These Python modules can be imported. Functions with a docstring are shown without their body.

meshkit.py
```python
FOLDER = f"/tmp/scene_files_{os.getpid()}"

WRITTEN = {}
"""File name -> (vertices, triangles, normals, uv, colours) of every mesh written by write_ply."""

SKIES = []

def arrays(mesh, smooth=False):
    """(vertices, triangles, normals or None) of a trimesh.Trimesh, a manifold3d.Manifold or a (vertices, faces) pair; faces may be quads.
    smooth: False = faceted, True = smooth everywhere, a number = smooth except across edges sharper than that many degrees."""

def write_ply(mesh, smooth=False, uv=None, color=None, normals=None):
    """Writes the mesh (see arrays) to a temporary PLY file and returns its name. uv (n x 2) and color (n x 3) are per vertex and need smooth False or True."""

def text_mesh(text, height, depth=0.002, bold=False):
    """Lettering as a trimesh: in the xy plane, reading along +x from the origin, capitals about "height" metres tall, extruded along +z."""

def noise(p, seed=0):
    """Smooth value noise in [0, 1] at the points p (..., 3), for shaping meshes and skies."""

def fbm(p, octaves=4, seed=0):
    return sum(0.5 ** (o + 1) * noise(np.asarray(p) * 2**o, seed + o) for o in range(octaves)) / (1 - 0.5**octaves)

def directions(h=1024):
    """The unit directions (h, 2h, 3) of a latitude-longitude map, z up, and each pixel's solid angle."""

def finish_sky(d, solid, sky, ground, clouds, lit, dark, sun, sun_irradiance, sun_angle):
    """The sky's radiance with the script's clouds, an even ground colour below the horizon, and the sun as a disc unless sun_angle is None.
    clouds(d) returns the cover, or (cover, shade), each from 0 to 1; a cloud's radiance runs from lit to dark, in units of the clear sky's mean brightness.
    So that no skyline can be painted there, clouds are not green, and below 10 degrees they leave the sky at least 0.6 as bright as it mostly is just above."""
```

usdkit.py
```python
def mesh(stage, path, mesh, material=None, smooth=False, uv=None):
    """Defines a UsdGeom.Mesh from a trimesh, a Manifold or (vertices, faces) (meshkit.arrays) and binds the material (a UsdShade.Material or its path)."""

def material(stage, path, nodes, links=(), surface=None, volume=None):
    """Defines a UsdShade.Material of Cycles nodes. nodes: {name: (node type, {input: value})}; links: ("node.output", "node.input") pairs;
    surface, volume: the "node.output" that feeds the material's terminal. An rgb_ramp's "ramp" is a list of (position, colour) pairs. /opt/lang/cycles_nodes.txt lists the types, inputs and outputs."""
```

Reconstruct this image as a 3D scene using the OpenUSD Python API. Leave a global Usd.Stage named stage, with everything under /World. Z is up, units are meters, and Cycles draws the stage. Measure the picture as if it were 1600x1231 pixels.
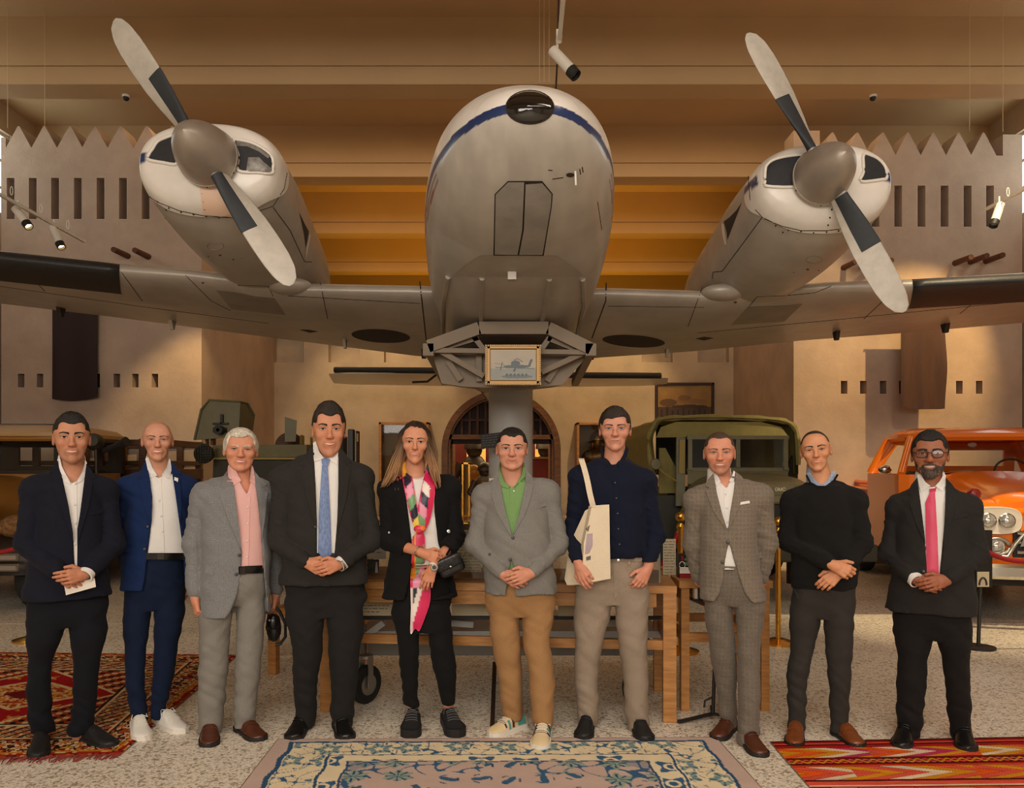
import math, random, numpy as np, trimesh, usdkit, meshkit
import shapely
from shapely.geometry import Polygon, LineString
from scipy.interpolate import PchipInterpolator
from scipy.ndimage import gaussian_filter, distance_transform_edt
import manifold3d as m3
from pxr import Usd, UsdGeom, UsdLux, UsdShade, Gf, Sdf, Vt

stage = Usd.Stage.CreateInMemory()
UsdGeom.SetStageUpAxis(stage, 'Z')
UsdGeom.SetStageMetersPerUnit(stage, 1.0)
UsdGeom.Xform.Define(stage, '/World')
UsdGeom.Scope.Define(stage, '/World/Looks')

# ------------------------------------------------------------------ camera
F, CZ, HY = 1200.0, 1.5, 728.0          # focal length in pixels (1600 wide frame), eye height, horizon row
cam = UsdGeom.Camera.Define(stage, '/World/camera')
cam.AddTranslateOp().Set((0, 0, CZ)); cam.AddRotateXOp().Set(90.0)
cam.CreateHorizontalApertureAttr(36.0); cam.CreateFocalLengthAttr(36.0 * F / 1600)
cam.CreateVerticalApertureOffsetAttr((HY - 615.5) * 36.0 / 1600)
cam.CreateClippingRangeAttr((0.1, 200.0))
cam.CreateExposureAttr(0.78)

# ------------------------------------------------------------------ light
dome = UsdLux.DomeLight.Define(stage, '/World/ambient_dome')
dome.CreateColorAttr((1.0, 0.80, 0.58)); dome.CreateIntensityAttr(0.075)

def aim(prim, pos, target):
    """light prims shine along their -z"""
    d = np.array(target, float) - np.array(pos, float); d /= np.linalg.norm(d)
    up = np.array([0, 0, 1.0]) if abs(d[2]) < .98 else np.array([0, 1.0, 0])
    r = np.cross(d, up); r /= np.linalg.norm(r); u = np.cross(r, d)
    m = Gf.Matrix4d(*r, 0, *u, 0, *(-d), 0, *map(float, pos), 1)
    UsdGeom.Xformable(prim).AddTransformOp().Set(m)

def rect(name, pos, target, w, h, intensity, color):
    l = UsdLux.RectLight.Define(stage, '/World/' + name)
    l.CreateWidthAttr(w); l.CreateHeightAttr(h); l.CreateIntensityAttr(intensity); l.CreateColorAttr(color)
    aim(l.GetPrim(), pos, target); return l

def spot(name, pos, target, intensity, color, cone=35, soft=.6, radius=.04):
    l = UsdLux.SphereLight.Define(stage, '/World/' + name)
    l.CreateRadiusAttr(radius); l.CreateIntensityAttr(intensity); l.CreateColorAttr(color)
    s = UsdLux.ShapingAPI.Apply(l.GetPrim()); s.CreateShapingConeAngleAttr(cone); s.CreateShapingConeSoftnessAttr(soft)
    aim(l.GetPrim(), pos, target); return l

WARM, NEUT, ORAN = (1.0, .66, .34), (1.0, .92, .83), (1.0, .50, .05)
rect('unseen_front_light', (-1.5, -7.0, 4.6), (0, 5, 1.2), 9.0, 3.2, 4.6, NEUT)  # out of view behind the eye, placed to light the group's front
rect('unseen_overhead_light', (2.2, 0.6, 7.2), (1.6, 3.6, 0), 7.0, 2.0, 7.5, NEUT)  # out of view above the frame, lights the group from upper right
rect('unseen_back_overhead_light', (0, 11.5, 7.2), (0, 11.5, 0), 11.0, 1.2, 1.2, WARM)  # unseen above the beams, gives the towers warm light from overhead
rect('side_window_light_west', (-8.6, 11.0, 6.3), (0, 11.0, 6.2), 3.0, 1.3, 5.0, (.95, .95, .9))
rect('side_window_light_east', (8.6, 11.0, 6.3), (0, 11.0, 6.2), 3.0, 1.3, 7.0, (.95, .95, .9))
rect('unseen_courtyard_uplight', (0, 15.35, 4.85), (0, 17.2, 8.0), 9.0, .5, 3.2, ORAN)  # out of view behind the central wall, gives the beams orange light
rect('unseen_courtyard_uplight_far', (0, 18.9, 4.85), (0, 20.6, 8.0), 9.0, .5, 3.0, ORAN)  # also out of view, lights the far beams orange
# unseen spots, placed to light the fort walls, arch wall and pickup
spot('wall_spot', (7.2, 9.4, 5.5), (5.9, 11.8, 2.9), 6500, (1.0, .66, .26), 27)
spot('wall_spot_inner', (5.2, 9.8, 6.2), (4.35, 11.9, 3.6), 2200, (1.0, .72, .36), 20)
spot('wall_spot_left', (-4.1, 9.7, 4.7), (-4.8, 11.5, 1.9), 2600, (1.0, .68, .30), 26)
spot('arch_spot_left', (-2.6, 12.0, 6.2), (-2.6, 15, 2.0), 3600, (1.0, .72, .38), 24)
spot('arch_spot_right', (2.0, 12.0, 6.2), (1.7, 15, 2.0), 4400, (1.0, .70, .34), 24)
spot('truck_spot', (4.6, 5.4, 6.3), (5.2, 8.2, 1.4), 12000, (1.0, .78, .48), 30)
rect('unseen_room_light', (0, 17.0, 3.45), (0, 17.0, 0), 4.5, 1.5, 5.0, (1.0, .72, .36))  # unseen below the room ceiling, placed to light the room beyond the arch

# ------------------------------------------------------------------ helpers
rng = np.random.default_rng(7)
# A standing figure is modelled in a frame turned about the eye's vertical by VIEW radians, so that its own front faces the eye; obj() turns it back to the world.
VIEW = 0.0
def set_view(a):
    global VIEW; VIEW = a
def turn(v):
    if VIEW == 0: return v
    c, s = math.cos(VIEW), math.sin(VIEW); v = np.array(v, float); x, y = v[..., 0].copy(), v[..., 1].copy()
    v[..., 0], v[..., 1] = c * x + s * y, -s * x + c * y; return v
def uv(px):
    """tangents (right, up) of the sight line through a photograph pixel, in the current frame"""
    px = np.asarray(px, float); a, b = (px[..., 0] - 800.0) / F, (HY - px[..., 1]) / F
    c, s = math.cos(VIEW), math.sin(VIEW); y = s * a + c
    return np.stack([(c * a - s) / y, b / y], -1)
def proj(p):
    p = turn(np.asarray(p, float)); return (800 + F * p[0] / p[1], HY - F * (p[2] - CZ) / p[1])
def W(x, y, D):
    u = uv((x, y)); return np.array([u[0] * D, D, CZ + u[1] * D])
def ground(x, y):
    return W(x, y, -CZ / uv((x, y))[1])
def lin(c):
    c = np.asarray(c, float) / 255.0
    return np.where(c < .04045, c / 12.92, ((c + .055) / 1.055) ** 2.4)

_count, ORIGIN = {}, {}
def path_of(name, parent):
    base = parent if parent else '/World'
    k = (base, name); n = _count.get(k, 0); _count[k] = n + 1
    return f'{base}/{name}' if n == 0 else f'{base}/{name}_{n:03d}'

def tag(path, label=None, cat=None, group=None, kind=None):
    p = stage.GetPrimAtPath(path)
    for k, v in (('label', label), ('category', cat), ('group', group), ('kind', kind)):
        if v: p.SetCustomDataByKey(k, v)
    return path

def thing(name, label=None, cat=None, at=(0, 0, 0), group=None, kind=None):
    p = path_of(name, None)
    at = turn(np.array(at, float)); UsdGeom.Xform.Define(stage, p).AddTranslateOp().Set(tuple(map(float, at)))
    ORIGIN[p] = at
    return tag(p, label, cat, group, kind)

def vf(mesh):
    if hasattr(mesh, 'to_mesh'):
        q = mesh.to_mesh(); return np.array(q.vert_properties[:, :3], float), np.array(q.tri_verts)
    if isinstance(mesh, (tuple, list)):
        v, f = np.asarray(mesh[0], float), np.asarray(mesh[1], int)
        if f.shape[1] == 4: f = np.vstack([f[:, [0, 1, 2]], f[:, [0, 2, 3]]])
        return v, f
    return np.asarray(mesh.vertices, float), np.asarray(mesh.faces)

def obj(name, mesh, mat, parent=None, smooth=35, col=None, label=None, cat=None, group=None, kind=None):
    """one Mesh prim; coordinates are world coordinates, stored relative to the thing's base"""
    p = path_of(name, parent)
    o = ORIGIN.get(parent)
    v, f = vf(mesh); v = turn(v)
    if parent is None:
        o = np.array([(v[:, 0].min() + v[:, 0].max()) / 2, (v[:, 1].min() + v[:, 1].max()) / 2, v[:, 2].min()])
    g = usdkit.mesh(stage, p, (v - o, f), MATS[mat] if isinstance(mat, str) else mat, smooth=(True if col is not None and smooth else smooth))
    if parent is None: g.AddTranslateOp().Set(tuple(map(float, o)))
    if col is not None:
        UsdGeom.PrimvarsAPI(g).CreatePrimvar('col', Sdf.ValueTypeNames.Color3fArray, 'vertex').Set(Vt.Vec3fArray.FromNumpy(np.asarray(col, np.float32)))
    ORIGIN[p] = o
    return tag(p, label, cat, group, kind)

def cat_(ms):
    vs, fs, n = [], [], 0
    for m in ms:
        v, f = vf(m); vs.append(v); fs.append(f + n); n += len(v)
    return np.vstack(vs), np.vstack(fs)

def box(lo, hi):
    lo, hi = np.minimum(lo, hi), np.maximum(lo, hi)
    m = trimesh.creation.box(hi - lo); m.apply_translation((np.array(lo) + hi) / 2); return vf(m)
def rbox(lo, hi, b=.01):
    """box with chamfered edges"""
    lo, hi = np.minimum(lo, hi).astype(float), np.maximum(lo, hi).astype(float)
    b = min(b, (hi - lo).min() * .45); p = []
    for sx in (0, 1):
        for sy in (0, 1):
            for sz in (0, 1):
                c = np.where([sx, sy, sz], hi, lo); s = np.where([sx, sy, sz], -b, b)
                for k in range(3):
                    q = c + s; q[k] = c[k]; p.append(q)
    return vf(m3.Manifold.hull_points(np.array(p)))
def obox(a, b, w, h, up=(0, 0, 1)):
    """bar of section w x h from a to b"""
    a, b = np.array(a, float), np.array(b, float); d = b - a; d /= np.linalg.norm(d)
    s = np.cross(d, up); s /= np.linalg.norm(s); u = np.cross(s, d)
    v = np.array([p + i * s * w / 2 + j * u * h / 2 for p in (a, b) for i, j in ((-1, -1), (1, -1), (1, 1), (-1, 1))])
    f = [[0, 1, 2, 3], [7, 6, 5, 4], [0, 4, 5, 1], [1, 5, 6, 2], [2, 6, 7, 3], [3, 7, 4, 0]]
    return v, np.vstack([[[q[0], q[2], q[1]], [q[0], q[3], q[2]]] for q in f])
def tube(pts, r, n=10, caps=True, closed=False):
    p = np.asarray(pts, float); r = np.broadcast_to(r, (len(p),)).astype(float)
    t = np.gradient(p, axis=0)
    if closed: t = np.roll(p, -1, 0) - np.roll(p, 1, 0)
    t /= np.linalg.norm(t, axis=1, keepdims=True) + 1e-12
    ref = np.array([0, 0, 1.0]) if abs(t[:, 2]).mean() < .8 else np.array([1.0, 0, 0])
    a = np.cross(t, ref); a /= np.linalg.norm(a, axis=1, keepdims=True) + 1e-12; b = np.cross(t, a)
    g = np.arange(n) * 2 * np.pi / n
    v = p[:, None] + r[:, None, None] * (np.cos(g)[None, :, None] * a[:, None] + np.sin(g)[None, :, None] * b[:, None])
    m = len(p); L = m if closed else m - 1
    i, j = np.meshgrid(np.arange(L), np.arange(n), indexing='ij'); i2 = (i + 1) % m
    q = np.stack([i * n + j, i2 * n + j, i2 * n + (j + 1) % n, i * n + (j + 1) % n], -1).reshape(-1, 4)
    v = v.reshape(-1, 3); f = np.vstack([q[:, [0, 1, 2]], q[:, [0, 2, 3]]])[:, ::-1]
    if caps and not closed:
        k = len(v); v = np.vstack([v, p[0], p[-1]])
        e = np.arange(n)
        f = np.vstack([f, np.stack([np.full(n, k), (e + 1) % n, e], 1)[:, ::-1], np.stack([np.full(n, k + 1), (m - 1) * n + e, (m - 1) * n + (e + 1) % n], 1)[:, ::-1]])
    return v, f
def frame_to(d):
    """rotation whose z axis is d"""
    d = np.array(d, float) / np.linalg.norm(d); x = np.cross([0, 1, 0] if abs(d[1]) < .9 else [1, 0, 0], d); x /= np.linalg.norm(x)
    return np.stack([x, np.cross(d, x), d], 1)
def lathe(prof, at, d=(0, 0, 1), n=32):
    """profile (radius, height) spun about the axis d at the point at"""
    pr = np.array(prof, float); g = np.arange(n) * 2 * np.pi / n
    v = np.stack([pr[:, None, 0] * np.cos(g), pr[:, None, 0] * np.sin(g), np.broadcast_to(pr[:, None, 1], (len(pr), n))], -1).reshape(-1, 3)
    i, j = np.meshgrid(np.arange(len(pr) - 1), np.arange(n), indexing='ij')
    q = np.stack([i * n + j, i * n + (j + 1) % n, (i + 1) * n + (j + 1) % n, (i + 1) * n + j], -1).reshape(-1, 4)
    R = frame_to(d)
    return v @ R.T + np.array(at, float), np.vstack([q[:, [0, 1, 2]], q[:, [0, 2, 3]]])
def ball(c, r, sub=2):
    m = trimesh.creation.icosphere(sub, 1.0); return np.array(m.vertices) * np.broadcast_to(r, (3,)) + np.array(c, float), np.array(m.faces)
def loft(rings, capped=True):
    """rings (m, n, 3) joined into a skin"""
    r = np.asarray(rings, float); m, n, _ = r.shape
    i, j = np.meshgrid(np.arange(m - 1), np.arange(n), indexing='ij')
    q = np.stack([i * n + j, i * n + (j + 1) % n, (i + 1) * n + (j + 1) % n, (i + 1) * n + j], -1).reshape(-1, 4)
    v = r.reshape(-1, 3); f = np.vstack([q[:, [0, 1, 2]], q[:, [0, 2, 3]]])
    if capped:
        k = len(v); v = np.vstack([v, r[0].mean(0), r[-1].mean(0)]); e = np.arange(n)
        f = np.vstack([f, np.stack([np.full(n, k), (e + 1) % n, e], 1), np.stack([np.full(n, k + 1), (m - 1) * n + e, (m - 1) * n + (e + 1) % n], 1)])
    return v, f
def prism(poly, a, b, axis='y', holes=()):
    """polygon in the plane across axis, from a to b along it. y: (x, z), x: (y, z), z: (x, y)"""
    P = Polygon(poly, holes) if not isinstance(poly, Polygon) else poly
    m = trimesh.creation.extrude_polygon(P, abs(b - a), engine='earcut'); v = np.array(m.vertices); lo = min(a, b)
    u, w, h = v[:, 0], v[:, 1], v[:, 2] + lo; f = np.array(m.faces)
    if axis == 'y': return np.stack([u, h, w], 1), f[:, ::-1]
    if axis == 'x': return np.stack([h, u, w], 1), f
    return np.stack([u, w, h], 1), f
def rotz(mesh, ang, about):
    v, f = vf(mesh); c, s = math.cos(ang), math.sin(ang); o = np.array(about, float); R = np.array([[c, -s, 0], [s, c, 0], [0, 0, 1]])
    return (v - o) @ R.T + o, f
def man(mesh):
    v, f = vf(mesh); t = trimesh.Trimesh(v, f); t.merge_vertices()
    return m3.Manifold(m3.Mesh(np.asarray(t.vertices, np.float32), np.asarray(t.faces, np.uint32)))
def grid_mesh(nx, ny):
    i, j = np.meshgrid(np.arange(nx - 1), np.arange(ny - 1), indexing='ij')
    q = np.stack([i * ny + j, (i + 1) * ny + j, (i + 1) * ny + j + 1, i * ny + j + 1], -1).reshape(-1, 4)
    return np.vstack([q[:, [0, 1, 2]], q[:, [0, 2, 3]]])

# ---- decals: thin shells laid on a real surface where the photograph's pixel rays meet it
class Target:
    def __init__(s, *meshes):
        v, f = cat_(meshes); s.m = trimesh.Trimesh(v, f, process=False)
        s.ray = trimesh.ray.ray_pyembree.RayMeshIntersector(s.m)
    def depth(s, px):
        t = uv(px); d = np.stack([t[:, 0], np.ones(len(px)), t[:, 1]], 1)
        n = np.linalg.norm(d, axis=1, keepdims=True)
        loc, ri, ti = s.ray.intersects_location(np.tile([0, 0, CZ], (len(px), 1)), d / n, multiple_hits=False)
        D = np.full(len(px), np.nan); D[ri] = loc[:, 1]
        return D
    def at(s, px, off=0.0):
        px = np.asarray(px, float); D = s.depth(px)
        bad = np.isnan(D)
        if bad.any():                      # past the outline: take the depth of the nearest visible point of the surface
            if not hasattr(s, 'q'):
                v = s.m.vertices; v = v[v[:, 1] > .2]; w = turn(v); s.q = np.stack([800 + F * w[:, 0] / w[:, 1], HY - F * (w[:, 2] - CZ) / w[:, 1], v[:, 1]], 1)
            g = np.where(~bad)[0]
            for i in np.where(bad)[0]:
                d2 = ((s.q[:, :2] - px[i]) ** 2).sum(1); k = np.argmin(d2); D[i] = s.q[k, 2]
                if len(g):
                    e2 = ((px[g] - px[i]) ** 2).sum(1); j = np.argmin(e2)
                    if e2[j] < d2[k] + 400: D[i] = D[g[j]]
        D = D - off; t = uv(px)
        return np.stack([t[:, 0] * D, D, CZ + t[:, 1] * D], 1)

def densify(poly, step):
    out = []
    P = list(poly)
    for a, b in zip(P, P[1:] + P[:1]):
        n = max(1, int(np.hypot(b[0] - a[0], b[1] - a[1]) / step))
        out += [(a[0] + (b[0] - a[0]) * k / n, a[1] + (b[1] - a[1]) * k / n) for k in range(n)]
    return out
def smooth_poly(poly, n=6):
    """closed Catmull-Rom through the points"""
    p = np.array(poly, float); out = []
    for i in range(len(p)):
        a, b, c, d = p[i - 1], p[i], p[(i + 1) % len(p)], p[(i + 2) % len(p)]
        for t in np.arange(n) / n:
            out.append(.5 * ((2 * b) + (-a + c) * t + (2 * a - 5 * b + 4 * c - d) * t ** 2 + (-a + 3 * b - 3 * c + d) * t ** 3))
    return [tuple(q) for q in out]

def patch2d(poly, step):
    """triangulated polygon with inner points about step apart"""
    P = Polygon(densify(poly, step)).buffer(0)
    if P.geom_type != 'Polygon': P = max(P.geoms, key=lambda g: g.area)
    b = list(P.exterior.coords)[:-1]
    x0, y0, x1, y1 = P.bounds
    gx, gy = np.meshgrid(np.arange(x0 + step / 2, x1, step), np.arange(y0 + step / 2, y1, step))
    g = np.stack([gx.ravel(), gy.ravel()], 1)
    if len(g):
        inn = shapely.contains_xy(P.buffer(-step * .45), g[:, 0], g[:, 1]); g = g[inn]
    from scipy.spatial import Delaunay
    pts = np.vstack([np.array(b), g]) if len(g) else np.array(b)
    t = Delaunay(pts).simplices
    c = pts[t].mean(1); t = t[shapely.contains_xy(P, c[:, 0], c[:, 1])]
    a = pts[t]; ar = (a[:, 1, 0] - a[:, 0, 0]) * (a[:, 2, 1] - a[:, 0, 1]) - (a[:, 1, 1] - a[:, 0, 1]) * (a[:, 2, 0] - a[:, 0, 0])
    t = t[np.abs(ar) > 1e-9]; ar = ar[np.abs(ar) > 1e-9]
    t[ar < 0] = t[ar < 0][:, ::-1]
    return pts, t, len(b)

def decal(target, poly, off=.004, thick=.004, step=4, smooth=0, ret_px=False, bulge=0.0):
    """polygon in photograph pixels laid on target, off metres proud of it towards the eye, thick metres thick"""
    pts, t, nb = patch2d(poly, step)
    v = target.at(pts)
    D = v[:, 1].copy()
    if smooth:
        nbr = [set() for _ in pts]
        for a, b, c in t: nbr[a] |= {b, c}; nbr[b] |= {a, c}; nbr[c] |= {a, b}
        nl = [np.array(sorted(x)) if x else np.array([i]) for i, x in enumerate(nbr)]
        for _ in range(smooth):
            D = np.array([.4 * D[i] + .6 * D[n].mean() for i, n in enumerate(nl)])
    tg = uv(pts)
    def pos(D): return np.stack([tg[:, 0] * D, D, CZ + tg[:, 1] * D], 1)
    top = D - off - thick
    if bulge:
        P = Polygon(pts[:nb]); dist = np.array([P.exterior.distance(shapely.Point(q)) for q in pts]); m = dist.max() + 1e-9
        top = top - bulge * np.sqrt(np.clip(dist / m, 0, 1))
    A, B = pos(top), pos(D - off)
    n = len(pts); e = np.arange(nb); e2 = (e + 1) % nb
    f = np.vstack([t, t[:, ::-1] + n, np.stack([e, e + n, e2], 1), np.stack([e2, e + n, e2 + n], 1)])
    m = (np.vstack([A, B]), f)
    return (m, np.vstack([pts, pts])) if ret_px else m
def pline(target, pts, r, off=.0, step=5, n=6):
    """a thin cord laid along a pixel polyline on a surface"""
    q = []
    for a, b in zip(pts[:-1], pts[1:]):
        k = max(1, int(np.hypot(b[0] - a[0], b[1] - a[1]) / step)); q += [(a[0] + (b[0] - a[0]) * i / k, a[1] + (b[1] - a[1]) * i / k) for i in range(k)]
    q.append(pts[-1])
    return tube(target.at(q, off), r, n)

# ------------------------------------------------------------------ materials
MATS = {}
def M(name, rgb, rough=.5, metal=0., var=.0, scale=8., bump=0., bscale=60., spec=.5, coat=0., rgb2=None, stretch=None, **kw):
    """principled colour with an optional noise between rgb and rgb2 (or a darker rgb) and a noise bump; position-based"""
    c = lin(rgb)
    nodes = {'p': ('principled_bsdf', {'base_color': c, 'roughness': rough, 'metallic': metal, 'specular_ior_level': spec, **({'coat_weight': coat} if coat else {}), **kw})}
    links = []
    if var or bump or rgb2 is not None:
        nodes['g'] = ('texture_coordinate', {}); src = 'g.object'
        if stretch is not None:
            nodes['m'] = ('mapping', {'scale': stretch}); links.append(('g.object', 'm.vector')); src = 'm.vector'
        if var or rgb2 is not None:
            c2 = lin(rgb2) if rgb2 is not None else c * (1 - var)
            nodes['n'] = ('noise_texture', {'scale': scale, 'detail': 4., 'roughness': .6})
            nodes['r'] = ('rgb_ramp', {'ramp': [(.35, tuple(c2)), (.65, tuple(c))]})
            links += [(src, 'n.vector'), ('n.fac', 'r.fac'), ('r.color', 'p.base_color')]
        if bump:
            nodes['bn'] = ('noise_texture', {'scale': bscale, 'detail': 3.})
            nodes['b'] = ('bump', {'strength': bump, 'distance': .01})
            links += [(src, 'bn.vector'), ('bn.fac', 'b.height'), ('b.normal', 'p.normal')]
    MATS[name] = usdkit.material(stage, '/World/Looks/' + name, nodes, links, 'p.BSDF'); return name
def MV(name, rough=.6, metal=0., bump=0., bscale=80., spec=.4, var=0., vscale=10., **kw):
    """colour from the mesh's own dye (primvar col), with a little noise"""
    nodes = {'a': ('attribute', {'attribute': 'col'}), 'p': ('principled_bsdf', {'roughness': rough, 'metallic': metal, 'specular_ior_level': spec, **kw})}
    links = []
    if var:
        nodes['g'] = ('texture_coordinate', {}); nodes['n'] = ('noise_texture', {'scale': vscale, 'detail': 4.})
        nodes['r'] = ('rgb_ramp', {'ramp': [(.3, (1 - var,) * 3), (.7, (1., 1., 1.))]})
        nodes['x'] = ('mix_color', {'blend_type': 'multiply', 'fac': 1.0})
        links += [('g.object', 'n.vector'), ('n.fac', 'r.fac'), ('a.color', 'x.a'), ('r.color', 'x.b'), ('x.result', 'p.base_color')]
    else: links += [('a.color', 'p.base_color')]
    if bump:
        nodes['g2'] = ('texture_coordinate', {}); nodes['bn'] = ('noise_texture', {'scale': bscale, 'detail': 3.}); nodes['b'] = ('bump', {'strength': bump, 'distance': .008})
        links += [('g2.object', 'bn.vector'), ('bn.fac', 'b.height'), ('b.normal', 'p.normal')]
    MATS[name] = usdkit.material(stage, '/World/Looks/' + name, nodes, links, 'p.BSDF'); return name
def MPANE(name, tint=(1, 1, 1), rough=.02):
    MATS[name] = usdkit.material(stage, '/World/Looks/' + name, {'t': ('transparent_bsdf', {'color': tint}), 'g': ('glossy_bsdf', {'color': (1, 1, 1), 'roughness': rough}), 'f': ('fresnel', {'IOR': 1.45}), 'x': ('mix_closure', {})},
        [('t.BSDF', 'x.closure1'), ('g.BSDF', 'x.closure2'), ('f.fac', 'x.fac')], 'x.closure'); return name
def ME(name, rgb, strength):
    MATS[name] = usdkit.material(stage, '/World/Looks/' + name, {'e': ('emission', {'color': tuple(lin(rgb)), 'strength': strength})}, [], 'e.emission'); return name
# ================================================================== the hall
M('plaster_wall', (200, 178, 150), .85, var=.22, scale=1.6, bump=.25, bscale=35)
M('plaster_tower', (186, 163, 144), .88, var=.2, scale=1.4, bump=.3, bscale=28)
M('beam_paint', (196, 164, 122), .8, var=.06, scale=1.0)
M('slot_shadow', (70, 52, 36), .9)
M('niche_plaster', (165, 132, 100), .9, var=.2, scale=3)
# terrazzo: light binder with grey-brown chips
MATS['terrazzo'] = usdkit.material(stage, '/World/Looks/terrazzo', {
    'g': ('texture_coordinate', {}), 'v': ('voronoi_texture', {'scale': 120.0}), 'w': ('voronoi_texture', {'scale': 62.0}),
    's': ('separate_color', {}), 'r': ('rgb_ramp', {'ramp': [(0., tuple(lin((168, 160, 146)))), (.12, tuple(lin((200, 192, 178)))), (.32, tuple(lin((226, 220, 206)))), (.72, tuple(lin((236, 230, 218)))), (1., tuple(lin((212, 205, 192))))], 'interpolate': False}),
    's2': ('separate_color', {}), 'r2': ('rgb_ramp', {'ramp': [(0., tuple(lin((176, 154, 128)))), (.13, tuple(lin((255, 250, 240)))), (1., (1., 1., 1.))], 'interpolate': False}),
    'x': ('mix_color', {'blend_type': 'multiply', 'fac': .75}), 'n': ('noise_texture', {'scale': .8, 'detail': 3.}),
    'rr': ('map_range', {'from_min': .3, 'from_max': .7, 'to_min': .22, 'to_max': .42}), 'p': ('principled_bsdf', {'specular_ior_level': .35})},
    [('g.object', 'v.vector'), ('g.object', 'w.vector'), ('v.color', 's.color'), ('s.r', 'r.fac'), ('w.color', 's2.color'), ('s2.g', 'r2.fac'), ('r.color', 'x.a'), ('r2.color', 'x.b'), ('x.result', 'p.base_color'),
     ('g.object', 'n.vector'), ('n.fac', 'rr.value'), ('rr.result', 'p.roughness')], 'p.BSDF')
M('joint', (90, 78, 64), .9)

fl = obj('floor', box((-9.5, -9, -.12), (9.5, 26, -.012)), 'joint', kind='structure')
for a, b in ((-9, 3.0), (3.006, 7.29), (7.302, 11.4), (11.406, 15.2), (15.206, 26)):
    for x0, x1 in ((-9.5, -6.003), (-5.997, 6.0), (6.006, 9.5)):
        obj('slab', box((x0, a, -.012), (x1, b, 0)), 'terrazzo', fl)

# ceiling slab and its deep beams (a shadow groove runs along each face)
ce = obj('ceiling', box((-9.5, -9, 7.35), (9.5, 26, 7.6)), 'beam_paint', kind='structure')
for y in (-5.9, -2.7, .45, 3.6, 6.8, 10.0, 13.2, 16.4, 19.6, 22.8):
    obj('beam', cat_([box((-9.5, y, 6.47), (9.5, y + .4, 6.695)), box((-9.5, y + .025, 6.69), (9.5, y + .4, 6.72)), box((-9.5, y, 6.715), (9.5, y + .4, 7.36))]), 'beam_paint', ce, smooth=False)

# ---- left and right towers of the fort facade
def tower(name, D, x0, x1, slots, sy, holes, hy, tips, ty, vy, merlon_edge, depth=3.6):
    X = lambda px: (px - 800) / F * D
    Z = lambda py: CZ + (HY - py) / F * D
    ztop = Z(vy)
    lo, hi = sorted((X(x0), X(x1)))
    body = man(box((lo, D, 0), (hi, D + depth, ztop)))
    cut = [box((X(s - 6), D - .1, Z(sy[1])), (X(s + 6), D + .30, Z(sy[0]))) for s in slots]
    cut += [box((X(s - 5), D - .1, Z(hy[1])), (X(s + 5), D + .22, Z(hy[0]))) for s in holes]
    for c in cut: body = body - man(c)
    w = obj(name, body, 'plaster_tower', smooth=False, kind='structure')
    half = X(820) - X(800)
    for t in tips:
        c = X(t); z2 = Z(ty)
        obj('merlon', prism([(c - half, ztop), (c + half, ztop), (c + .012, z2), (c - .012, z2)], D, D + .40, 'y'), 'plaster_tower', w, smooth=False)
    for a, b, y in merlon_edge:
        obj('merlon', box((X(a), D, ztop), (X(b), D + .4, Z(y))), 'plaster_tower', w, smooth=False)
    return w
wl = tower('wall_left', 11.5, 2, 315, [16.5, 51, 86, 121.5, 157, 192, 227.5, 263, 298], (278, 342), [33, 62.5, 92, 121, 151, 182.5, 211.5, 242], (584, 605),
      [29, 69, 109, 148, 188, 229, 269], 197, 231, [(2, 9, 215), (289, 315, 200), ])
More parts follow.
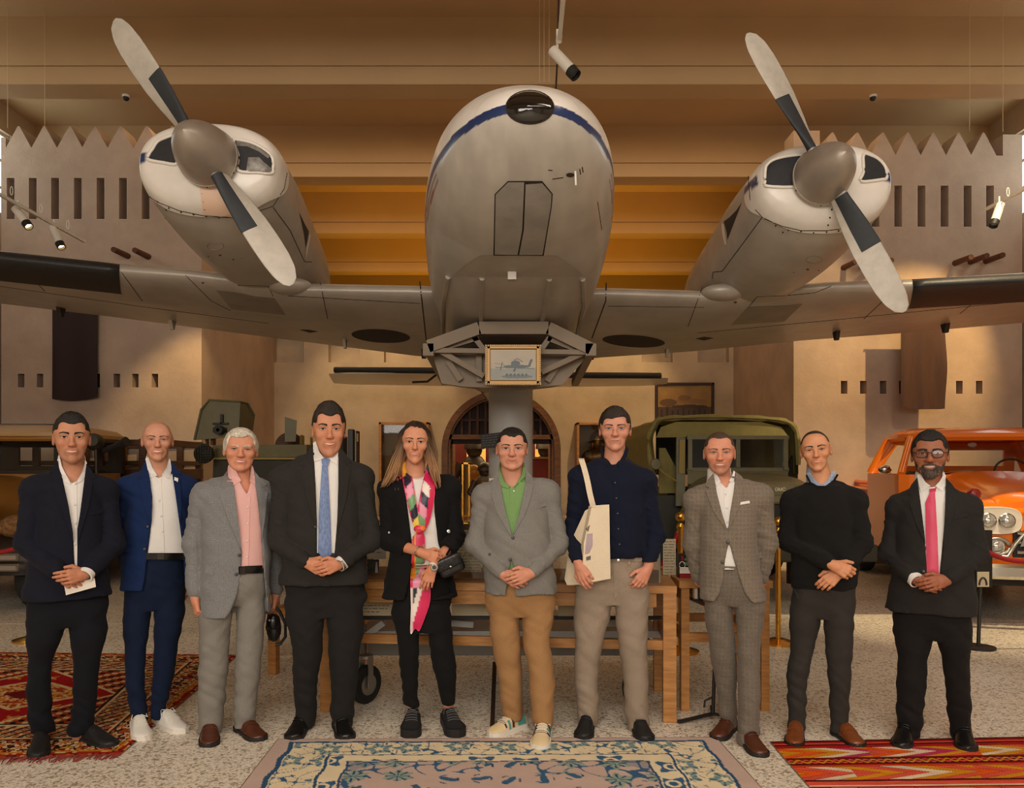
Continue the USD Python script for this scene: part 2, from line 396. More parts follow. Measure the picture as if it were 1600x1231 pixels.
wr = tower('wall_right', 11.8, 1240, 1597, [1262, 1297, 1333, 1368, 1403.5, 1440, 1476, 1512, 1547], (290, 354), [1319, 1349, 1380, 1410, 1440, 1470, 1499, 1530], (595, 615),
      [1301, 1340, 1380, 1419, 1458.5, 1498, 1537], 207, 243, [(1567, 1597, 210), (1240, 1281, 204), ])

# ---- low central wall with the arched doorway and blind niches
DW = 15.0
Xw = lambda p: (p - 800) / F * DW
Zw = lambda p: CZ + (HY - p) / F * DW
axc, ar = Xw(783), Xw(783) - Xw(690); spring = Zw(703)
arch = [(axc - ar, -.1)] + [(axc - ar * math.cos(t), spring + ar * math.sin(t)) for t in np.linspace(0, np.pi, 33)] + [(axc + ar, -.1)]
body = man(prism([(-6.2, 0), (6.2, 0), (6.2, 4.75), (-6.2, 4.75)], DW, DW + .5, 'y')) - man(prism(arch, DW - .2, DW + .7, 'y'))
for a, b in ((425, 475), (513, 562), (600, 650), (1003, 1051), (1090, 1139)):
    body = body - man(box((Xw(a), DW - .1, Zw(566)), (Xw(b), DW + .2, Zw(524))))
wb = obj('wall_back', body, 'plaster_wall', smooth=False, kind='structure')
# splayed return walls between the towers and the central wall, each with a row of narrow relief slits
def splay(name, a, b):
    d = np.array([b[0] - a[0], b[1] - a[1]]); L = np.hypot(*d); d /= L; nrm = np.array([d[1], -d[0]])
    if nrm[0] * (0 - a[0]) + nrm[1] * (5 - a[1]) < 0: nrm = -nrm
    def slab(u0, u1, z0, z1, t0, t1):
        v = [(*(np.array(a[:2]) + d * u + nrm * t), z) for z in (z0, z1) for u, t in ((u0, t0), (u1, t0), (u1, t1), (u0, t1))]
        return vf(m3.Manifold.hull_points(np.array(v)))
    w = obj(name, slab(0, L, 0, 4.75, -.3, 0), 'plaster_wall', smooth=False, kind='structure')
    for k in range(9):
        u = L * (.18 + .075 * k)
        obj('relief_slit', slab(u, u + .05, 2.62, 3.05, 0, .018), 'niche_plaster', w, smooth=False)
splay('wall_return_left', (-4.66, 11.6), (-5.12, 15.05)); splay('wall_return_right', (4.40, 11.9), (4.74, 15.05))
# outer side walls with high windows, far end wall
for s, nm in ((-1, 'wall_side_left'), (1, 'wall_side_right')):
    b = man(box((s * 8.2, -9, 0), (s * 8.5, 26, 7.4))) - man(box((s * 8.1, 8.6, 5.55), (s * 8.6, 12.6, 6.9))) - man(box((s * 8.1, -6, 3.0), (s * 8.6, 5, 6.2)))
    obj(nm, b, 'plaster_wall', smooth=False, kind='structure')
obj('wall_far', box((-9.5, 25.7, 0), (9.5, 26, 7.4)), 'beam_paint', smooth=False, kind='structure')
M('white_frame', (225, 222, 212), .5)
ME('daylight_glass', (235, 244, 240), 2.2)
for s, n in ((-1, 'window_1'), (1, 'window_2')):
    w = thing(n, kind='structure', at=(s * 8.3, 10.6, 5.55))
    obj('pane', box((s * 8.34, 8.6, 5.55), (s * 8.36, 12.6, 6.9)), 'daylight_glass', w)
    for k in range(6): obj('glazing_bar', box((s * 8.26, 8.6 + k * .79, 5.55), (s * 8.34, 8.65 + k * .79, 6.9)), 'white_frame', w)
    for z in (5.55, 5.98, 6.42, 6.85): obj('glazing_bar', box((s * 8.27, 8.6, z), (s * 8.335, 12.6, z + .05)), 'white_frame', w)
# ================================================================== the twin-engine aeroplane on its pedestal
M('plane_white', (228, 222, 212), .32, var=.06, scale=5)
MV('plane_skin', .34, bump=.04, bscale=14, var=.12, vscale=6., coat_weight=.25, coat_roughness=.15)
M('plane_grey', (176, 168, 156), .42, metal=.15, var=.16, scale=4, coat=.15)
M('plane_grey_panel', (140, 132, 120), .45, metal=.15, var=.2, scale=5)
M('door_grey', (168, 164, 156), .4, metal=.1, var=.2, scale=6)
M('bare_metal', (176, 166, 154), .42, metal=.55, var=.1, scale=7)
M('blade_grey', (196, 190, 178), .5, metal=.2, var=.14, scale=16)
M('boot_black', (34, 34, 36), .5, var=.25, scale=14, bump=.2, bscale=50)
M('prop_boot', (44, 49, 54), .6, var=.2, scale=20)
M('seam_dark', (46, 38, 30), .8)
M('rust_mark', (92, 66, 44), .8)
M('stripe_blue', (34, 52, 98), .35)
M('stripe_red', (120, 54, 40), .4)
M('dome_black', (14, 14, 14), .08, spec=.6, coat=.6)
M('intake_shade', (36, 37, 40), .7, var=.3, scale=30)
M('engine_grey', (150, 146, 140), .5, metal=.4, var=.4, scale=30)
M('patch_beige', (226, 194, 170), .5)
M('pedestal_grey', (174, 172, 168), .5, var=.05, scale=4)
M('truss_grey', (140, 124, 104), .6, var=.1, scale=4)

ax = lambda D: .096 - .0364 * (D - 4.1)
wl_z = lambda D: 3.42 - .1 * (D - 4.1)
_st = np.array([  # D, top, bottom, half width
    (4.10, 3.43, 3.40, .012), (4.115, 3.475, 3.365, .085), (4.16, 3.535, 3.305, .19), (4.30, 3.625, 3.20, .335), (4.5, 3.73, 3.10, .455), (4.8, 3.84, 3.005, .56), (5.2, 3.95, 2.925, .635), (5.6, 4.05, 2.86, .678),
    (6.2, 4.22, 2.78, .70), (7.0, 4.4, 2.68, .70), (8.0, 4.42, 2.58, .69), (9.0, 4.3, 2.5, .63), (11, 3.95, 2.56, .42), (12.5, 3.6, 2.72, .2), (13.4, 3.35, 2.9, .05)])
f_top, f_bot, f_hw = (PchipInterpolator(_st[:, 0], _st[:, k]) for k in (1, 2, 3))
def fus_ring(D, n=180, inset=0.):
    g = np.linspace(0, 2 * np.pi, n, endpoint=False)
    c, s = np.cos(g), np.sin(g)
    w = wl_z(D) if D > 4.25 else (f_top(D) + f_bot(D)) / 2
    hw, zt, zb = f_hw(D) - inset, f_top(D) - inset, f_bot(D) + inset
    q = np.clip((D - 5.2) / 1.3, 0, 1)
    nb = 2.15 + 1.5 * q
    up, dn = 2 / 2.1, 2 / nb
    x = np.where(s >= 0, np.sign(c) * np.abs(c) ** up, np.sign(c) * np.abs(c) ** dn) * hw
    z = np.where(s >= 0, np.abs(s) ** up * (zt - w), -np.abs(s) ** dn * (w - zb)) + w
    return np.stack([x + ax(D), np.full(n, D), z], 1)
Ds = np.unique(np.concatenate([4.1 + .5 * np.linspace(0, 1, 46) ** 1.7, np.arange(4.6, 7.6, .025), np.arange(7.6, 13.41, .2)]))
fus = loft([fus_ring(D) for D in Ds])
v = fus[0]; rel = v[:, 2] - wl_z(v[:, 1])
lower = np.array(lin((184, 178, 168))); white = np.array(lin((232, 226, 216)))
strk = meshkit.fbm(np.stack([v[:, 0] * 16, v[:, 1] * 1.6, v[:, 2] * 6], 1), 4, 3)[:, None]
aft_dark = np.clip((v[:, 1:2] - 4.6) / 2.2, 0, 1)
col = lower * (1.10 - .22 * aft_dark) * (.84 + .32 * strk)  # lower skin grows darker towards the tail, with random streaks
col = np.where((rel > .026)[:, None], white, col)
col = np.where(((rel > -.026) & (rel <= .026))[:, None], lin((34, 52, 98)), col)
side = np.clip((v[:, 1] - 4.7) / .6, 0, 1)
for lo_, hi_, c in ((-.066, -.048, (96, 84, 104)), (-.10, -.083, (140, 96, 80))):
    m_ = (rel > lo_) & (rel < hi_) & (v[:, 1] > 4.75); col[m_] = lin(c)
plane = thing('aeroplane', 'white and grey twin-engine propeller aeroplane raised on a round pedestal', 'aeroplane', at=(ax(6.5), 6.5, 2.4))
obj('fuselage', fus, 'plane_skin', plane, smooth=True, col=col)
FUS = Target(fus)
# nose landing light: a dark glass dome sunk in the nose tip
gd = np.linspace(0, 2 * np.pi, 28, endpoint=False)
obj('nose_lamp', decal(FUS, [(828 + 36.5 * math.cos(t), 167.5 + 25 * math.sin(t)) for t in gd], .002, .004, 3, bulge=.012), 'dome_black', plane, smooth=60)
obj('lamp_ring', tube(FUS.at([(828 + 37.5 * math.cos(t), 167.5 + 26 * math.sin(t)) for t in gd], .002), .004, 6, closed=True), 'seam_dark', plane, smooth=60)
# nose-gear doors with dark gaps between them
Q = lambda pts, ox=640, oy=120, s=4.103: [(ox + a / s, oy + b / s) for a, b in pts]
d1 = Q([(545, 1140), (552, 755), (632, 676), (735, 676), (722, 980), (692, 1142)])
d2 = Q([(702, 1142), (733, 980), (744, 690), (850, 682), (910, 752), (906, 830), (852, 1142)])
obj('gear_door_gap', decal(FUS, Q([(537, 1148), (545, 752), (630, 668), (850, 668), (918, 750), (912, 830), (860, 1148)]), .001, .003, 5), 'seam_dark', plane)
obj('gear_door', decal(FUS, d1, .005, .006, 5), 'door_grey', plane); obj('gear_door', decal(FUS, d2, .005, .006, 5), 'door_grey', plane)
obj('wing_box_panel', decal(FUS, Q([(555, 95), (1150, 100), (1290, 190), (1380, 265), (330, 262), (420, 180)], 640, 380, 5.0), .002, .006, 6), 'plane_grey', plane)
for p in ([(300, 262), (262, 470), (262, 712)], [(566, 272), (560, 612)], [(1092, 280), (1032, 618)], [(1352, 280), (1362, 480), (1300, 720)]):
    obj('belly_rib', pline(FUS, Q(p, 640, 380, 5.0), .022, .004), 'plane_grey', plane)
obj('belly_bracket', box(FUS.at([(800, 428)])[0] - [.03, .05, .05], FUS.at([(800, 428)])[0] + [.03, .02, .03]), 'plane_grey', plane)
for p in ([(915, 655), (985, 645)], [(1090, 590), (1096, 625)], [(1106, 578), (1112, 612)], [(888, 597), (915, 600)], [(1205, 800), (1232, 980)]):
    obj('scrape_mark', pline(FUS, Q(p), .0035 if p[0][0] < 1200 else .0025, -.001), 'seam_dark', plane)
obj('drain_hole', decal(FUS, [(640 + (1030 + 26 * math.cos(t)) / 4.103, 120 + (630 + 14 * math.sin(t)) / 4.103) for t in gd], .001, .002, 3), 'seam_dark', plane)
obj('pitot_stub', tube([FUS.at([(899, 268)])[0], FUS.at([(899, 268)])[0] + [0, -.03, -.09]], .006, 8), 'plane_white', plane)

# ---- wings: airfoil skin between a leading and a trailing edge
def foil(n=44):
    t = np.linspace(0, np.pi, n // 2); x = (1 - np.cos(t)) / 2
    y = 5 * .13 * (.2969 * np.sqrt(x) - .126 * x - .3516 * x ** 2 + .2843 * x ** 3 - .1015 * x ** 4)
    return np.concatenate([np.stack([x, y * 1.05], 1), np.stack([x[::-1], -y[::-1] * .72], 1)[1:-1]])
def wing(stations, sub=8):
    st = np.array([np.concatenate([W(a, b, D), W(c, d, E)]) for a, b, D, c, d, E in stations])
    t = np.arange(len(st)); tt = np.linspace(0, len(st) - 1, (len(st) - 1) * sub + 1)
    s = np.stack([np.interp(tt, t, st[:, k]) for k in range(6)], 1)
    prof = foil(); rings = []
    for a in s:
        L, T = a[:3], a[3:]; c = T - L; n = np.array([0, -c[2], c[1]]); ch = np.linalg.norm(c); n /= np.linalg.norm(n)
        Lc = L - n * .05 * ch
        rings.append(Lc + prof[:, :1] * (T - Lc) + prof[:, 1:] * ch * n)
    return rings, s
wl_st = [(-330, 352, 6.05, -330, 447, 7.35), (0, 384, 6.2, 0, 474, 7.75), (188, 404, 6.3, 200, 498, 8.0), (300, 412, 6.36, 330, 515, 8.15), (480, 434, 6.45, 500, 537, 8.35), (640, 436, 6.5, 650, 556, 8.5), (690, 437, 6.5, 700, 560, 8.5)]
wr_st = [(905, 440, 6.7, 900, 562, 8.7), (955, 440, 6.7, 945, 558, 8.7), (1120, 446, 6.68, 1080, 549, 8.6), (1300, 432, 6.66, 1250, 532, 8.5), (1425, 428, 6.64, 1400, 521, 8.4), (1600, 419, 6.62, 1600, 504, 8.25), (1930, 398, 6.6, 1930, 478, 8.0)]
WINGS = []
for st in (wl_st, wr_st):
    rings, s = wing(st); m = loft(rings); WINGS.append(m)
    wp = obj('wing', m, 'plane_grey', plane, smooth=50)
    rg = np.array(rings)
    # de-icing boot wraps the leading edge outboard, bare skin cuff inboard
    px = 800 + F * s[:, 0] / s[:, 1]
    sel = (px <= 192) if st is wl_st else (px >= 1418)
    k = np.arange(rg.shape[1]); nose = np.concatenate([k[-7:], k[:7]])
    obj('deicing_boot', loft(np.concatenate([rg[sel][:, nose] + [0, -.01, -.003], rg[sel][:, nose[::-1]] + [0, .02, .0]], 1)), 'boot_black', wp, smooth=50)
WING = Target(*WINGS)
PL = Target(fus, *WINGS)
for p in ([(80, 300), (130, 760)], [(1536, 310), (1532, 450), (1425, 740)]):
    obj('root_seam', pline(PL, Q(p, 640, 380, 5.0), .006, -.002), 'seam_dark', plane)
def on_wing(name, poly, mat, off=.003, th=.004, **k): return obj(name, decal(WING, poly, off, th, 6), mat, plane, **k)
c6 = lambda pts: [(940 + a / 2.424, 360 + b / 2.424) for a, b in pts]
c4 = lambda pts: [(a / 2.931, 360 + b / 2.931) for a, b in pts]
on_wing('wheel_door', c4([(990, 275), (1110, 290), (1170, 305), (1255, 310), (1310, 388), (1060, 362)]), 'plane_grey_panel')
on_wing('wheel_door', c6([(555, 290), (700, 285), (762, 278), (692, 345), (490, 358)]), 'plane_grey_panel')
for cx, cy, rx, ry in ((595, 525, 46, 10.5), (990, 533, 49, 9.5)):
    e = [(cx + rx * math.cos(t), cy + ry * math.sin(t) + .06 * rx * math.cos(t)) for t in gd]
    obj('wheel_well', decal(WING, e, .001, .004, 6), 'seam_dark', plane)  # flat ellipse; shade of the wheel opening is put into its colour
on_wing('wing_hole', [(467, 515), (482, 515), (498, 518), (484, 520)], 'seam_dark'); on_wing('wing_hole', [(1086, 529), (1100, 526), (1116, 528), (1100, 532)], 'seam_dark')
for p in ([(190, 425), (222, 470)], [(28, 410), (70, 455)], [(290, 430), (330, 470), (360, 485)], [(500, 440), (512, 498)], [(450, 462), (656, 474)], [(0, 447), (230, 480), (420, 505)],
          [(1098, 447), (1075, 510)], [(950, 478), (1100, 480)], [(1388, 462), (1350, 498)], [(1552, 448), (1500, 490)], [(1090, 520), (1300, 500), (1600, 470)]):
    try: obj('panel_seam', pline(WING, p, .0035, -.001), 'seam_dark', plane)
    except ValueError: pass
for x, y, w in ((267, 500, 7), (92, 480, 8), (538, 530, 5), (662, 546, 9), (1309, 517, 8), (1480, 505, 9), (1043, 545, 6), (925, 548, 8)):
    c = PL.at([(x, y)])[0]
    obj('hinge_bracket', prism([(c[1] - .03, c[2] + .04), (c[1] + .10, c[2] + .04), (c[1] + .05, c[2] - .09), (c[1] + .01, c[2] - .09)], c[0] - w * .0025, c[0] + w * .0025, 'x'), 'seam_dark' if w > 7 else 'plane_grey', plane)

# ---- engine nacelles
def nacelle(hx, hz, hy, s):
    """hub at (hx, hy, hz); s = -1 for the wing on the left of the picture"""
    cx = lambda D: hx + (.075 if s > 0 else -.04) + (-.0364) * (D - hy)
    q = np.array([  # D from hub plane, z offset of the centre, half width, top, bottom
        (.03, 0, .10, .10, .10), (.035, 0, .2, .16, .16), (.045, 0, .31, .205, .21), (.06, 0, .40, .235, .25), (.10, 0, .452, .26, .30), (.18, 0, .476, .28, .345), (.30, -.01, .484, .29, .39), (.55, -.03, .485, .30, .44), (.9, -.06, .475, .31, .47), (1.3, -.10, .45, .30, .46), (1.8, -.14, .42, .28, .40), (2.4, -.17, .36, .26, .26), (3.0, -.19, .25, .2, .12), (3.5, -.2, .08, .05, .04)])
    fi = [PchipInterpolator(q[:, 0], q[:, k]) for k in range(1, 5)]
    def ring(t, n=120, grow=0.):
        g = np.linspace(0, 2 * np.pi, n, endpoint=False); c, sn = np.cos(g), np.sin(g)
        zc, hw, up, dn = (float(f(t)) for f in fi)
        e = 2 / 2.35
        x = np.sign(c) * np.abs(c) ** e * (hw + grow); z = np.where(sn >= 0, np.abs(sn) ** e * (up + grow), -np.abs(sn) ** e * (dn + grow))
        return np.stack([x + cx(hy + t), np.full(n, hy + t), z + hz + zc], 1)
    tt = np.concatenate([[.031], np.linspace(.036, .3, 26), np.arange(.33, 3.51, .045)])
    m = loft([ring(t) for t in tt])
    n = obj('nacelle', m, 'plane_grey', plane, smooth=50)
    # the white cowl reaches further back at the top and sides than below
    g = np.linspace(0, 2 * np.pi, 120, endpoint=False); sn = np.sin(g)
    k = np.clip((sn + .75) / .8, 0, 1); tm = .165 + .19 * k * k * (3 - 2 * k)
    rings = []
    for u in np.concatenate([[0], np.linspace(.02, 1, 30) ** 1.4]):
        t = .031 + u * (tm - .031)
        rr_ = [ring(x, 120, .006)[i] for i, x in enumerate(t)]
        rings.append(rr_)
    cw = loft(np.array(rings), capped=False)
    return n, m, cw, Target(cw), Target(m)
def egg(cx, cy, a, b, p=2.6, skew=0, n=30):
    return [(cx + a * np.sign(math.cos(t)) * abs(math.cos(t)) ** (2 / p) + skew * math.sin(t), cy + b * np.sign(math.sin(t)) * abs(math.sin(t)) ** (2 / p)) for t in np.linspace(0, 2 * np.pi, n, endpoint=False)]
def spinner(hx, hy, hz, ang, nm, strip_side, R=1.0):
    base, tip = np.array([hx, hy + .08, hz]), np.array([hx, hy - .33, hz + .015])
    L = .41; prof = [(0.198 * (1 - (u ** 1.75)) ** .62 if u < 1 else .001, L * u) for u in np.linspace(0, 1, 26)]
    prof = [(.001, 0), (.19, 0)] + prof
    pr = path_of('propeller', plane); UsdGeom.Xform.Define(stage, pr); ORIGIN[pr] = ORIGIN[plane]
    obj('spinner', lathe(prof, base, tip - base, 48), 'bare_metal', pr, smooth=40)
    obj('spinner_ring', lathe([(.192, .008), (.201, .008), (.201, .03), (.192, .03)], base, tip - base, 48), 'bare_metal', pr, smooth=40)
    for k in range(6):
        a = k * math.pi / 3 + .5
        obj('screw', lathe([(.001, .004), (.006, .003), (.006, -.004)], base + np.array([.199 * math.cos(a), -.02, .199 * math.sin(a)]), (math.cos(a), -.1, math.sin(a)), 8), 'seam_dark', pr)
    for sg in (1, -1):
        u = np.array([math.cos(ang) * sg, 0, math.sin(ang) * sg]); ch = np.array([-u[2], 0, u[0]])   # radial, chord in the disc plane
        rr = np.array([.12, .2, .28, .4, .55, .7, .82, .92, .985, 1.012]); cw = np.array([.075, .09, .115, .15, .178, .186, .18, .155, .10, .03])
        th = np.array([.07, .055, .042, .032, .024, .018, .014, .011, .008, .005]); tw = np.radians([52, 46, 40, 32, 25, 20, 17, 15, 14, 14])
        rings, S = [], np.linspace(.12, 1.012, 34)
        rr = rr * R; S = S * R
        prof = foil(28)
        for r in S:
            c_, h_, w_ = (np.interp(r, rr, a_) for a_ in (cw, th, tw))
            cd = ch * math.cos(w_) * strip_side + np.array([0, 1, 0]) * math.sin(w_) * .9
            nd = np.cross(u, cd); nd /= np.linalg.norm(nd)
            cwid = c_ / max(.55, math.cos(w_)) * .98
            P0 = base + [0, -.10, 0] + u * r
            rings.append(P0 + (prof[:, :1] - .42) * cd * cwid + prof[:, 1:] * nd * (h_ / .13))
        b = obj('propeller_blade', loft(rings), 'blade_grey', pr, smooth=50)
        sel = [i for i, r in enumerate(S) if .17 < r < .60]; k = np.arange(len(prof)); nose = np.concatenate([k[-8:], k[:8]])
        rg = np.array(rings); cen = rg[sel].mean(1, keepdims=True)
        q = rg[sel][:, nose]; out = q + (q - cen) / np.linalg.norm(q - cen, axis=2, keepdims=True) * .004
        obj('blade_boot', loft(np.concatenate([out, q[:, ::-1] * .7 + cen * .3], 1)), 'prop_boot', b, smooth=50)
    return pr
for s in (-1, 1):
    hx, hy, hz = (-2.02, 5.04, 3.55) if s < 0 else (2.14, 5.25, 3.50)
    n, nm, cw, CT, NT = nacelle(hx, hz, hy + .06, s)
    cv = cw[0]; rel = cv[:, 2] - hz
    colr = np.broadcast_to(lin((230, 224, 214)), cv.shape).copy()
    dx = (cv[:, 0] - hx); band = (np.abs(rel - .03) < .032) & (np.abs(dx) > .40) & ((dx < 0) | (s > 0)) & (cv[:, 1] > hy + .12)
    colr[band] = lin((34, 52, 98))
    cow = obj('engine_cowl', cw, 'plane_skin', plane, smooth=True, col=colr)
    hpx = (800 + hx / (hy + .14) * F, HY - (hz - CZ) / (hy + .14) * F)
    if s < 0:
        inl = [[(160, 215), (190, 170), (240, 145), (312, 126), (318, 180), (305, 240), (312, 312), (225, 304), (132, 285), (136, 250)], [(676, 172), (690, 155), (800, 180), (880, 225), (925, 275), (930, 335), (918, 372), (830, 366), (708, 355), (706, 260)]]
        mp = lambda p: [(200 + a / 4.103, 180 + b / 4.103) for a, b in p]
    else:
        inl = [[(490, 290), (500, 250), (540, 215), (620, 190), (738, 178), (724, 215), (706, 300), (708, 384), (505, 386), (490, 350)], [(1142, 178), (1200, 185), (1250, 215), (1288, 265), (1296, 330), (1260, 342), (1124, 354), (1142, 290)]]
        mp = lambda p: [(1080 + a / 4.244, 200 + b / 4.244) for a, b in p]
    for k, p in enumerate(inl):
        e = smooth_poly(mp(p), 4)
        o = obj('air_intake', decal(CT, e, .001, .003, 4), 'intake_shade', cow)  # flat panel; the dark inside the intake is painted as its colour
        obj('intake_rim', tube(CT.at(e, .002), .012, 8, closed=True), 'plane_white', cow, smooth=60)
    if s < 0:
        obj('engine_block', decal(CT, mp([(770, 270), (840, 268), (870, 300), (920, 340), (918, 372), (756, 366)]), .004, .006, 4, bulge=.01), 'engine_grey', cow)
        obj('cooling_duct', pline(CT, mp([(700, 185), (770, 190), (850, 225), (905, 270)]), .022, -.008), 'engine_grey', cow)
        obj('patch_panel', decal(Target(cw, nm), mp([(458, 456), (590, 452), (668, 655), (480, 635)]), .003, .004, 4), 'patch_beige', plane)
        riv = [(478, 503), (485, 556), (492, 604)]; riv2 = [(190, 555), (262, 595), (340, 622), (420, 636), (500, 648), (585, 655), (245, 608)]
        sl = [(1098, 622), (1130, 690), (1160, 745), (1150, 800), (1140, 850), (1128, 760)]; fl_ = [(1165, 760), (1172, 770), (1150, 880), (1138, 930), (1142, 860)]
        seams = [[(130, 520), (200, 560), (330, 612), (490, 645), (670, 656)], [(845, 612), (930, 582), (1000, 470), (1020, 370)], [(930, 590), (1040, 740), (1132, 940), (1178, 940)], [(705, 1090), (900, 1095), (930, 1160)]]
        ov = [(560, 838, 52, 26)]; mk = [(590, 898, 10), (515, 905, 6), (675, 925, 7), (730, 918, 4), (480, 1075, 9)]
    else:
        riv = [(932, 541), (920, 594), (908, 644)]; riv2 = [(560, 648), (645, 676), (728, 686), (812, 695), (898, 690), (978, 682), (608, 692)]
        sl = [(334, 495), (300, 545), (255, 590), (215, 620), (235, 690), (240, 740), (275, 650)]; fl_ = [(200, 630), (216, 640), (235, 770), (222, 775), (205, 700)]
        seams = [[(485, 600), (600, 650), (730, 680), (900, 680), (1060, 660)], [(425, 540), (472, 590), (340, 770), (205, 950), (145, 955), (140, 1000)], [(378, 320), (392, 480)], [(440, 1118), (640, 1110), (820, 1092), (930, 1048)], [(385, 1180), (440, 1118)]]
        ov = [(815, 872, 52, 24)]; mk = [(772, 938, 11), (680, 958, 5), (845, 945, 6), (292, 1156, 12)]
    T2 = Target(cw, nm, *WINGS)
    for a, b in mp(riv + riv2):
        c = T2.at([(a, b)], .002)[0]; obj('rivet', ball(c, .006, 1), 'seam_dark', plane)
    obj('cooling_gill', decal(T2, mp(sl), .002, .003, 3), 'seam_dark', plane); obj('gill_flap', decal(T2, mp(fl_), .006, .006, 3), 'plane_white', plane)
    for p in seams:
        obj('panel_seam', pline(T2, mp(p), .0035, -.0008), 'seam_dark', plane)
    for a, b, c, d in ov:
        obj('inspection_ring', tube(T2.at(mp([(a + c * math.cos(t), b + d * math.sin(t)) for t in gd])), .003, 5, closed=True), 'plane_grey_panel', plane)
    for a, b, r in mk:
        obj('oil_mark', decal(T2, mp([(a + r * math.cos(t), b + .6 * r * math.sin(t)) for t in gd[::3]]), .001, .001, 3), 'rust_mark', plane)
    spinner(hx, hy, hz, math.radians(123.5) if s < 0 else math.radians(119.5), nm, 1 if s < 0 else -1, 1.03 if s < 0 else 1.075)
# wing-root fairing knobs beside the nacelles
for p, D in (((452, 447), 6.47), ((1130, 457), 6.67)):
    obj('root_fairing', ball(W(*p, D), (.19, .14, .072), 3), 'plane_grey', plane, smooth=60)

# tailplane
st = [(514, 578, 12.9, 522, 599, 13.5), (540, 577, 12.75, 550, 601, 13.6), (690, 579, 12.5, 700, 604, 13.7), (780, 582, 12.4, 780, 606, 13.8), (900, 586, 12.6, 900, 605, 13.8), (1010, 586, 12.9, 1010, 603, 13.7), (1044, 586, 13.1, 1042, 600, 13.6)]
rings, s = wing(st, 6); rg = np.array(rings); cen = (s[:, None, :3] + s[:, None, 3:]) / 2; rg[..., 2] = rg[..., 2] * .55 + .45 * np.interp(rg[..., 1], [12.4, 13.8], [3.05, 2.93]); rings = rg
tp = obj('tailplane', loft(rings), 'plane_white', plane, smooth=50)
k = np.arange(rg.shape[1]); nose = np.concatenate([k[-7:], k[:7]]); px = 800 + F * s[:, 0] / s[:, 1]
for a, b in (((523, 578, 12.85), (692, 579, 12.46)), ((880, 586, 12.56), (1032, 587, 12.95))):
    obj('deicing_boot', tube([W(*a), (W(*a) + W(*b)) / 2, W(*b)], .05, 14), 'boot_black', tp, smooth=60)
fin = [(780, 590, 11.6), (780, 590, 13.6), (780, 440, 13.9), (780, 440, 13.2)]
obj('tail_fin', prism([(11.8, 3.3), (13.6, 3.2), (13.9, 4.9), (13.3, 4.9)], -.23, -.17, 'x'), 'plane_white', plane)
# wire strut under the tail
obj('tail_strut', tube([W(695, 575, 11.8), W(668, 596, 12.0), W(645, 597, 12.2)], .018, 8), 'seam_dark', plane)

# ---- pedestal: round column with a welded cradle
ped = thing('pedestal', 'grey round steel column with a welded cradle carrying the aeroplane', 'pedestal', at=(*W(798, 800, 7.75)[:2], 0))
pc = W(798, 800, 7.75)
obj('column', lathe([(.001, 0), (.222, 0), (.222, 2.44), (.001, 2.44)], (pc[0], pc[1], 0), (0, 0, 1), 48), 'pedestal_grey', ped, smooth=40)
obj('base_plate', lathe([(.001, 0), (.5, 0), (.5, .02), (.001, .02)], (pc[0], pc[1], 0), (0, 0, 1), 40), 'truss_grey', ped)
T = lambda x, y, D=6.55: W(640 + x / 5.0, 380 + y / 5.0, D)
path = [(150, 812), (545, 668), (1082, 668), (1412, 830)]
for a, b in zip(path[:-1], path[1:]): obj('cradle_beam', obox(T(*a), T(*b), .10, .105), 'truss_grey', ped, smooth=False)
obj('cradle_beam', obox(T(150, 838), T(1412, 855), .06, .04), 'truss_grey', ped, smooth=False)
for a, b in (((240, 845), (580, 1040)), ((1350, 862), (1030, 1010)), ((500, 730), (600, 860)), ((1100, 730), (1010, 860)), ((230, 832), (540, 740)), ((1340, 850), (1080, 745))):
    obj('cradle_brace', obox(T(*a, 6.6), T(*b, 6.6), .07, .045), 'truss_grey', ped, smooth=False)
for x in (150, 1412):
    for D in (6.55,): obj('cradle_foot', box(T(x, 838, D) - [.045, .05, .05], T(x, 790, D) + [.045, .05, .0]), 'truss_grey', ped, smooth=False)
for a, b in (((150, 830), (150, 830)), ((1412, 840), (1412, 840))):
    obj('cradle_rail', obox(T(*a, 6.55), T(*b, 6.55) + [0, 1.6, -.10], .07, .07), 'truss_grey', ped, smooth=False)
# sloping skirt plates down to the column
ptsT = [T(x, y, 6.7) for x, y in ((170, 850), (1400, 870), (1195, 1105), (880, 1140), (420, 1120), (250, 1095))]
back = [p + np.array([0, 1.6, .14]) for p in ptsT]
obj('cradle_skirt', m3.Manifold.hull_points(np.array(ptsT + back)), 'truss_grey', ped, smooth=False)
for x0, y0, x1, y1 in ((300, 920, 400, 1070), (1150, 960, 1075, 1080), (540, 860, 545, 1080)):
    obj('skirt_rib', obox(T(x0, y0, 6.66), T(x1, y1, 6.66), .03, .05), 'truss_grey', ped, smooth=False)

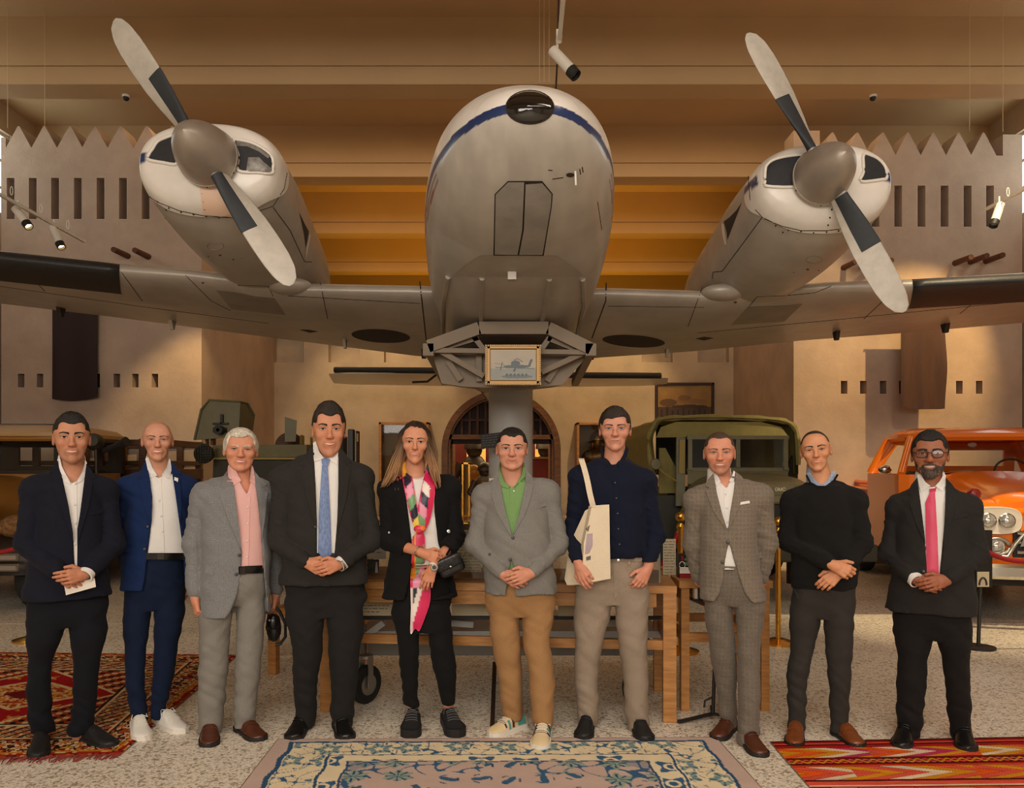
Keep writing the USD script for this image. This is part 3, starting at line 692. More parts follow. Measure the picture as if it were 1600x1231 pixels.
# ---- framed photograph hung on the front of the cradle
M('frame_cream', (226, 200, 158), .5); M('frame_gold', (196, 150, 84), .45, metal=.2)
MV('print_paper', .35, spec=.5)
fx = thing('framed_photograph', 'small framed print of a parked propeller aeroplane hung on the pedestal cradle', 'picture', at=W(801, 602, 6.42))
fw = lambda x, y, D=6.42: W(640 + x / 5.0, 380 + y / 5.0, D)
obj('backing', box(fw(592, 1108, 6.505), fw(1026, 792, 6.43)), 'frame_gold', fx)
for a, b in (((594, 792), (1026, 826)), ((594, 1074), (1026, 1110)), ((594, 792), (630, 1110)), ((990, 792), (1026, 1110))):
    p, q = fw(*a, 6.41), fw(*b, 6.41); obj('frame_bar', rbox(np.minimum(p, q) - [0, .012, 0], np.maximum(p, q) + [0, .015, 0], .004), 'frame_gold', fx)
bb = []
for a, b, n in (((598, 800), (1022, 800), 26), ((598, 1100), (1022, 1100), 26), ((602, 816), (602, 1086), 17), ((1018, 816), (1018, 1086), 17)):
    for i in range(n): bb.append(ball(fw(a[0] + (b[0] - a[0]) * i / (n - 1), a[1] + (b[1] - a[1]) * i / (n - 1), 6.395), .0085, 1))
obj('beading', cat_(bb), 'frame_cream', fx, kind='stuff')
# the print itself: a drawn aeroplane on a pale apron, as dye on one sheet
nx, nz = 120, 84; U, V = np.meshgrid(np.linspace(0, 1, nx), np.linspace(0, 1, nz), indexing='ij')
p0, p1 = fw(632, 1070, 6.41), fw(988, 830, 6.41)
ver = np.stack([p0[0] + U * (p1[0] - p0[0]), np.full_like(U, 6.408), p0[2] + V * (p1[2] - p0[2])], -1).reshape(-1, 3)
C = np.where((V > .38)[..., None], lin((176, 160, 132)), lin((138, 138, 126)))
C = C * (.9 + .2 * meshkit.fbm(np.stack([U * 6, V * 6, U * 0], -1), 3, 5))[..., None]
dark = lin((44, 62, 66))
def ell(cx, cz, rx, rz): return ((U - cx) / rx) ** 2 + ((V - cz) / rz) ** 2 < 1
def seg(x0, z0, x1, z1, w):
    d = np.array([x1 - x0, z1 - z0]); t = np.clip(((U - x0) * d[0] + (V - z0) * d[1]) / (d @ d), 0, 1); return np.hypot(U - x0 - t * d[0], V - z0 - t * d[1]) < w
for m_ in (ell(.58, .45, .3, .05), ell(.55, .55, .1, .09), seg(.85, .48, .9, .66, .028), seg(.12, .42, .95, .38, .012), seg(.22, .34, .26, .58, .012), seg(.10, .55, .30, .50, .008), seg(.52, .30, .56, .45, .025), seg(.62, .68, .7, .60, .012), seg(.52, .66, .6, .70, .012)):
    C[m_] = dark
C[ell(.58, .12, .34, .06)] = lin((84, 92, 90))
for k in range(6): C[ell(.36 + .085 * k, .17, .028, .05)] = lin((50, 56, 56))
obj('print_sheet', (ver, grid_mesh(nx, nz)), 'print_paper', fx, smooth=True, col=C.reshape(-1, 3))
# ================================================================== vehicles
M('orange_paint', (240, 118, 10), .2, spec=.5, coat=.4); M('chrome', (206, 204, 198), .12, metal=1.); M('chrome_dull', (168, 164, 156), .32, metal=.85); M('tyre', (26, 25, 24), .8, bump=.2); M('dark_interior', (40, 34, 28), .8)
M('pod_white', (216, 206, 186), .4); M('lamp_red', (110, 14, 16), .2, coat=.5); M('rubber_black', (22, 21, 20), .6)
M('tan_paint', (150, 104, 44), .3, var=.12, scale=3); M('cream_roof', (176, 140, 92), .55, var=.1, scale=4); M('brown_black', (40, 28, 20), .35); M('stake_wood', (78, 46, 24), .5, var=.35, scale=6, stretch=(1, 1, 6)); M('hide', (150, 108, 62), .95, rgb2=(92, 62, 36), scale=22, bump=.6)
M('olive_paint', (108, 102, 70), .45, var=.2, scale=5); M('olive_dark', (44, 42, 28), .6, var=.2, scale=6); M('olive_canvas', (138, 126, 70), .85, var=.16, scale=9, bump=.3, bscale=70); M('khaki_pale', (150, 128, 70), .8)  # the khaki is a plain pale tone for strips, straps and tins
MPANE('vehicle_glass', (.82, .84, .80)); M('lamp_glass', (200, 200, 194), .08, metal=.7)
class Frame:
    """local axes: u to the right of the picture, v away from the eye, turned by a about the vertical"""
    def __init__(s, x, y, a): s.o, s.c, s.s = np.array([x, y]), math.cos(a), math.sin(a)
    def p(s, u, v, z): return np.array([s.o[0] + u * s.c + v * s.s, s.o[1] + v * s.c - u * s.s, z])
    def m(s, mesh):
        v, f = vf(mesh); return np.stack([s.o[0] + v[:, 0] * s.c + v[:, 1] * s.s, s.o[1] + v[:, 1] * s.c - v[:, 0] * s.s, v[:, 2]], 1), f
def wheel(parent, fr, u, v, r, w, hub='chrome_dull', spokes=0, name='wheel'):
    p = path_of(name, parent); UsdGeom.Xform.Define(stage, p); ORIGIN[p] = ORIGIN[parent]
    t = lathe([(r * .62, -w / 2), (r * .9, -w / 2), (r, -w * .32), (r, w * .32), (r * .9, w / 2), (r * .62, w / 2)], (u, v, r), (1, 0, 0), 40); obj('tyre', fr.m(t), 'tyre', p, smooth=40)
    obj('hub', fr.m(lathe([(.001, w * .2), (r * .3, w * .22), (r * .62, w * .4), (r * .64, -w * .4), (r * .3, -w * .22), (.001, -w * .2)], (u, v, r), (1, 0, 0), 28)), hub, p, smooth=40)
def selip(w, h, z0, n=48, p=4.):
    """upper half of a superellipse, closed along the floor line z0"""
    g = np.linspace(0, np.pi, n); e = 2 / p
    return np.stack([np.sign(np.cos(g)) * np.abs(np.cos(g)) ** e * w, z0 + np.abs(np.sin(g)) ** e * (h - z0)], 1)
# ---- orange pickup
fr = Frame(4.98, 6.95, math.radians(12.5))
ot = thing('pickup_truck', 'glossy orange vintage pickup truck with paired headlamps, behind the man in the pink tie', 'truck', fr.p(0, 2.5, 0))
st = [(.06, .90, 1.06), (.10, .93, 1.12), (.2, .955, 1.17), (.5, .965, 1.235), (1.0, .97, 1.31), (1.62, .97, 1.395)]
I = [PchipInterpolator([a[0] for a in st], [a[k] for a in st]) for k in (1, 2)]
rings = []
for v in np.linspace(.06, 1.62, 28):
    q = selip(float(I[0](v)), float(I[1](v)), .60, 56, 5.); rings.append([fr.p(u, v, z) for u, z in q])
hood = loft(rings); obj('front_body', hood, 'orange_paint', ot, smooth=40)
rings = []
for v in np.linspace(.10, 1.58, 22):
    h = float(I[1](v)); rings.append([fr.p(u, v, z) for u, z in selip(.50, h + .055, h - .05, 30, 3.2)])
obj('bonnet', loft(rings), 'orange_paint', ot, smooth=40)
cowl = [[fr.p(u * .97, v, z) for u, v in ((-1, 1.56), (-.9, 1.50), (.9, 1.50), (1, 1.56), (1, 3.05), (-1, 3.05))] for z in (.5, 1.0, 1.38, 1.405)]
obj('cab', loft(cowl), 'orange_paint', ot, smooth=30)
A_, B_ = lambda s: fr.p(s * .94, 1.58, 1.40), lambda s: fr.p(s * .70, 2.12, 1.83)
C_, D_ = lambda s: fr.p(s * .92, 3.02, 1.40), lambda s: fr.p(s * .72, 2.95, 1.84)
for s in (-1, 1):
    obj('pillar', tube([A_(s), A_(s) * .5 + B_(s) * .5 + [0, 0, .012], B_(s)], [.045, .04, .045], 10), 'orange_paint', ot, smooth=40); obj('pillar', tube([C_(s), D_(s)], .07, 10), 'orange_paint', ot, smooth=40)
    obj('side_glass', (np.array([fr.p(s * .92, 1.75, 1.41), fr.p(s * .92, 2.95, 1.41), fr.p(s * .71, 2.88, 1.81), fr.p(s * .70, 2.2, 1.81)]), np.array([[0, 1, 2], [0, 2, 3]])), 'vehicle_glass', ot)
rf = []
for z, g in ((1.80, .0), (1.84, .035), (1.885, .03), (1.93, -.05), (1.955, -.17)):
    t = np.linspace(0, 2 * np.pi, 48, endpoint=False); rf.append([fr.p((.76 + g) * np.sign(math.cos(a)) * abs(math.cos(a)) ** .45, 2.52 + (.46 + g) * np.sign(math.sin(a)) * abs(math.sin(a)) ** .45, z) for a in t])
obj('roof', loft(rf), 'orange_paint', ot, smooth=40)
ws = [fr.p(-.92, 1.60, 1.41), fr.p(.92, 1.60, 1.41), fr.p(.70, 2.11, 1.81), fr.p(-.70, 2.11, 1.81)]
obj('windscreen', (np.array(ws), np.array([[0, 1, 2], [0, 2, 3]])), 'vehicle_glass', ot)
obj('windscreen_seal', tube([p + np.array([0, -.01, 0]) for p in ws], .012, 6, closed=True), 'rubber_black', ot)
# rear wall of the cab with its wide window opening
rw = lambda u, z: fr.p(u, 3.0 - (z - 1.4) * .12, z)
for a, b in (((-.74, 1.36), (-.62, 1.83)), ((.62, 1.36), (.74, 1.83)), ((-.62, 1.36), (.62, 1.50)), ((-.62, 1.70), (.62, 1.83))):
    q = [rw(a[0], a[1]), rw(b[0], a[1]), rw(b[0], b[1]), rw(a[0], b[1])]; obj('rear_wall', m3.Manifold.hull_points(np.array(q + [x + [0, .03, 0] for x in q])), 'orange_paint', ot)
obj('bench_seat', fr.m(rbox((-.85, 2.6, 1.0), (.85, 2.8, 1.43), .05)), 'dark_interior', ot); obj('dashboard', fr.m(rbox((-.88, 1.62, 1.25), (.88, 1.85, 1.44), .04)), 'dark_interior', ot)
obj('steering_wheel', tube([fr.p(.38 + .19 * math.cos(t), 2.08 + .06 * math.sin(t), 1.42 + .16 * math.sin(t)) for t in np.linspace(0, 2 * np.pi, 30, endpoint=False)], .012, 8, closed=True), 'rubber_black', ot, smooth=60)
obj('rear_mirror', fr.m(ball((-.02, 2.15, 1.75), (.05, .015, .03), 2)), 'pod_white', ot)
for s in (-1, 1):
    wp = obj('wiper', tube([fr.p(s * .35 - .25, 1.52, 1.41), fr.p(s * .35 - .1, 1.555, 1.432), fr.p(s * .35 + .22, 1.60, 1.455)], .008, 6), 'chrome', ot)
    # headlamp pod: oval white bezel holding two lamps
    pod = [[fr.p(s * .52 + a * sx * 1.0, y, z0) for a, z0 in [(k * np.sign(math.cos(t)) * abs(math.cos(t)) ** .7, .995 + .128 * g * np.sign(math.sin(t)) * abs(math.sin(t)) ** .7) for t in np.linspace(0, 2 * np.pi, 44, endpoint=False)]] for k, g, y, sx in ((.215, 1., .10, 1), (.215, 1., .035, 1), (.205, .95, .02, 1), (.18, .80, .025, 1))]
    p = obj('headlamp_bezel', loft(pod), 'pod_white', ot, smooth=40)
    for k in (-.078, .078):
        obj('headlamp', fr.m(lathe([(.001, .052), (.03, .048), (.055, .035), (.066, .012), (.066, 0)], (s * .52 + k, .03, .995), (0, -1, 0), 28)), 'lamp_glass', p, smooth=60); obj('lamp_ring', fr.m(lathe([(.064, .0), (.064, .022), (.072, .018), (.074, 0)], (s * .52 + k, .03, .995), (0, -1, 0), 28)), 'chrome', p, smooth=40)
    obj('marker_lamp', fr.m(lathe([(.001, .03), (.04, .025), (.055, .008), (.055, -.04)], (s * .68, .11, 1.235), (0, -1, 0), 24)), 'lamp_red', ot, smooth=40)
    obj('parking_lamp', fr.m(lathe([(.001, .035), (.05, .03), (.075, .0)], (s * .52, .04, .755), (0, -1, 0), 28)), 'lamp_glass', ot, smooth=60)
    e = [fr.p(s * .52 + .105 * math.cos(t), .035, .755 + .075 * math.sin(t)) for t in np.linspace(0, 2 * np.pi, 28, endpoint=False)]; obj('parking_lamp_ring', tube(e, .018, 8, closed=True), 'chrome_dull', ot, smooth=60)
    obj('door_mirror', fr.m(ball((s * 1.02, 1.95, 1.46), (.075, .05, .05), 2)), 'chrome', ot, smooth=60); obj('mirror_arm', tube([fr.p(s * .95, 1.95, 1.40), fr.p(s * 1.02, 1.95, 1.46)], .012, 8), 'chrome', ot)
obj('grille_recess', fr.m(box((-.38, .035, .66), (.38, .075, .90))), 'rubber_black', ot)
for z, r in ((.885, .022), (.80, .018), (.71, .018)): obj('grille_bar', tube([fr.p(u, .03 - .01 * math.cos(u * 1.5), z) for u in np.linspace(-.36, .36, 14)], r, 8), 'chrome', ot, smooth=60)
for s in (-1, 1):
    obj('grille_fin', m3.Manifold.hull_points(np.array([fr.p(s * .34, .0, .76), fr.p(s * .20, .0, .76), fr.p(s * .26, .0, .88), fr.p(s * .30, .0, .88), fr.p(s * .27, -.04, .78), fr.p(s * .27, -.02, .86)])), 'chrome', ot)
    obj('grille_surround', tube([fr.p(s * .90, .05, .66), fr.p(s * .44, .01, .665), fr.p(s * .38, .01, .78), fr.p(s * .28, .02, .905), fr.p(0, .02, .915)], .02, 8), 'chrome_dull', ot, smooth=60)
q = [[fr.p(u, -.10 + .10 * abs(u / 1.02) ** 3 + d, z) for d, z in ((0, .47), (-.03, .50), (-.03, .58), (0, .61), (.03, .60), (.03, .48))] for u in np.linspace(-1.02, 1.02, 25)]
obj('bumper', loft(q), 'chrome', ot, smooth=40); obj('valance', fr.m(box((-.93, .08, .48), (.93, .14, .68))), 'orange_paint', ot)
obj('belt_trim', tube([fr.p(u, .045 if abs(u) < .8 else .06, 1.075) for u in np.linspace(-.55, .55, 9)], .01, 6), 'orange_paint', ot)
# load bed with step side and rear mudguards
for s in (-1, 1):
    obj('bed_side', fr.m(rbox((s * .72 - .025, 3.15, .62), (s * .72 + .025, 5.0, 1.27), .01)), 'orange_paint', ot); obj('bed_rail', tube([fr.p(s * .74, 3.15, 1.27), fr.p(s * .74, 5.0, 1.27)], .035, 10), 'orange_paint', ot, smooth=60)
    obj('bed_ledge', fr.m(rbox((s * .82 - .1, 3.2, 1.17), (s * .82 + .02, 4.9, 1.20), .01)), 'orange_paint', ot)
    g = [[fr.p(s * (.72 + .24 * (1 - k ** 2.4)), 4.05 + rr * math.cos(t), max(.36, .42 + rr * math.sin(t))) for t in np.linspace(0, np.pi, 26)] for k, rr in ((1., .50), (.9, .49), (.6, .45), (.2, .42), (0., .36))]
    g = np.array(g); m_, n_ = g.shape[:2]; obj('mudguard', (g.reshape(-1, 3), grid_mesh(m_, n_)), 'orange_paint', ot, smooth=60)
obj('bed_floor', fr.m(box((-.7, 3.15, .62), (.7, 5.0, .66))), 'dark_interior', ot); obj('tailgate', fr.m(rbox((-.7, 4.97, .62), (.7, 5.02, 1.2), .01)), 'orange_paint', ot); obj('front_board', fr.m(rbox((-.7, 3.13, .62), (.7, 3.17, 1.27), .01)), 'orange_paint', ot)
for u in (-.8, .8):
    for v in (.85, 4.05): wheel(ot, fr, u, v, .36, .2)
obj('chassis', fr.m(box((-.6, .3, .36), (.6, 5., .6))), 'rubber_black', ot)

# ---- tan vintage lorry with a stake bed
fr = Frame(-5.72, 7.45, math.radians(-3))
lt = thing('vintage_lorry', 'tan and black vintage lorry with a wooden stake bed, behind the man in navy', 'lorry', fr.p(0, 1.8, 0))
q = []
for v, w, h in ((.12, .36, 1.30), (.2, .40, 1.36), (.8, .50, 1.385), (1.2, .58, 1.40)): q.append([fr.p(u, v, z) for u, z in selip(w, h, .62, 40, 3.2)])
obj('bonnet', loft(q), 'tan_paint', lt, smooth=40); obj('radiator', fr.m(rbox((-.34, .05, .6), (.34, .14, 1.32), .05)), 'chrome_dull', lt)
q = []
for z in (.55, 1.0, 1.36, 1.41): q.append([fr.p(.84 * np.sign(math.cos(t)) * abs(math.cos(t)) ** .3, 1.85 + .68 * np.sign(math.sin(t)) * abs(math.sin(t)) ** .3, z) for t in np.linspace(0, 2 * np.pi, 40, endpoint=False)])
obj('cab', loft(q), 'tan_paint', lt, smooth=40)
for s in (-1, 1):
    for v0, v1 in ((1.22, 1.26), (2.42, 2.40)): obj('pillar', obox(fr.p(s * .80, v0, 1.4), fr.p(s * .80, v1, 1.86), .06, .06, (0, 1, 0)), 'brown_black', lt)
q = []
for z, g in ((1.80, -.02), (1.83, .05), (1.87, .05), (1.93, -.02), (1.965, -.2)): q.append([fr.p((.84 + g) * np.sign(math.cos(t)) * abs(math.cos(t)) ** .35, 1.78 + (.78 + g) * np.sign(math.sin(t)) * abs(math.sin(t)) ** .35, z) for t in np.linspace(0, 2 * np.pi, 48, endpoint=False)])
obj('roof', loft(q), 'cream_roof', lt, smooth=40); obj('visor', fr.m(rbox((-.86, .94, 1.775), (.86, 1.2, 1.825), .02)), 'tan_paint', lt); obj('roof_rack', fr.m(rbox((-.9, 1.5, 1.965), (.52, 1.6, 1.995), .01)), 'brown_black', lt)
obj('windscreen', (np.array([fr.p(-.78, 1.2, 1.42), fr.p(.78, 1.2, 1.42), fr.p(.78, 1.24, 1.8), fr.p(-.78, 1.24, 1.8)]), np.array([[0, 1, 2], [0, 2, 3]])), 'vehicle_glass', lt)
for u in (-.8, -.02, .78): obj('windscreen_frame', obox(fr.p(u, 1.19, 1.4), fr.p(u, 1.23, 1.82), .045, .03, (0, 1, 0)), 'brown_black', lt)
obj('windscreen_frame', obox(fr.p(-.82, 1.19, 1.43), fr.p(.82, 1.19, 1.43), .04, .04), 'brown_black', lt)
for a, b in (((-.8, 1.4), (-.5, 1.82)), ((.62, 1.4), (.8, 1.82)), ((-.5, 1.4), (.62, 1.50)), ((-.5, 1.74), (.62, 1.82)), ((-.02, 1.5), (.06, 1.74))): obj('rear_wall', fr.m(box((a[0], 2.46, a[1]), (b[0], 2.5, b[1]))), 'brown_black', lt)
obj('bench_seat', fr.m(rbox((-.72, 2.0, .9), (.72, 2.3, 1.45), .05)), 'brown_black', lt)
for s in (-1, 1):
    g = np.array([[fr.p(s * (.50 + .36 * k), .72 + (rr) * math.cos(t), max(.4, .42 + rr * math.sin(t))) for t in np.linspace(-.1, np.pi + .1, 26)] for k, rr in ((0., .50), (.3, .52), (.8, .50), (1., .44))]); obj('mudguard', (g.reshape(-1, 3), grid_mesh(*g.shape[:2])), 'brown_black', lt, smooth=60)
    obj('running_board', fr.m(rbox((s * .68 - .2, 1.15, .42), (s * .68 + .2, 2.6, .47), .01)), 'brown_black', lt)
    obj('headlamp', fr.m(lathe([(.001, .10), (.07, .085), (.11, .04), (.115, 0), (.08, -.1), (.001, -.14)], (s * .50, .12, 1.08), (0, -1, 0), 28)), 'chrome_dull', lt, smooth=50)
    for v in (.72, 3.1): wheel(lt, fr, s * .72, v, .37, .16, 'tan_paint')
for z in (.62, .52): obj('bumper', fr.m(rbox((-.9, -.12, z - .035), (.96, -.06, z + .035), .015)), 'chrome_dull', lt)
obj('fur_cover', ball(fr.p(.66, .42, .88), (.17, .2, .12), 3), 'hide', lt, smooth=60)
obj('chassis', fr.m(box((-.5, .1, .4), (.5, 4., .62))), 'brown_black', lt)
# stake bed: posts, rails and boards
bx0, bx1, by0, by1 = -.70, 1.30, 2.65, 4.0
obj('bed_floor', fr.m(box((bx0, by0, .82), (bx1, by1, .9))), 'stake_wood', lt)
for y in (by0, by1 - .05):
    for k in range(8): u = bx0 + k * (bx1 - bx0 - .09) / 7; obj('stake', fr.m(rbox((u, y - .02, .85), (u + .09, y + .03, 1.86), .006)), 'stake_wood', lt)
    for z, h in ((1.81, .085), (1.54, .06), (1.38, .15), (1.18, .15), (.98, .15)): obj('board', fr.m(rbox((bx0, y + .03, z - h / 2), (bx1, y + .06, z + h / 2), .005)), 'stake_wood', lt)
for x in (bx0, bx1 - .05):
    for z, h in ((1.81, .085), (1.54, .06), (1.38, .15), (1.18, .15), (.98, .15)): obj('board', fr.m(rbox((x, by0, z - h / 2), (x + .04, by1, z + h / 2), .005)), 'stake_wood', lt)
# spot lamp and horn on the cab corner
sl = lt
obj('lamp_drum', lathe([(.001, .10), (.06, .09), (.095, .03), (.10, -.06), (.08, -.12), (.001, -.14)], W(147, 690, 8.9), (.3, -1, .1), 28), 'olive_dark', sl, smooth=50); obj('stem', tube([W(150, 700, 8.9), W(151, 760, 8.95)], .02, 8), 'brown_black', sl)
obj('horn', lathe([(.001, 0), (.03, .02), (.035, .2), (.06, .34), (.001, .34)], W(160, 705, 8.9), (1, -.2, .35), 20), 'rubber_black', sl, smooth=50); obj('lamp_post', tube([W(151, 760, 8.95), W(151, 960, 9.2)], .03, 8), 'brown_black', sl)

# ---- armoured carrier with a gun shield
ac = thing('armoured_vehicle', 'olive armoured vehicle with an angular gun shield, behind the white-haired man', 'military vehicle', W(400, 870, 10.2))
S = lambda x, y, D=9.4: W(280 + x / 8.79, 600 + y / 8.79, D)
def plate(front, t=.03, dx=0):
    f = np.array(front); return m3.Manifold.hull_points(np.vstack([f, f + [dx, t, 0]]))
sh = man(plate([S(410, 215), S(840, 240), S(820, 640), S(745, 725), S(200, 720), S(205, 770), S(300, 350)]))
sh = sh - man(box(S(575, 590, 9.2), S(670, 690, 9.9)))
obj('gun_shield', sh, 'olive_paint', ac); obj('shield_wing', plate([S(838, 240), S(935, 262, 9.6), S(1035, 425, 9.75), S(1000, 640, 9.75), S(815, 640)]), 'olive_paint', ac)
obj('shield_edge', tube([S(205, 765, 9.38), S(300, 350, 9.38), S(410, 215, 9.38), S(840, 240, 9.38), S(940, 262, 9.58), S(1035, 425, 9.73)], .012, 6), 'olive_paint', ac)
obj('sight_slot', cat_([box(S(560, 415, 9.36), S(610, 545, 9.39)), box(S(455, 530, 9.36), S(680, 556, 9.39))]), 'olive_dark', ac); obj('gun_muzzle', lathe([(.001, .0), (.05, 0), (.055, .22), (.02, .22)], S(622, 640, 9.5), (0, -1, 0), 24), 'rubber_black', ac, smooth=40)
g = np.linspace(0, 2 * np.pi, 30, endpoint=False)
obj('mudlamp', lathe([(.001, .05), (.10, .03), (.118, 0), (.10, -.08), (.001, -.12)], S(335, 955, 9.0), (0, -1, 0), 30), 'rubber_black', ac, smooth=50)
gr = []
for k in range(-3, 4):
    r = math.sqrt(max(.112 ** 2 - (k * .03) ** 2, 0)); c = S(335, 955, 8.94); gr += [tube([c + [k * .03, 0, -r], c + [k * .03, -.02, 0], c + [k * .03, 0, r]], .004, 5), tube([c + [-r, 0, k * .03], c + [0, -.02, k * .03], c + [r, 0, k * .03]], .004, 5)]
obj('lamp_guard', cat_(gr), 'olive_dark', ac, kind='stuff'); obj('lamp_arm', tube([S(450, 980, 9.05), S(480, 860, 9.1), S(500, 1010, 9.2)], .02, 8), 'olive_paint', ac)
obj('gun_cradle', cat_([box(S(360, 720, 9.5), S(410, 900, 9.56)), box(S(430, 720, 9.5), S(505, 840, 9.6))]), 'stake_wood', ac)
hull = [S(500, 840, 9.25), S(1750, 830, 9.25), S(1750, 1000, 9.2), S(490, 1010, 9.2)]
obj('hull_upper', m3.Manifold.hull_points(np.array(hull + [p + np.array([0, 2.2, 0]) for p in hull])), 'olive_paint', ac)
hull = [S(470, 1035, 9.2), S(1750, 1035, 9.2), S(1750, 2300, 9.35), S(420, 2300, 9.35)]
obj('hull_lower', m3.Manifold.hull_points(np.array(hull + [p + np.array([0, 2.2, 0]) for p in hull])), 'olive_dark', ac); obj('hull_strip', box(S(480, 1008, 9.14), S(1750, 1036, 9.3)), 'khaki_pale', ac)
fr = Frame(float(S(1100, 0)[0]), 9.6, 0.)
for u in (-.75, .75): wheel(ac, fr, u, .5, .42, .22, 'olive_dark')
obj('hatch_plate', m3.Manifold.hull_points(np.array([W(445, 690, 9.6), W(462, 690, 9.6), W(464, 657, 9.6), W(445, 651, 9.6), W(445, 690, 9.66), W(462, 690, 9.66), W(464, 657, 9.66), W(445, 651, 9.66)])), 'olive_paint', ac)
obj('hatch_disc', lathe([(.001, .03), (.17, .02), (.18, 0), (.17, -.03), (.001, -.03)], W(452, 696, 9.9), (.2, -1, .3), 28), 'stake_wood', ac, smooth=40); obj('stowage_tin', rbox(W(468, 695, 9.8), W(476, 680, 9.95), .01), 'khaki_pale', ac); obj('stowage_tin', rbox(W(484, 695, 9.7), W(489, 683, 9.8), .01), 'khaki_pale', ac)
M('box_black', (40, 38, 36), .5)
bx = thing('equipment_box', 'tall narrow black box with a brown side, beside the tall man\'s shoulder', 'box', W(550, 924, 9.2))
obj('box_body', rbox(W(543, 923, 9.2), W(555, 671, 9.3), .01), 'box_black', bx); obj('side_panel', box(W(555.5, 800, 9.22), W(562, 674, 9.4)), 'stake_wood', bx); obj('label_plate', box(W(557, 690, 9.21), W(560, 677, 9.22)), 'khaki_pale', bx); obj('top_box', rbox(W(531, 800, 9.3), W(543, 682, 9.5), .01), 'dark_interior', bx)

# ---- canvas-topped army truck
gt = thing('army_truck', 'olive army truck with a canvas hood and split windscreen, behind the check-suited man', 'truck', W(1120, 880, 10.))
G = lambda x, y, D=9.5: W(980 + x / 5.517, 640 + y / 5.517, D)
prof = [(60, 560), (20, 260), (60, 150), (160, 105), (280, 82), (420, 68), (760, 62), (1100, 72), (1330, 92), (1420, 130), (1465, 230), (1475, 560)]
rg = []
for D in (9.40, 9.46, 9.55, 9.9, 10.4, 10.9, 11.35):
    k = 1.0 if D > 9.5 else (.985 if D > 9.41 else .965); c = G(750, 330, 9.5)
    pts = [G(max(x, 175) if False else x + (150 if x < 100 else (70 if x < 200 else 0)), y, 9.5) for x, y in prof]
    rg.append([np.array([c[0] + (p[0] - c[0]) * k, D, c[2] + (p[2] - c[2]) * k + .012 * math.sin(p[0] * 20 + D * 7) * (D > 9.5)]) for p in pts])
pr_ = np.array(rg); t = np.linspace(0, 1, pr_.shape[1]); tt = np.linspace(0, 1, 60); pr_ = np.stack([np.stack([PchipInterpolator(t, r[:, k])(tt) for k in range(3)], 1) for r in pr_])

inner = pr_.copy(); cc = pr_.mean(1, keepdims=True); inner = cc + (pr_ - cc) * .965; inner[..., 1] = pr_[..., 1]
obj('canvas_hood', loft(np.concatenate([pr_, inner[:, ::-1]], 1), capped=False), 'olive_canvas', gt, smooth=50)
obj('canvas_front', plate([G(250, 240, 9.47), G(290, 150, 9.47), G(420, 105, 9.47), G(1150, 105, 9.47), G(1330, 150, 9.47), G(1385, 225, 9.47)], .03), 'olive_canvas', gt)
rr_ = []
for i in range(26):
    a = i / 25; k = int(a * 59); p = pr_[1][k]; rr_.append(ball(p, (.035, .03, .035), 1))
obj('hood_edge_roll', tube([pr_[1][k] for k in range(0, 60, 2)], [.035 + .008 * math.sin(k * 2.1) for k in range(30)], 10), 'olive_canvas', gt, smooth=60)
obj('hood_lacing', cat_([ball(G(x, 228, 9.43), .008, 1) for x in range(540, 1400, 60)]), 'rubber_black', gt, kind='stuff')
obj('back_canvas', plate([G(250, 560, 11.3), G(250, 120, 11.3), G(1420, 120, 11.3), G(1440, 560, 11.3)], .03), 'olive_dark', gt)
# cab: windscreen with a centre bar, door opening to the left, scuttle, bonnet, grille
for a, b, w in (((540, 245), (540, 520), .05), ((955, 245), (955, 500), .045), ((1365, 245), (1365, 520), .05)): obj('windscreen_post', obox(G(*a, 9.42), G(*b, 9.38), w, .04, (0, 1, 0)), 'olive_paint', gt)
for y in (240, 515): obj('windscreen_rail', obox(G(515, y, 9.41), G(1390, y, 9.41), .04, .045), 'olive_paint', gt)
for a, b in ((555, 945), (965, 1355)): obj('windscreen', (np.array([G(a, 255, 9.42), G(b, 255, 9.42), G(b, 505, 9.4), G(a, 505, 9.4)]), np.array([[0, 1, 2], [0, 2, 3]])), 'vehicle_glass', gt)
obj('side_post', obox(G(460, 240, 9.5), G(455, 830, 9.45), .11, .05, (0, 1, 0)), 'olive_paint', gt); obj('post_strap', obox(G(475, 260, 9.44), G(470, 550, 9.44), .07, .02, (0, 1, 0)), 'khaki_pale', gt)
obj('door_canvas', plate([G(275, 330, 9.75), G(330, 330, 9.75), G(430, 520, 9.75), G(430, 720, 9.75), G(275, 720, 9.75)], .03), 'olive_canvas', gt)
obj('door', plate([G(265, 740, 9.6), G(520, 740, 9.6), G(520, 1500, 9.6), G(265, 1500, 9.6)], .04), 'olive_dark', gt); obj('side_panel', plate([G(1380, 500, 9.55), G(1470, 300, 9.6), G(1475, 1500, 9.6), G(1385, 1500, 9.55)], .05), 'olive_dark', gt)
mr = obj('mirror_disc', lathe([(.001, .02), (.06, .015), (.068, 0), (.06, -.02), (.001, -.025)], G(245, 470, 9.2), (.1, -1, 0), 26), 'olive_paint', gt, smooth=50); obj('mirror_stalk', tube([G(255, 490, 9.22), G(320, 550, 9.3), G(430, 620, 9.4)], .012, 8), 'khaki_pale', gt)
obj('scuttle', m3.Manifold.hull_points(np.array([G(520, 525, 9.4), G(1390, 525, 9.4), G(1380, 620, 9.35), G(520, 640, 9.35), G(520, 525, 10), G(1390, 525, 10), G(1380, 900, 10), G(520, 900, 10)])), 'olive_paint', gt)
q = []
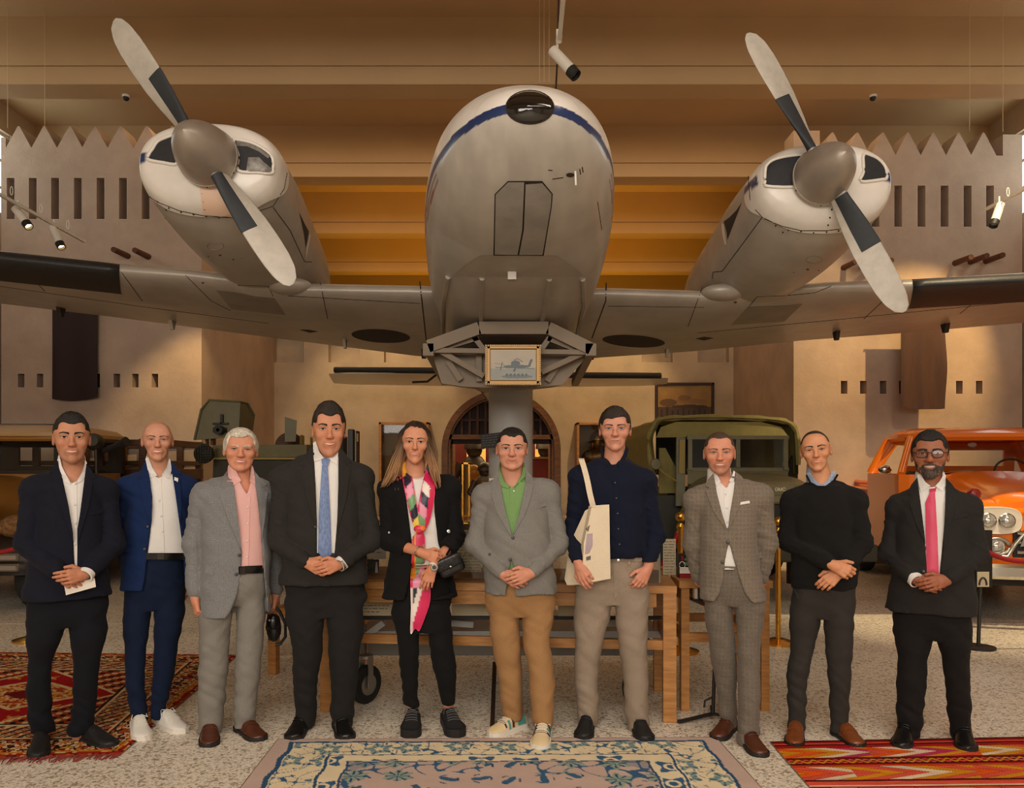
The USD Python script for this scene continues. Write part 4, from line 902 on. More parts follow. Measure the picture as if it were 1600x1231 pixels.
for v, w, h, zc in ((9.35, .80, 1.42, 0), (8.9, .70, 1.40, 0), (8.4, .60, 1.34, 0), (8.25, .58, 1.30, 0), (8.2, .55, 1.24, 0)):
    c = G(1000, 0, 9.0)[0]; q.append([np.array([c + .15 + u, v, z]) for u, z in selip(w, h, .75, 44, 3.4)])
obj('bonnet', loft(q), 'olive_paint', gt, smooth=40)
gx = G(1000, 0, 9.0)[0] + .15
obj('grille_back', box((gx - .5, 8.16, .62), (gx + .5, 8.2, 1.1)), 'rubber_black', gt)
for k in range(9): obj('grille_slat', box((gx - .47 + k * .115, 8.11, .62), (gx - .435 + k * .115, 8.17, 1.11)), 'olive_paint', gt)
obj('grille_top', rbox((gx - .55, 8.1, 1.1), (gx + .55, 8.22, 1.2), .02), 'olive_paint', gt)
for s in (-1, 1):
    g_ = np.array([[np.array([gx + s * (.52 + .40 * k), 8.75 + rr * math.cos(t_), max(.45, .5 + rr * math.sin(t_))]) for t_ in np.linspace(0, np.pi, 24)] for k, rr in ((0., .55), (.4, .57), (.9, .55), (1., .48))]); obj('mudguard', (g_.reshape(-1, 3), grid_mesh(*g_.shape[:2])), 'olive_paint', gt, smooth=60)
    obj('headlamp', lathe([(.001, .07), (.08, .05), (.1, 0), (.08, -.09), (.001, -.12)], (gx + s * .68, 8.25, 1.08), (0, -1, 0), 26), 'lamp_glass', gt, smooth=50)
fr = Frame(gx, 8.75, 0.)
for s in (-1, 1): wheel(gt, fr, s * .72, .0, .42, .22, 'olive_dark'); wheel(gt, fr, s * .72, 2.0, .42, .22, 'olive_dark')
obj('bumper', rbox((gx - .95, 7.98, .50), (gx + .95, 8.06, .68), .015), 'olive_dark', gt); obj('truck_bed', box((gx - .85, 9.9, .7), (gx + .8, 11.4, 1.2)), 'olive_dark', gt)
M('letter_pale', (206, 196, 160), .5)
tm = meshkit.text_mesh('GMC', .036, .006, True); v_ = np.array(tm.vertices); c = W(1209, 767, 8.16)
obj('bonnet_lettering', (np.stack([c[0] + v_[:, 0], c[1] - .02 - v_[:, 2], c[2] + v_[:, 1]], 1), np.array(tm.faces)[:, ::-1]), 'letter_pale', gt, label='raised letters GMC'); obj('badge_plate', box(W(1196, 772, 8.19), W(1242, 757, 8.15)), 'olive_paint', gt)
# ================================================================== museum furniture
M('oak', (190, 134, 72), .45, rgb2=(160, 106, 52), scale=5, stretch=(1.2, 1.2, 9), bump=.05); M('oak_dark', (128, 84, 42), .5, rgb2=(100, 62, 30), scale=5, stretch=(1, 1, 8)); M('arch_wood', (120, 76, 36), .5, rgb2=(84, 50, 24), scale=6, stretch=(1, 1, 5))
M('paper_cream', (208, 194, 160), .7, var=.08, scale=10); M('paper_white', (220, 214, 200), .7); M('ink', (58, 50, 42), .8); M('photo_grey', (92, 90, 88), .5, var=.5, scale=14); M('card_sign', (198, 184, 150), .7); M('black_metal', (24, 23, 22), .5)
M('beam_grey', (136, 130, 120), .55, var=.08, scale=4); M('brass', (214, 160, 70), .22, metal=.95); M('rope_red', (150, 18, 24), .75, bump=.4, bscale=90); M('felt_red', (140, 18, 26), .85); M('leaf_green', (70, 96, 62), .7, rgb2=(120, 140, 110), scale=30)
MPANE('case_glass', (.93, .95, .93))
def lines(parent, mat, c, w, n, gap, h=.004, seed=1, name='text_line', yoff=-.0015):
    """rows of tiny words on a sheet facing the eye; c upper left corner"""
    g = np.random.default_rng(seed); out = []
    for i in range(n):
        x = 0.
        while x < w * (1 if i < n - 1 else .6):
            l = g.uniform(.012, .035); l = min(l, w - x)
            out.append(box(c + np.array([x, yoff - .001, -i * gap - h * .6]), c + np.array([x + l, yoff, -i * gap]))); x += l + .008
    obj(name, cat_(out), mat, parent, kind='stuff')
def table(label, FL, FR, depth, ztop, legw, group=None, rail_z=.42, brace=False):
    FL, FR = np.array(FL, float), np.array(FR, float); d = (FR - FL) / np.linalg.norm(FR - FL); n = np.array([-d[1], d[0]]); L = np.linalg.norm(FR - FL)
    P = lambda u, v, z: np.array([*(FL + d * u + n * v), z])
    t = thing('display_table', label, 'table', P(L / 2, depth / 2, 0), group=group)
    def slab(u0, u1, v0, v1, z0, z1): return m3.Manifold.hull_points(np.array([P(u, v, z) for u in (u0, u1) for v in (v0, v1) for z in (z0, z1)]))
    obj('table_top', slab(-.04, L + .04, -.04, depth + .04, ztop - .045, ztop), 'oak', t)
    for v in (0, depth):
        obj('apron', slab(legw, L - legw, v - .012, v + .012, ztop - .13, ztop - .045), 'oak', t)
        if v == 0 or brace: obj('stretcher', slab(legw * .5, L - legw * .5, v - .015, v + .015, rail_z, rail_z + .055), 'oak', t)
    for u in (0, L): obj('apron', slab(u - .012, u + .012, .03, depth - .03, ztop - .13, ztop - .045), 'oak', t); obj('stretcher', slab(u - .015, u + .015, .03, depth - .03, rail_z, rail_z + .055), 'oak', t)
    for u in (0, L):
        for v in (0, depth): obj('leg', slab(u - legw / 2, u + legw / 2, v - legw / 2, v + legw / 2, 0, ztop - .045), 'oak', t)
    if brace: obj('diagonal_brace', obox(P(.06, depth, ztop - .16), P(L - .05, depth, rail_z + .05), .05, .03), 'oak_dark', t)
    return t, P, L
t1, P1t, L1 = table('long oak display table carrying a glass case, behind the middle of the group', (-1.13, 4.72), (.925, 4.52), .62, .80, .075)
t2, P2t, L2 = table('short oak display table with a diagonal brace, behind the man in the check suit', (1.06, 4.72), (1.55, 4.72), .62, .80, .05, brace=True)
t3, P3t, L3 = table('oak side table partly hidden behind the two grey-suited men', (-1.72, 5.55), (-1.22, 5.45), .5, .80, .06)
def case(label, P, u0, u1, v0, v1, z0, z1):
    c = thing('glass_case', label, 'display case', P((u0 + u1) / 2, (v0 + v1) / 2, z0))
    q = lambda u, v, z: P(u, v, z)
    def pane(a): obj('pane', (np.array(a), np.array([[0, 1, 2], [0, 2, 3]])), 'case_glass', c)
    pane([q(u0, v0, z0), q(u1, v0, z0), q(u1, v0, z1), q(u0, v0, z1)]); pane([q(u0, v0, z1), q(u1, v0, z1), q(u1, v1, z1), q(u0, v1, z1)])
    for u in (u0, u1): pane([q(u, v0, z0), q(u, v1, z0), q(u, v1, z1), q(u, v0, z1)])
    for a, b in (((u0, v0, z1), (u1, v0, z1)), ((u0, v1, z1), (u1, v1, z1)), ((u0, v0, z0), (u0, v0, z1)), ((u1, v0, z0), (u1, v0, z1)), ((u0, v1, z0), (u0, v1, z1)), ((u1, v1, z0), (u1, v1, z1))): obj('edge_strip', tube([q(*a), q(*b)], .005, 6), 'brass' if a[2] == b[2] else 'case_edge', c)
    obj('base_board', m3.Manifold.hull_points(np.array([q(u, v, z) for u in (u0, u1) for v in (v0, v1) for z in (z0, z0 + .012)])), 'oak_dark', c)
    return c, q
M('case_edge', (150, 160, 150), .2)
case('long glass case of old documents on the oak table', P1t, .05, L1 - .05, .06, .56, .801, 1.16)
def sheet(name, label, cat, x0, y0, x1, y1, D, mat, group=None, lean=.0):
    a, b = W(x0, y1, D), W(x1, y0, D); t = thing(name, label, cat, (a + b) / 2 * [1, 1, 0] + [0, 0, a[2]], group=group)
    obj('sheet', box(a, b + [0, .006, 0]), mat, t); return t, a, b
# documents inside the long case
t, a, b = sheet('document', 'pale sheet with a pencil drawing, between the tall man and the woman', 'document', 573, 826, 603, 873, 4.98, 'paper_white')
lines(t, 'ink', np.array([a[0] + .01, a[1], b[2] - .02]), .10, 7, .022, .003, 3)
for r in (.03, .042): c = np.array([(a[0] + b[0]) / 2 + .01, a[1] - .002, (a[2] + b[2]) / 2]); obj('drawn_arc', tube([c + [r * math.cos(x), 0, r * math.sin(x) * 1.2] for x in np.linspace(0, np.pi, 14)], .0022, 5), 'ink', t)
t, a, b = sheet('photograph', 'dark grey photograph with a white tower shape, below the pencil drawing', 'photograph', 574, 874, 592, 915, 4.95, 'photo_grey')
obj('printed_tower', prism([(W(584, 914, 4.94)[0], a[2]), (W(592, 914, 4.94)[0], a[2]), (W(589, 880, 4.94)[0], W(589, 878, 4.94)[2]), (W(587, 880, 4.94)[0], W(589, 878, 4.94)[2])], a[1] - .003, a[1] - .001, 'y'), 'paper_white', t)
t, a, b = sheet('document', 'large cream document of close writing, right of the woman\'s handbag', 'document', 715, 828, 752, 912, 4.98, 'paper_cream')
lines(t, 'ink', np.array([a[0] + .008, a[1], b[2] - .015]), .135, 15, .019, .0035, 5)
t, a, b = sheet('document', 'narrow cream document at the right end of the glass case', 'document', 1036, 842, 1056, 905, 4.95, 'paper_cream')
lines(t, 'ink', np.array([a[0] + .006, a[1], b[2] - .015]), .07, 12, .018, .003, 6)
M('bead_red', (120, 38, 36), .4); M('bead_pale', (190, 160, 140), .4)
g = np.random.default_rng(5)
t = thing('bead_tray', 'tray of dark red and pale beads below the cream document', 'tray', W(735, 918, 4.85)); obj('tray_board', box(W(712, 919, 4.80), W(760, 916, 4.95)), 'oak_dark', t)
for nm, mt in (('beads', 'bead_red'), ('pale_beads', 'bead_pale')): obj(nm, cat_([ball(W(g.uniform(714, 758), 914, g.uniform(4.8, 4.92)), g.uniform(.007, .012), 1) for _ in range(34)]), mt, t, kind='stuff')
t = thing('bead_tray', 'tray of red beads beside the hand of the man in the navy shirt', 'tray', W(1040, 918, 4.8)); obj('tray_board', box(W(1022, 919, 4.76), W(1058, 915, 4.9)), 'oak_dark', t); obj('beads', cat_([ball(W(g.uniform(1024, 1056), 913, g.uniform(4.77, 4.88)), g.uniform(.008, .012), 1) for _ in range(30)]), 'bead_red', t, kind='stuff')
# picture box on the short table
t = thing('picture_box', 'small black box with a colourful picture and red base on the short table', 'box', W(1074, 920, 4.8))
obj('box_body', box(W(1061, 915, 4.80), W(1092, 864, 4.88)), 'black_metal', t); obj('red_base', box(W(1062, 914, 4.795), W(1088, 896, 4.80)), 'felt_red', t); obj('pale_field', box(W(1062, 896, 4.795), W(1088, 886, 4.80)), 'paper_white', t)
obj('foliage_print', cat_([ball(W(1074 + a, 874 + b, 4.797), (.02, .003, .012), 1) for a, b in ((0, 0), (5, 4), (-2, 7), (8, -3), (9, 9))]), 'leaf_green', t); obj('wheel_print', tube([W(1066, 883, 4.795) + [.018 * math.cos(x), 0, .022 * math.sin(x)] for x in np.linspace(0, 2 * np.pi, 18, endpoint=False)], .003, 5, closed=True), 'paper_white', t); obj('figure_print', box(W(1064, 876, 4.796), W(1068, 868, 4.799)), 'felt_red', t)
t = thing('white_board', 'thin white board standing on edge beside the check-suited man', 'board', W(1087, 936, 4.7)); obj('panel', box(W(1085.5, 936, 4.70), W(1089, 888, 4.72)), 'paper_white', t); obj('stand_foot', box(W(1083, 937, 4.66), W(1092, 935, 4.76)), 'black_metal', t)
# printed card and shelf under the long table
t, a, b = sheet('notice', 'cream printed notice under the table top, left of the woman', 'notice', 563, 940, 617, 962, 4.85, 'card_sign')
lines(t, 'ink', np.array([a[0] + .02, a[1], b[2] - .022]), .16, 3, .02, .006, 12)
t, a, b = sheet('shelf_panel', 'pale panel on the low shelf between the woman and the man in tan trousers', 'panel', 706, 944, 770, 962, 4.88, 'paper_cream')
t, a, b = sheet('shelf_panel', 'pale panel on the low shelf between the tan and stone trousers', 'panel', 872, 944, 905, 964, 4.88, 'paper_cream')
# wheeled steel cart below the tables
ct = thing('cart', 'grey steel cart on rubber castors under the long table', 'cart', W(780, 1085, 5.1))
obj('black_rail', obox(W(452, 965, 4.88), W(1040, 965, 4.88), .03, .02), 'black_metal', ct)
obj('deck', box(W(575, 1024, 5.12), W(1005, 985, 5.5)), 'beam_grey', ct); obj('deck_top', box(W(562, 986, 5.06), W(1015, 975, 5.5)), 'pedestal_grey', ct)
for a, b in (((562, 1000), (600, 972)), ((700, 972), (740, 975)), ((930, 972), (990, 974)), ((1010, 990), (985, 972))): obj('strut', obox(W(*a, 4.98), W(*b, 4.98), .05, .04), 'pedestal_grey', ct)
for x in (568, 985): obj('post', box(W(x - 5, 1030, 4.98), W(x + 5, 975, 5.06)), 'beam_grey', ct)
for x in (572, 990):
    c = W(x, 1071, 4.86); fr = Frame(c[0], c[1], math.radians(35)); p = path_of('castor', ct); UsdGeom.Xform.Define(stage, p); ORIGIN[p] = ORIGIN[ct]
    obj('tyre', fr.m(lathe([(.065, -.028), (.105, -.028), (.12, -.015), (.12, .015), (.105, .028), (.065, .028)], (0, 0, .12), (1, 0, 0), 30)), 'tyre', p, smooth=40); obj('hub', fr.m(lathe([(.001, .02), (.067, .026), (.067, -.026), (.001, -.02)], (0, 0, .12), (1, 0, 0), 24)), 'chrome_dull', p, smooth=40)
    for s in (-1, 1): obj('fork', fr.m(box((s * .04 - .004, -.02, .1), (s * .04 + .004, .02, .29))), 'chrome_dull', p)
    obj('swivel', fr.m(lathe([(.001, .0), (.045, 0), (.045, .02), (.001, .02)], (0, 0, .285), (0, 0, 1), 20)), 'chrome_dull', p)
t = thing('cable_cover', 'dark flat strip running down to the floor beside the tan trousers', 'strip', W(772, 1140, 4.5)); obj('strip', obox(W(773, 1035, 4.86), W(769, 1139, 4.37), .025, .012), 'brown_black', t)
# black sign stand behind the check-suited man
t = thing('music_stand', 'black metal sign stand on a flat tripod foot behind the check-suited man', 'stand', W(1113, 1120, 4.55))
fo = W(1114, 1118, 4.56); fo[2] = .03
obj('pole', tube([fo, W(1118, 1000, 4.56), W(1118, 905, 4.58)], .011, 8), 'black_metal', t)
for a in (W(1060, 1132, 4.46), W(1140, 1124, 4.55), W(1112, 1110, 4.75)): a[2] = .014; obj('foot', obox(fo, a, .022, .014), 'black_metal', t)
obj('clamp', tube([fo + [0, 0, .1], fo + [-.05, -.01, .08], fo + [-.055, -.01, .04]], .006, 6), 'black_metal', t); obj('tray', box(W(1092, 935, 4.57), W(1150, 880, 4.6)), 'black_metal', t)

# ---- rope barriers
def post(label, x, y, D, h=.98):
    t = thing('barrier_post', label, 'barrier post', W(x, y, D) * [1, 1, 0], group=None); c = W(x, y, D)
    obj('base', lathe([(.001, 0), (.15, 0), (.15, .015), (.06, .04), (.001, .04)], (c[0], c[1], 0), (0, 0, 1), 30), 'brass', t, smooth=40); obj('shaft', lathe([(.022, .03), (.022, h - .1), (.03, h - .09), (.03, h - .07), (.018, h - .05), (.001, h - .05)], (c[0], c[1], 0), (0, 0, 1), 20), 'brass', t, smooth=40); obj('finial', ball((c[0], c[1], h), .04, 2), 'brass', t, smooth=60)
    return np.array([c[0], c[1], h - .08])
def rope(label, a, b, sag):
    t = thing('barrier_rope', label, 'rope', (np.array(a) + b) / 2 * [1, 1, 0] + [0, 0, min(a[2], b[2]) - sag]); u = np.linspace(0, 1, 24); a, b = np.array(a), np.array(b)
    p = a + u[:, None] * (b - a) - np.array([0, 0, sag]) * (4 * u * (1 - u))[:, None]; obj('rope', tube(p[1:-1], .02, 10), 'rope_red', t, smooth=60)
    for q, r in ((p[0], p[2]), (p[-1], p[-3])): obj('end_hook', tube([q, r], .014, 8), 'brass', t, smooth=60)
pa = post('brass barrier post left of the check-suited man', 1063, 818, 6.2, 1.09); pb = post('brass barrier post between the check suit and the black jumper', 1216, 825, 6.5, 1.03)
rope('red barrier rope before the army truck, hanging from the left brass post', pa, pb, .3); pc_ = W(985, 860, 6.3); rope('red barrier rope end beside the navy shirt', pa, pc_, .25)
rope('red barrier rope before the orange pickup', W(1528, 853, 6.2), W(1640, 868, 6.2), .08); rope('red barrier rope before the tan lorry', W(-60, 870, 6.6), W(46, 851, 6.6), .02)
pd = post('brass barrier post in front of the tan lorry, hidden by the navy suit', 50, 845, 6.6, 1.0)
# information stand by the pickup
t = thing('information_stand', 'narrow dark information panel on a black stand beside the orange pickup', 'sign', W(1532, 973, 6.3) * [1, 1, 0])
obj('panel', box(W(1525, 918, 6.3), W(1547, 828, 6.33)), 'black_metal', t); obj('picture', box(W(1527, 917, 6.295), W(1545, 893, 6.30)), 'card_sign', t)
lines(t, 'paper_white', W(1528, 868, 6.296), .085, 4, .02, .006, 8); obj('printed_arch', tube([W(1536, 914, 6.29) + [.03 * math.cos(x), 0, .06 * math.sin(x)] for x in np.linspace(0, np.pi, 14)], .007, 6), 'ink', t)
b_ = W(1532, 973, 6.3); obj('pole', tube([(b_[0], 6.33, .02), W(1534, 860, 6.33)], .015, 8), 'black_metal', t); obj('base', lathe([(.001, 0), (.13, 0), (.13, .015), (.001, .03)], (b_[0], 6.33, 0), (0, 0, 1), 26), 'black_metal', t)

# ---- arched doorway and the red room beyond
M('red_wall', (96, 18, 14), .7); M('room_floor', (120, 84, 50), .5); M('mannequin_dark', (44, 32, 22), .5, bump=.2); M('case_glow_paint', (226, 170, 84), .6); M('bronze', (150, 104, 54), .35, metal=.6, var=.3, scale=20)  # yellow case colour carries the lamplit look of the cabinet
rm = obj('room_wall', cat_([box((-3.4, 19.2, 0), (3.2, 19.3, 3.6)), box((-3.5, 15.5, 0), (-3.4, 19.3, 3.6)), box((3.1, 15.5, 0), (3.2, 19.3, 3.6)), box((-3.5, 15.52, 3.5), (3.2, 19.3, 3.6))]), 'red_wall', kind='structure', smooth=False)
ad = thing('door_1', kind='structure', at=(axc, DW, 0))
def arc_band(r0, r1, y0, y1, z0=.0):
    o = [(axc - r1, z0)] + [(axc - r1 * math.cos(t), spring + r1 * math.sin(t)) for t in np.linspace(0, np.pi, 41)] + [(axc + r1, z0)]; i = [(axc + r0, z0)] + [(axc + r0 * math.cos(t), spring + r0 * math.sin(t)) for t in np.linspace(0, np.pi, 41)] + [(axc - r0, z0)]
    return prism(o + i, y0, y1, 'y')
obj('arch_frame', arc_band(ar - .12, ar + .0, DW - .02, DW + .35), 'arch_wood', ad); obj('arch_bead', arc_band(ar - .16, ar - .12, DW + .05, DW + .2), 'oak_dark', ad)
zt = Zw(686); obj('transom_beam', box((axc - ar + .1, DW + .05, zt), (axc + ar - .1, DW + .2, zt + .09)), 'arch_wood', ad)
M('lattice_wood', (66, 36, 20), .6); M('fanlight_dark', (38, 14, 10), .6)
obj('fanlight', prism([(axc - (ar - .14) * math.cos(t), spring + (ar - .14) * math.sin(t)) for t in np.linspace(.12, np.pi - .12, 30)], DW + .22, DW + .24, 'y'), 'fanlight_dark', ad)
for k in range(-6, 7):
    x = axc + k * .155; h = math.sqrt(max((ar - .14) ** 2 - (k * .155) ** 2, .01)); obj('fanlight_bar', box((x - .022, DW + .12, zt + .05), (x + .022, DW + .2, spring + h)), 'lattice_wood', ad)
for z in (zt + .38, zt + .74): h = math.sqrt(max((ar - .14) ** 2 - (z - spring) ** 2, .01)); obj('fanlight_bar', box((axc - h, DW + .13, z - .02), (axc + h, DW + .19, z + .02)), 'lattice_wood', ad)
for s in (-1, 1): obj('door_leaf', box((axc + s * (ar - .14), DW + .22, 0), (axc + s * (ar - .20), DW + .9, zt)), 'arch_wood', ad)
def cabinet(name, label, lo, hi, mat, y, depth, fill='case_glow_paint', glow=None):
    t = thing(name, label, 'cabinet', ((lo[0] + hi[0]) / 2, y, lo[1])); w = .05
    for a, b in (((lo[0], lo[1]), (lo[0] + w, hi[1])), ((hi[0] - w, lo[1]), (hi[0], hi[1])), ((lo[0], lo[1]), (hi[0], lo[1] + w)), ((lo[0], hi[1] - w), (hi[0], hi[1]))): obj('frame_bar', rbox((a[0], y - .03, a[1]), (b[0], y + depth, b[1]), .008), mat, t)
    obj('back_panel', box((lo[0], y + depth - .01, lo[1]), (hi[0], y + depth, hi[1])), fill, t); obj('pane', (np.array([[lo[0] + w, y, lo[1] + w], [hi[0] - w, y, lo[1] + w], [hi[0] - w, y, hi[1] - w], [lo[0] + w, y, hi[1] - w]]), np.array([[0, 1, 2], [0, 2, 3]])), 'case_glass', t)
    return t
M('case_back', (150, 124, 88), .8)
cabinet('wall_cabinet', 'oak wall cabinet left of the arch, behind the woman\'s hair', (Xw(597), Zw(800)), (Xw(673), Zw(661)), 'oak', DW - .35, .34, 'case_back')
rc = cabinet('wall_cabinet', 'oak wall cabinet holding a gilded bust, right of the arch', (Xw(898), Zw(800)), (Xw(972), Zw(662)), 'oak', DW - .45, .44, 'case_back')
bu = thing('helmeted_bust', 'gilded helmeted bust inside the right-hand wall cabinet', 'bust', (Xw(930), DW - .25, Zw(735)))
c = np.array([Xw(931), DW - .25, Zw(692)])
obj('bust_head', ball(c, (.11, .11, .15), 3), 'bronze', bu, smooth=60); obj('bust_helmet', lathe([(.15, 0), (.135, .08), (.09, .15), (.02, .19), (.001, .2)], c + [0, 0, .04], (0, 0, 1), 24), 'brass', bu, smooth=50); obj('bust_shoulders', ball(c - [0, 0, .28], (.30, .15, .17), 3), 'bronze', bu, smooth=60); obj('bust_plinth', box(c + [-.2, -.12, -.62], c + [.2, .12, -.4]), 'oak_dark', bu)
for s in (-1, 1): obj('cheek_guard', ball(c + [s * .10, -.03, -.05], (.03, .06, .08), 2), 'brass', bu)
def mannequin(label, x, y0, y1, D, mat='mannequin_dark'):
    t = thing('mannequin', label, 'mannequin', W(x, y1, D)); h = (y1 - y0) / F * D; c = W(x, y0, D)
    P = lambda dx, z, r: ball(c + np.array([dx * h, 0, -z * h]), np.array(r) * h, 2)
    obj('figure', cat_([P(0, .09, (.085, .085, .10)), P(0, .36, (.15, .1, .22)), P(0, .60, (.14, .1, .14))] + [tube([c + [s * .14 * h, 0, -.24 * h], c + [s * .22 * h, -.02, -.42 * h], c + [s * .12 * h, -.08, -.52 * h]], [.05 * h, .045 * h, .035 * h], 10) for s in (-1, 1)] + [tube([c + [s * .07 * h, 0, -.6 * h], c + [s * .08 * h, 0, -1. * h]], [.075 * h, .05 * h], 10) for s in (-1, 1)]), mat, t, smooth=60)
    obj('helmet', lathe([(.11 * h, -.02 * h), (.10 * h, .05 * h), (.06 * h, .10 * h), (.001, .115 * h)], c - [0, 0, .07 * h], (0, 0, 1), 20), mat, t, smooth=50); obj('belt', lathe([(.145 * h, -.02 * h), (.15 * h, 0), (.145 * h, .02 * h)], c - [0, 0, .54 * h], (0, 0, 1), 20), 'brass', t); obj('chest_plate', ball(c - [0, .09 * h, .34 * h], (.07 * h, .03 * h, .09 * h), 2), 'bronze', t)
mannequin('armoured mannequin standing in the doorway left of the column', 741, 688, 838, 16.9); mannequin('helmeted mannequin seen through the arch right of the column', 853, 688, 838, 17.7)
mannequin('small dark figure beside the armoured mannequin in the arch', 757, 726, 830, 15.6)
M('poster_glow_paint', (238, 196, 120), .6)  # yellow lamplight on the panels is put into this colour
for x0, x1, y0, y1, lb in ((731, 757, 684, 740, 'poster panel with painted yellow lamplight behind the armoured mannequin'), (838, 868, 684, 722, 'poster panel with painted yellow lamplight right of the column')):
    t = thing('poster_panel', lb, 'poster', W(x0, y1, 18.6)); a, b = W(x0 - 2, y1 + 40, 18.6), W(x1 + 2, y0 - 8, 18.6); obj('panel', box(a, b + [0, .04, 0]), 'poster_glow_paint', t)
    lines(t, 'ink', np.array([a[0] + .1, a[1], b[2] - .2]), (b[0] - a[0]) - .2, 4, .08, .03, int(x0), 'text_line', -.004)
cabinet('lit_cabinet', 'tall glass cabinet with gold edges and painted lamplit back inside the arch', (W(721, 0, 15.9)[0], .3), (W(735, 0, 15.9)[0], W(0, 722, 15.9)[2]), 'brass', 15.9, .3, 'case_glow_paint')
t = thing('red_display', 'low brown counter inside the arch right of the column', 'counter', W(850, 800, 16.8)); obj('counter', box(W(832, 860, 16.8), W(876, 716, 17.0)), 'red_wall', t); obj('counter_top', box(W(832, 717, 16.75), W(876, 714, 17.05)), 'oak_dark', t)
M('dim_text', (104, 100, 92), .7)
# plaque on the column
t = thing('plaque', 'black lettered plaque on a tilted bracket against the column', 'plaque', W(770, 700, 7.3))
q = [W(751, 679, 7.28), W(793, 674, 7.34), W(793, 698, 7.34), W(752, 701, 7.28)]; obj('board', m3.Manifold.hull_points(np.array(q + [p + [0, .012, 0] for p in q])), 'black_metal', t)
for k in range(5):
    a, b = q[0] * (1 - (k + .7) / 6) + q[3] * (k + .7) / 6, q[1] * (1 - (k + .7) / 6) + q[2] * (k + .7) / 6; d = b - a
    g = np.random.default_rng(k); x = .06
    while x < .9: l = g.uniform(.05, .14); obj('text_line', obox(a + d * x + [0, -.004, 0], a + d * min(x + l, .95) + [0, -.004, 0], .002, .005), 'dim_text', t); x += l + .04
obj('bracket', tube([W(770, 690, 7.31), W(778, 692, 7.56)], .012, 8), 'black_metal', t); t = thing('switch_plate', 'small white plate fixed to the column above the grey blazer', 'plate', W(770, 753, 7.55)); obj('plate', box(W(764, 753, 7.50), W(774, 747, 7.535)), 'paper_white', t)

# ---- things on the walls
def cloth_panel(name, label, x0, x1, y0, y1, D, mat, ripple, seed, amp=.03):
    nx, nz = 40, 50; U, V = np.meshgrid(np.linspace(0, 1, nx), np.linspace(0, 1, nz), indexing='ij'); a, b = W(x0, y1, D), W(x1, y0, D)
    wob = meshkit.noise(np.stack([U * 3, V * 2.2, U * 0], -1), seed) - .5
    X = a[0] + U * (b[0] - a[0]) + .03 * wob; Y = D - .05 - amp * np.sin(U * ripple + V * .6) * (.4 + .6 * (1 - V)) - .03 * wob; Z = a[2] + V * (b[2] - a[2]) + (.04 * wob - .03 * np.sin(U * 3.)) * (1 - V)
    t = thing(name, label, 'flag', (a + b) / 2 * [1, 1, 0] + [0, 0, a[2] - .06]); f = grid_mesh(nx, nz); A = np.stack([X, Y, Z], -1).reshape(-1, 3)
    obj('cloth', (np.vstack([A, A + [0, .006, 0]]), np.vstack([f[:, ::-1], f + len(A)])), mat, t, smooth=60); obj('hanging_rail', tube([W(x0 - 1, y0, D - .04), W(x1 + 1, y0, D - .04)], .014, 8), 'black_metal', t)
M('flag_maroon', (44, 24, 22), .8, var=.15, scale=8); M('flag_brown', (70, 42, 32), .75, var=.2, scale=8, stretch=(4, 1, 1))
cloth_panel('wall_flag', 'dark maroon cloth flag hung on the left tower', 85, 155, 470, 622, 11.46, 'flag_maroon', 9, 4, .018); cloth_panel('wall_flag', 'brown cloth flag hung on the right tower in lamplight', 1404, 1474, 500, 637, 11.42, 'flag_brown', 14, 9, .02)
M('peg_wood', (88, 50, 28), .7)
for i, (x, y, D) in enumerate(((200, 400, 11.5), (232, 401, 11.5), (1318, 418, 11.8), (1346, 417, 11.8), (1372, 416, 11.8), (1492, 411, 11.8), (1516, 409, 11.8), (1540, 408, 11.8))):
    s = 1 if x < 800 else -1; c = W(x, y, D); t = thing('wall_spout', 'short dark wooden spout, %s above the wing on the %s tower' % (('outer', 'inner', 'first from the propeller', 'second from the propeller', 'third from the propeller', 'third from the frame edge', 'second from the frame edge', 'nearest the frame edge')[i], 'left' if s > 0 else 'right'), 'spout', c, group='wooden spouts on the %s tower' % ('left' if s > 0 else 'right')); obj('log', tube([c + [0, .05, 0], c + [0, -.42, -.02]], [.045, .04], 10), 'peg_wood', t, smooth=50)
# sepia picture beside the army truck
t = thing('framed_picture', 'dark-framed sepia picture of parked aircraft on the wall above the army truck', 'picture', (Xw(1069), DW - .04, Zw(668)))
x0, x1, z0, z1 = Xw(1023), Xw(1115), Zw(668), Zw(598); w = .05; M('frame_dark', (48, 28, 16), .4)
for a, b in (((x0, z0), (x0 + w, z1)), ((x1 - w, z0), (x1, z1)), ((x0, z0), (x1, z0 + w)), ((x0, z1 - w), (x1, z1))): obj('frame_bar', rbox((a[0], DW - .06, a[1]), (b[0], DW, b[1]), .008), 'frame_dark', t)
nx, nz = 90, 70; U, V = np.meshgrid(np.linspace(0, 1, nx), np.linspace(0, 1, nz), indexing='ij'); ver = np.stack([x0 + w + U * (x1 - x0 - 2 * w), np.full_like(U, DW - .02), z0 + w + V * (z1 - z0 - 2 * w)], -1).reshape(-1, 3)
C = np.where((V > .45)[..., None], lin((150, 112, 52)), lin((74, 50, 22))) * (.75 + .5 * meshkit.fbm(np.stack([U * 7, V * 5, U * 0], -1), 3, 2))[..., None]
for cx, cz, rx, rz, k in ((.62, .60, .28, .06, (136, 98, 48)), (.5, .68, .12, .07, (120, 84, 40)), (.2, .56, .16, .1, (96, 66, 30)), (.6, .46, .34, .05, (60, 40, 18))): C[((U - cx) / rx) ** 2 + ((V - cz) / rz) ** 2 < 1] = lin(k)
for k in range(9): C[(np.abs(U - .08 - k * .1) < .018) & (V < .4 + .04 * math.sin(k * 2.)) & (V > .1)] = lin((40, 26, 12))
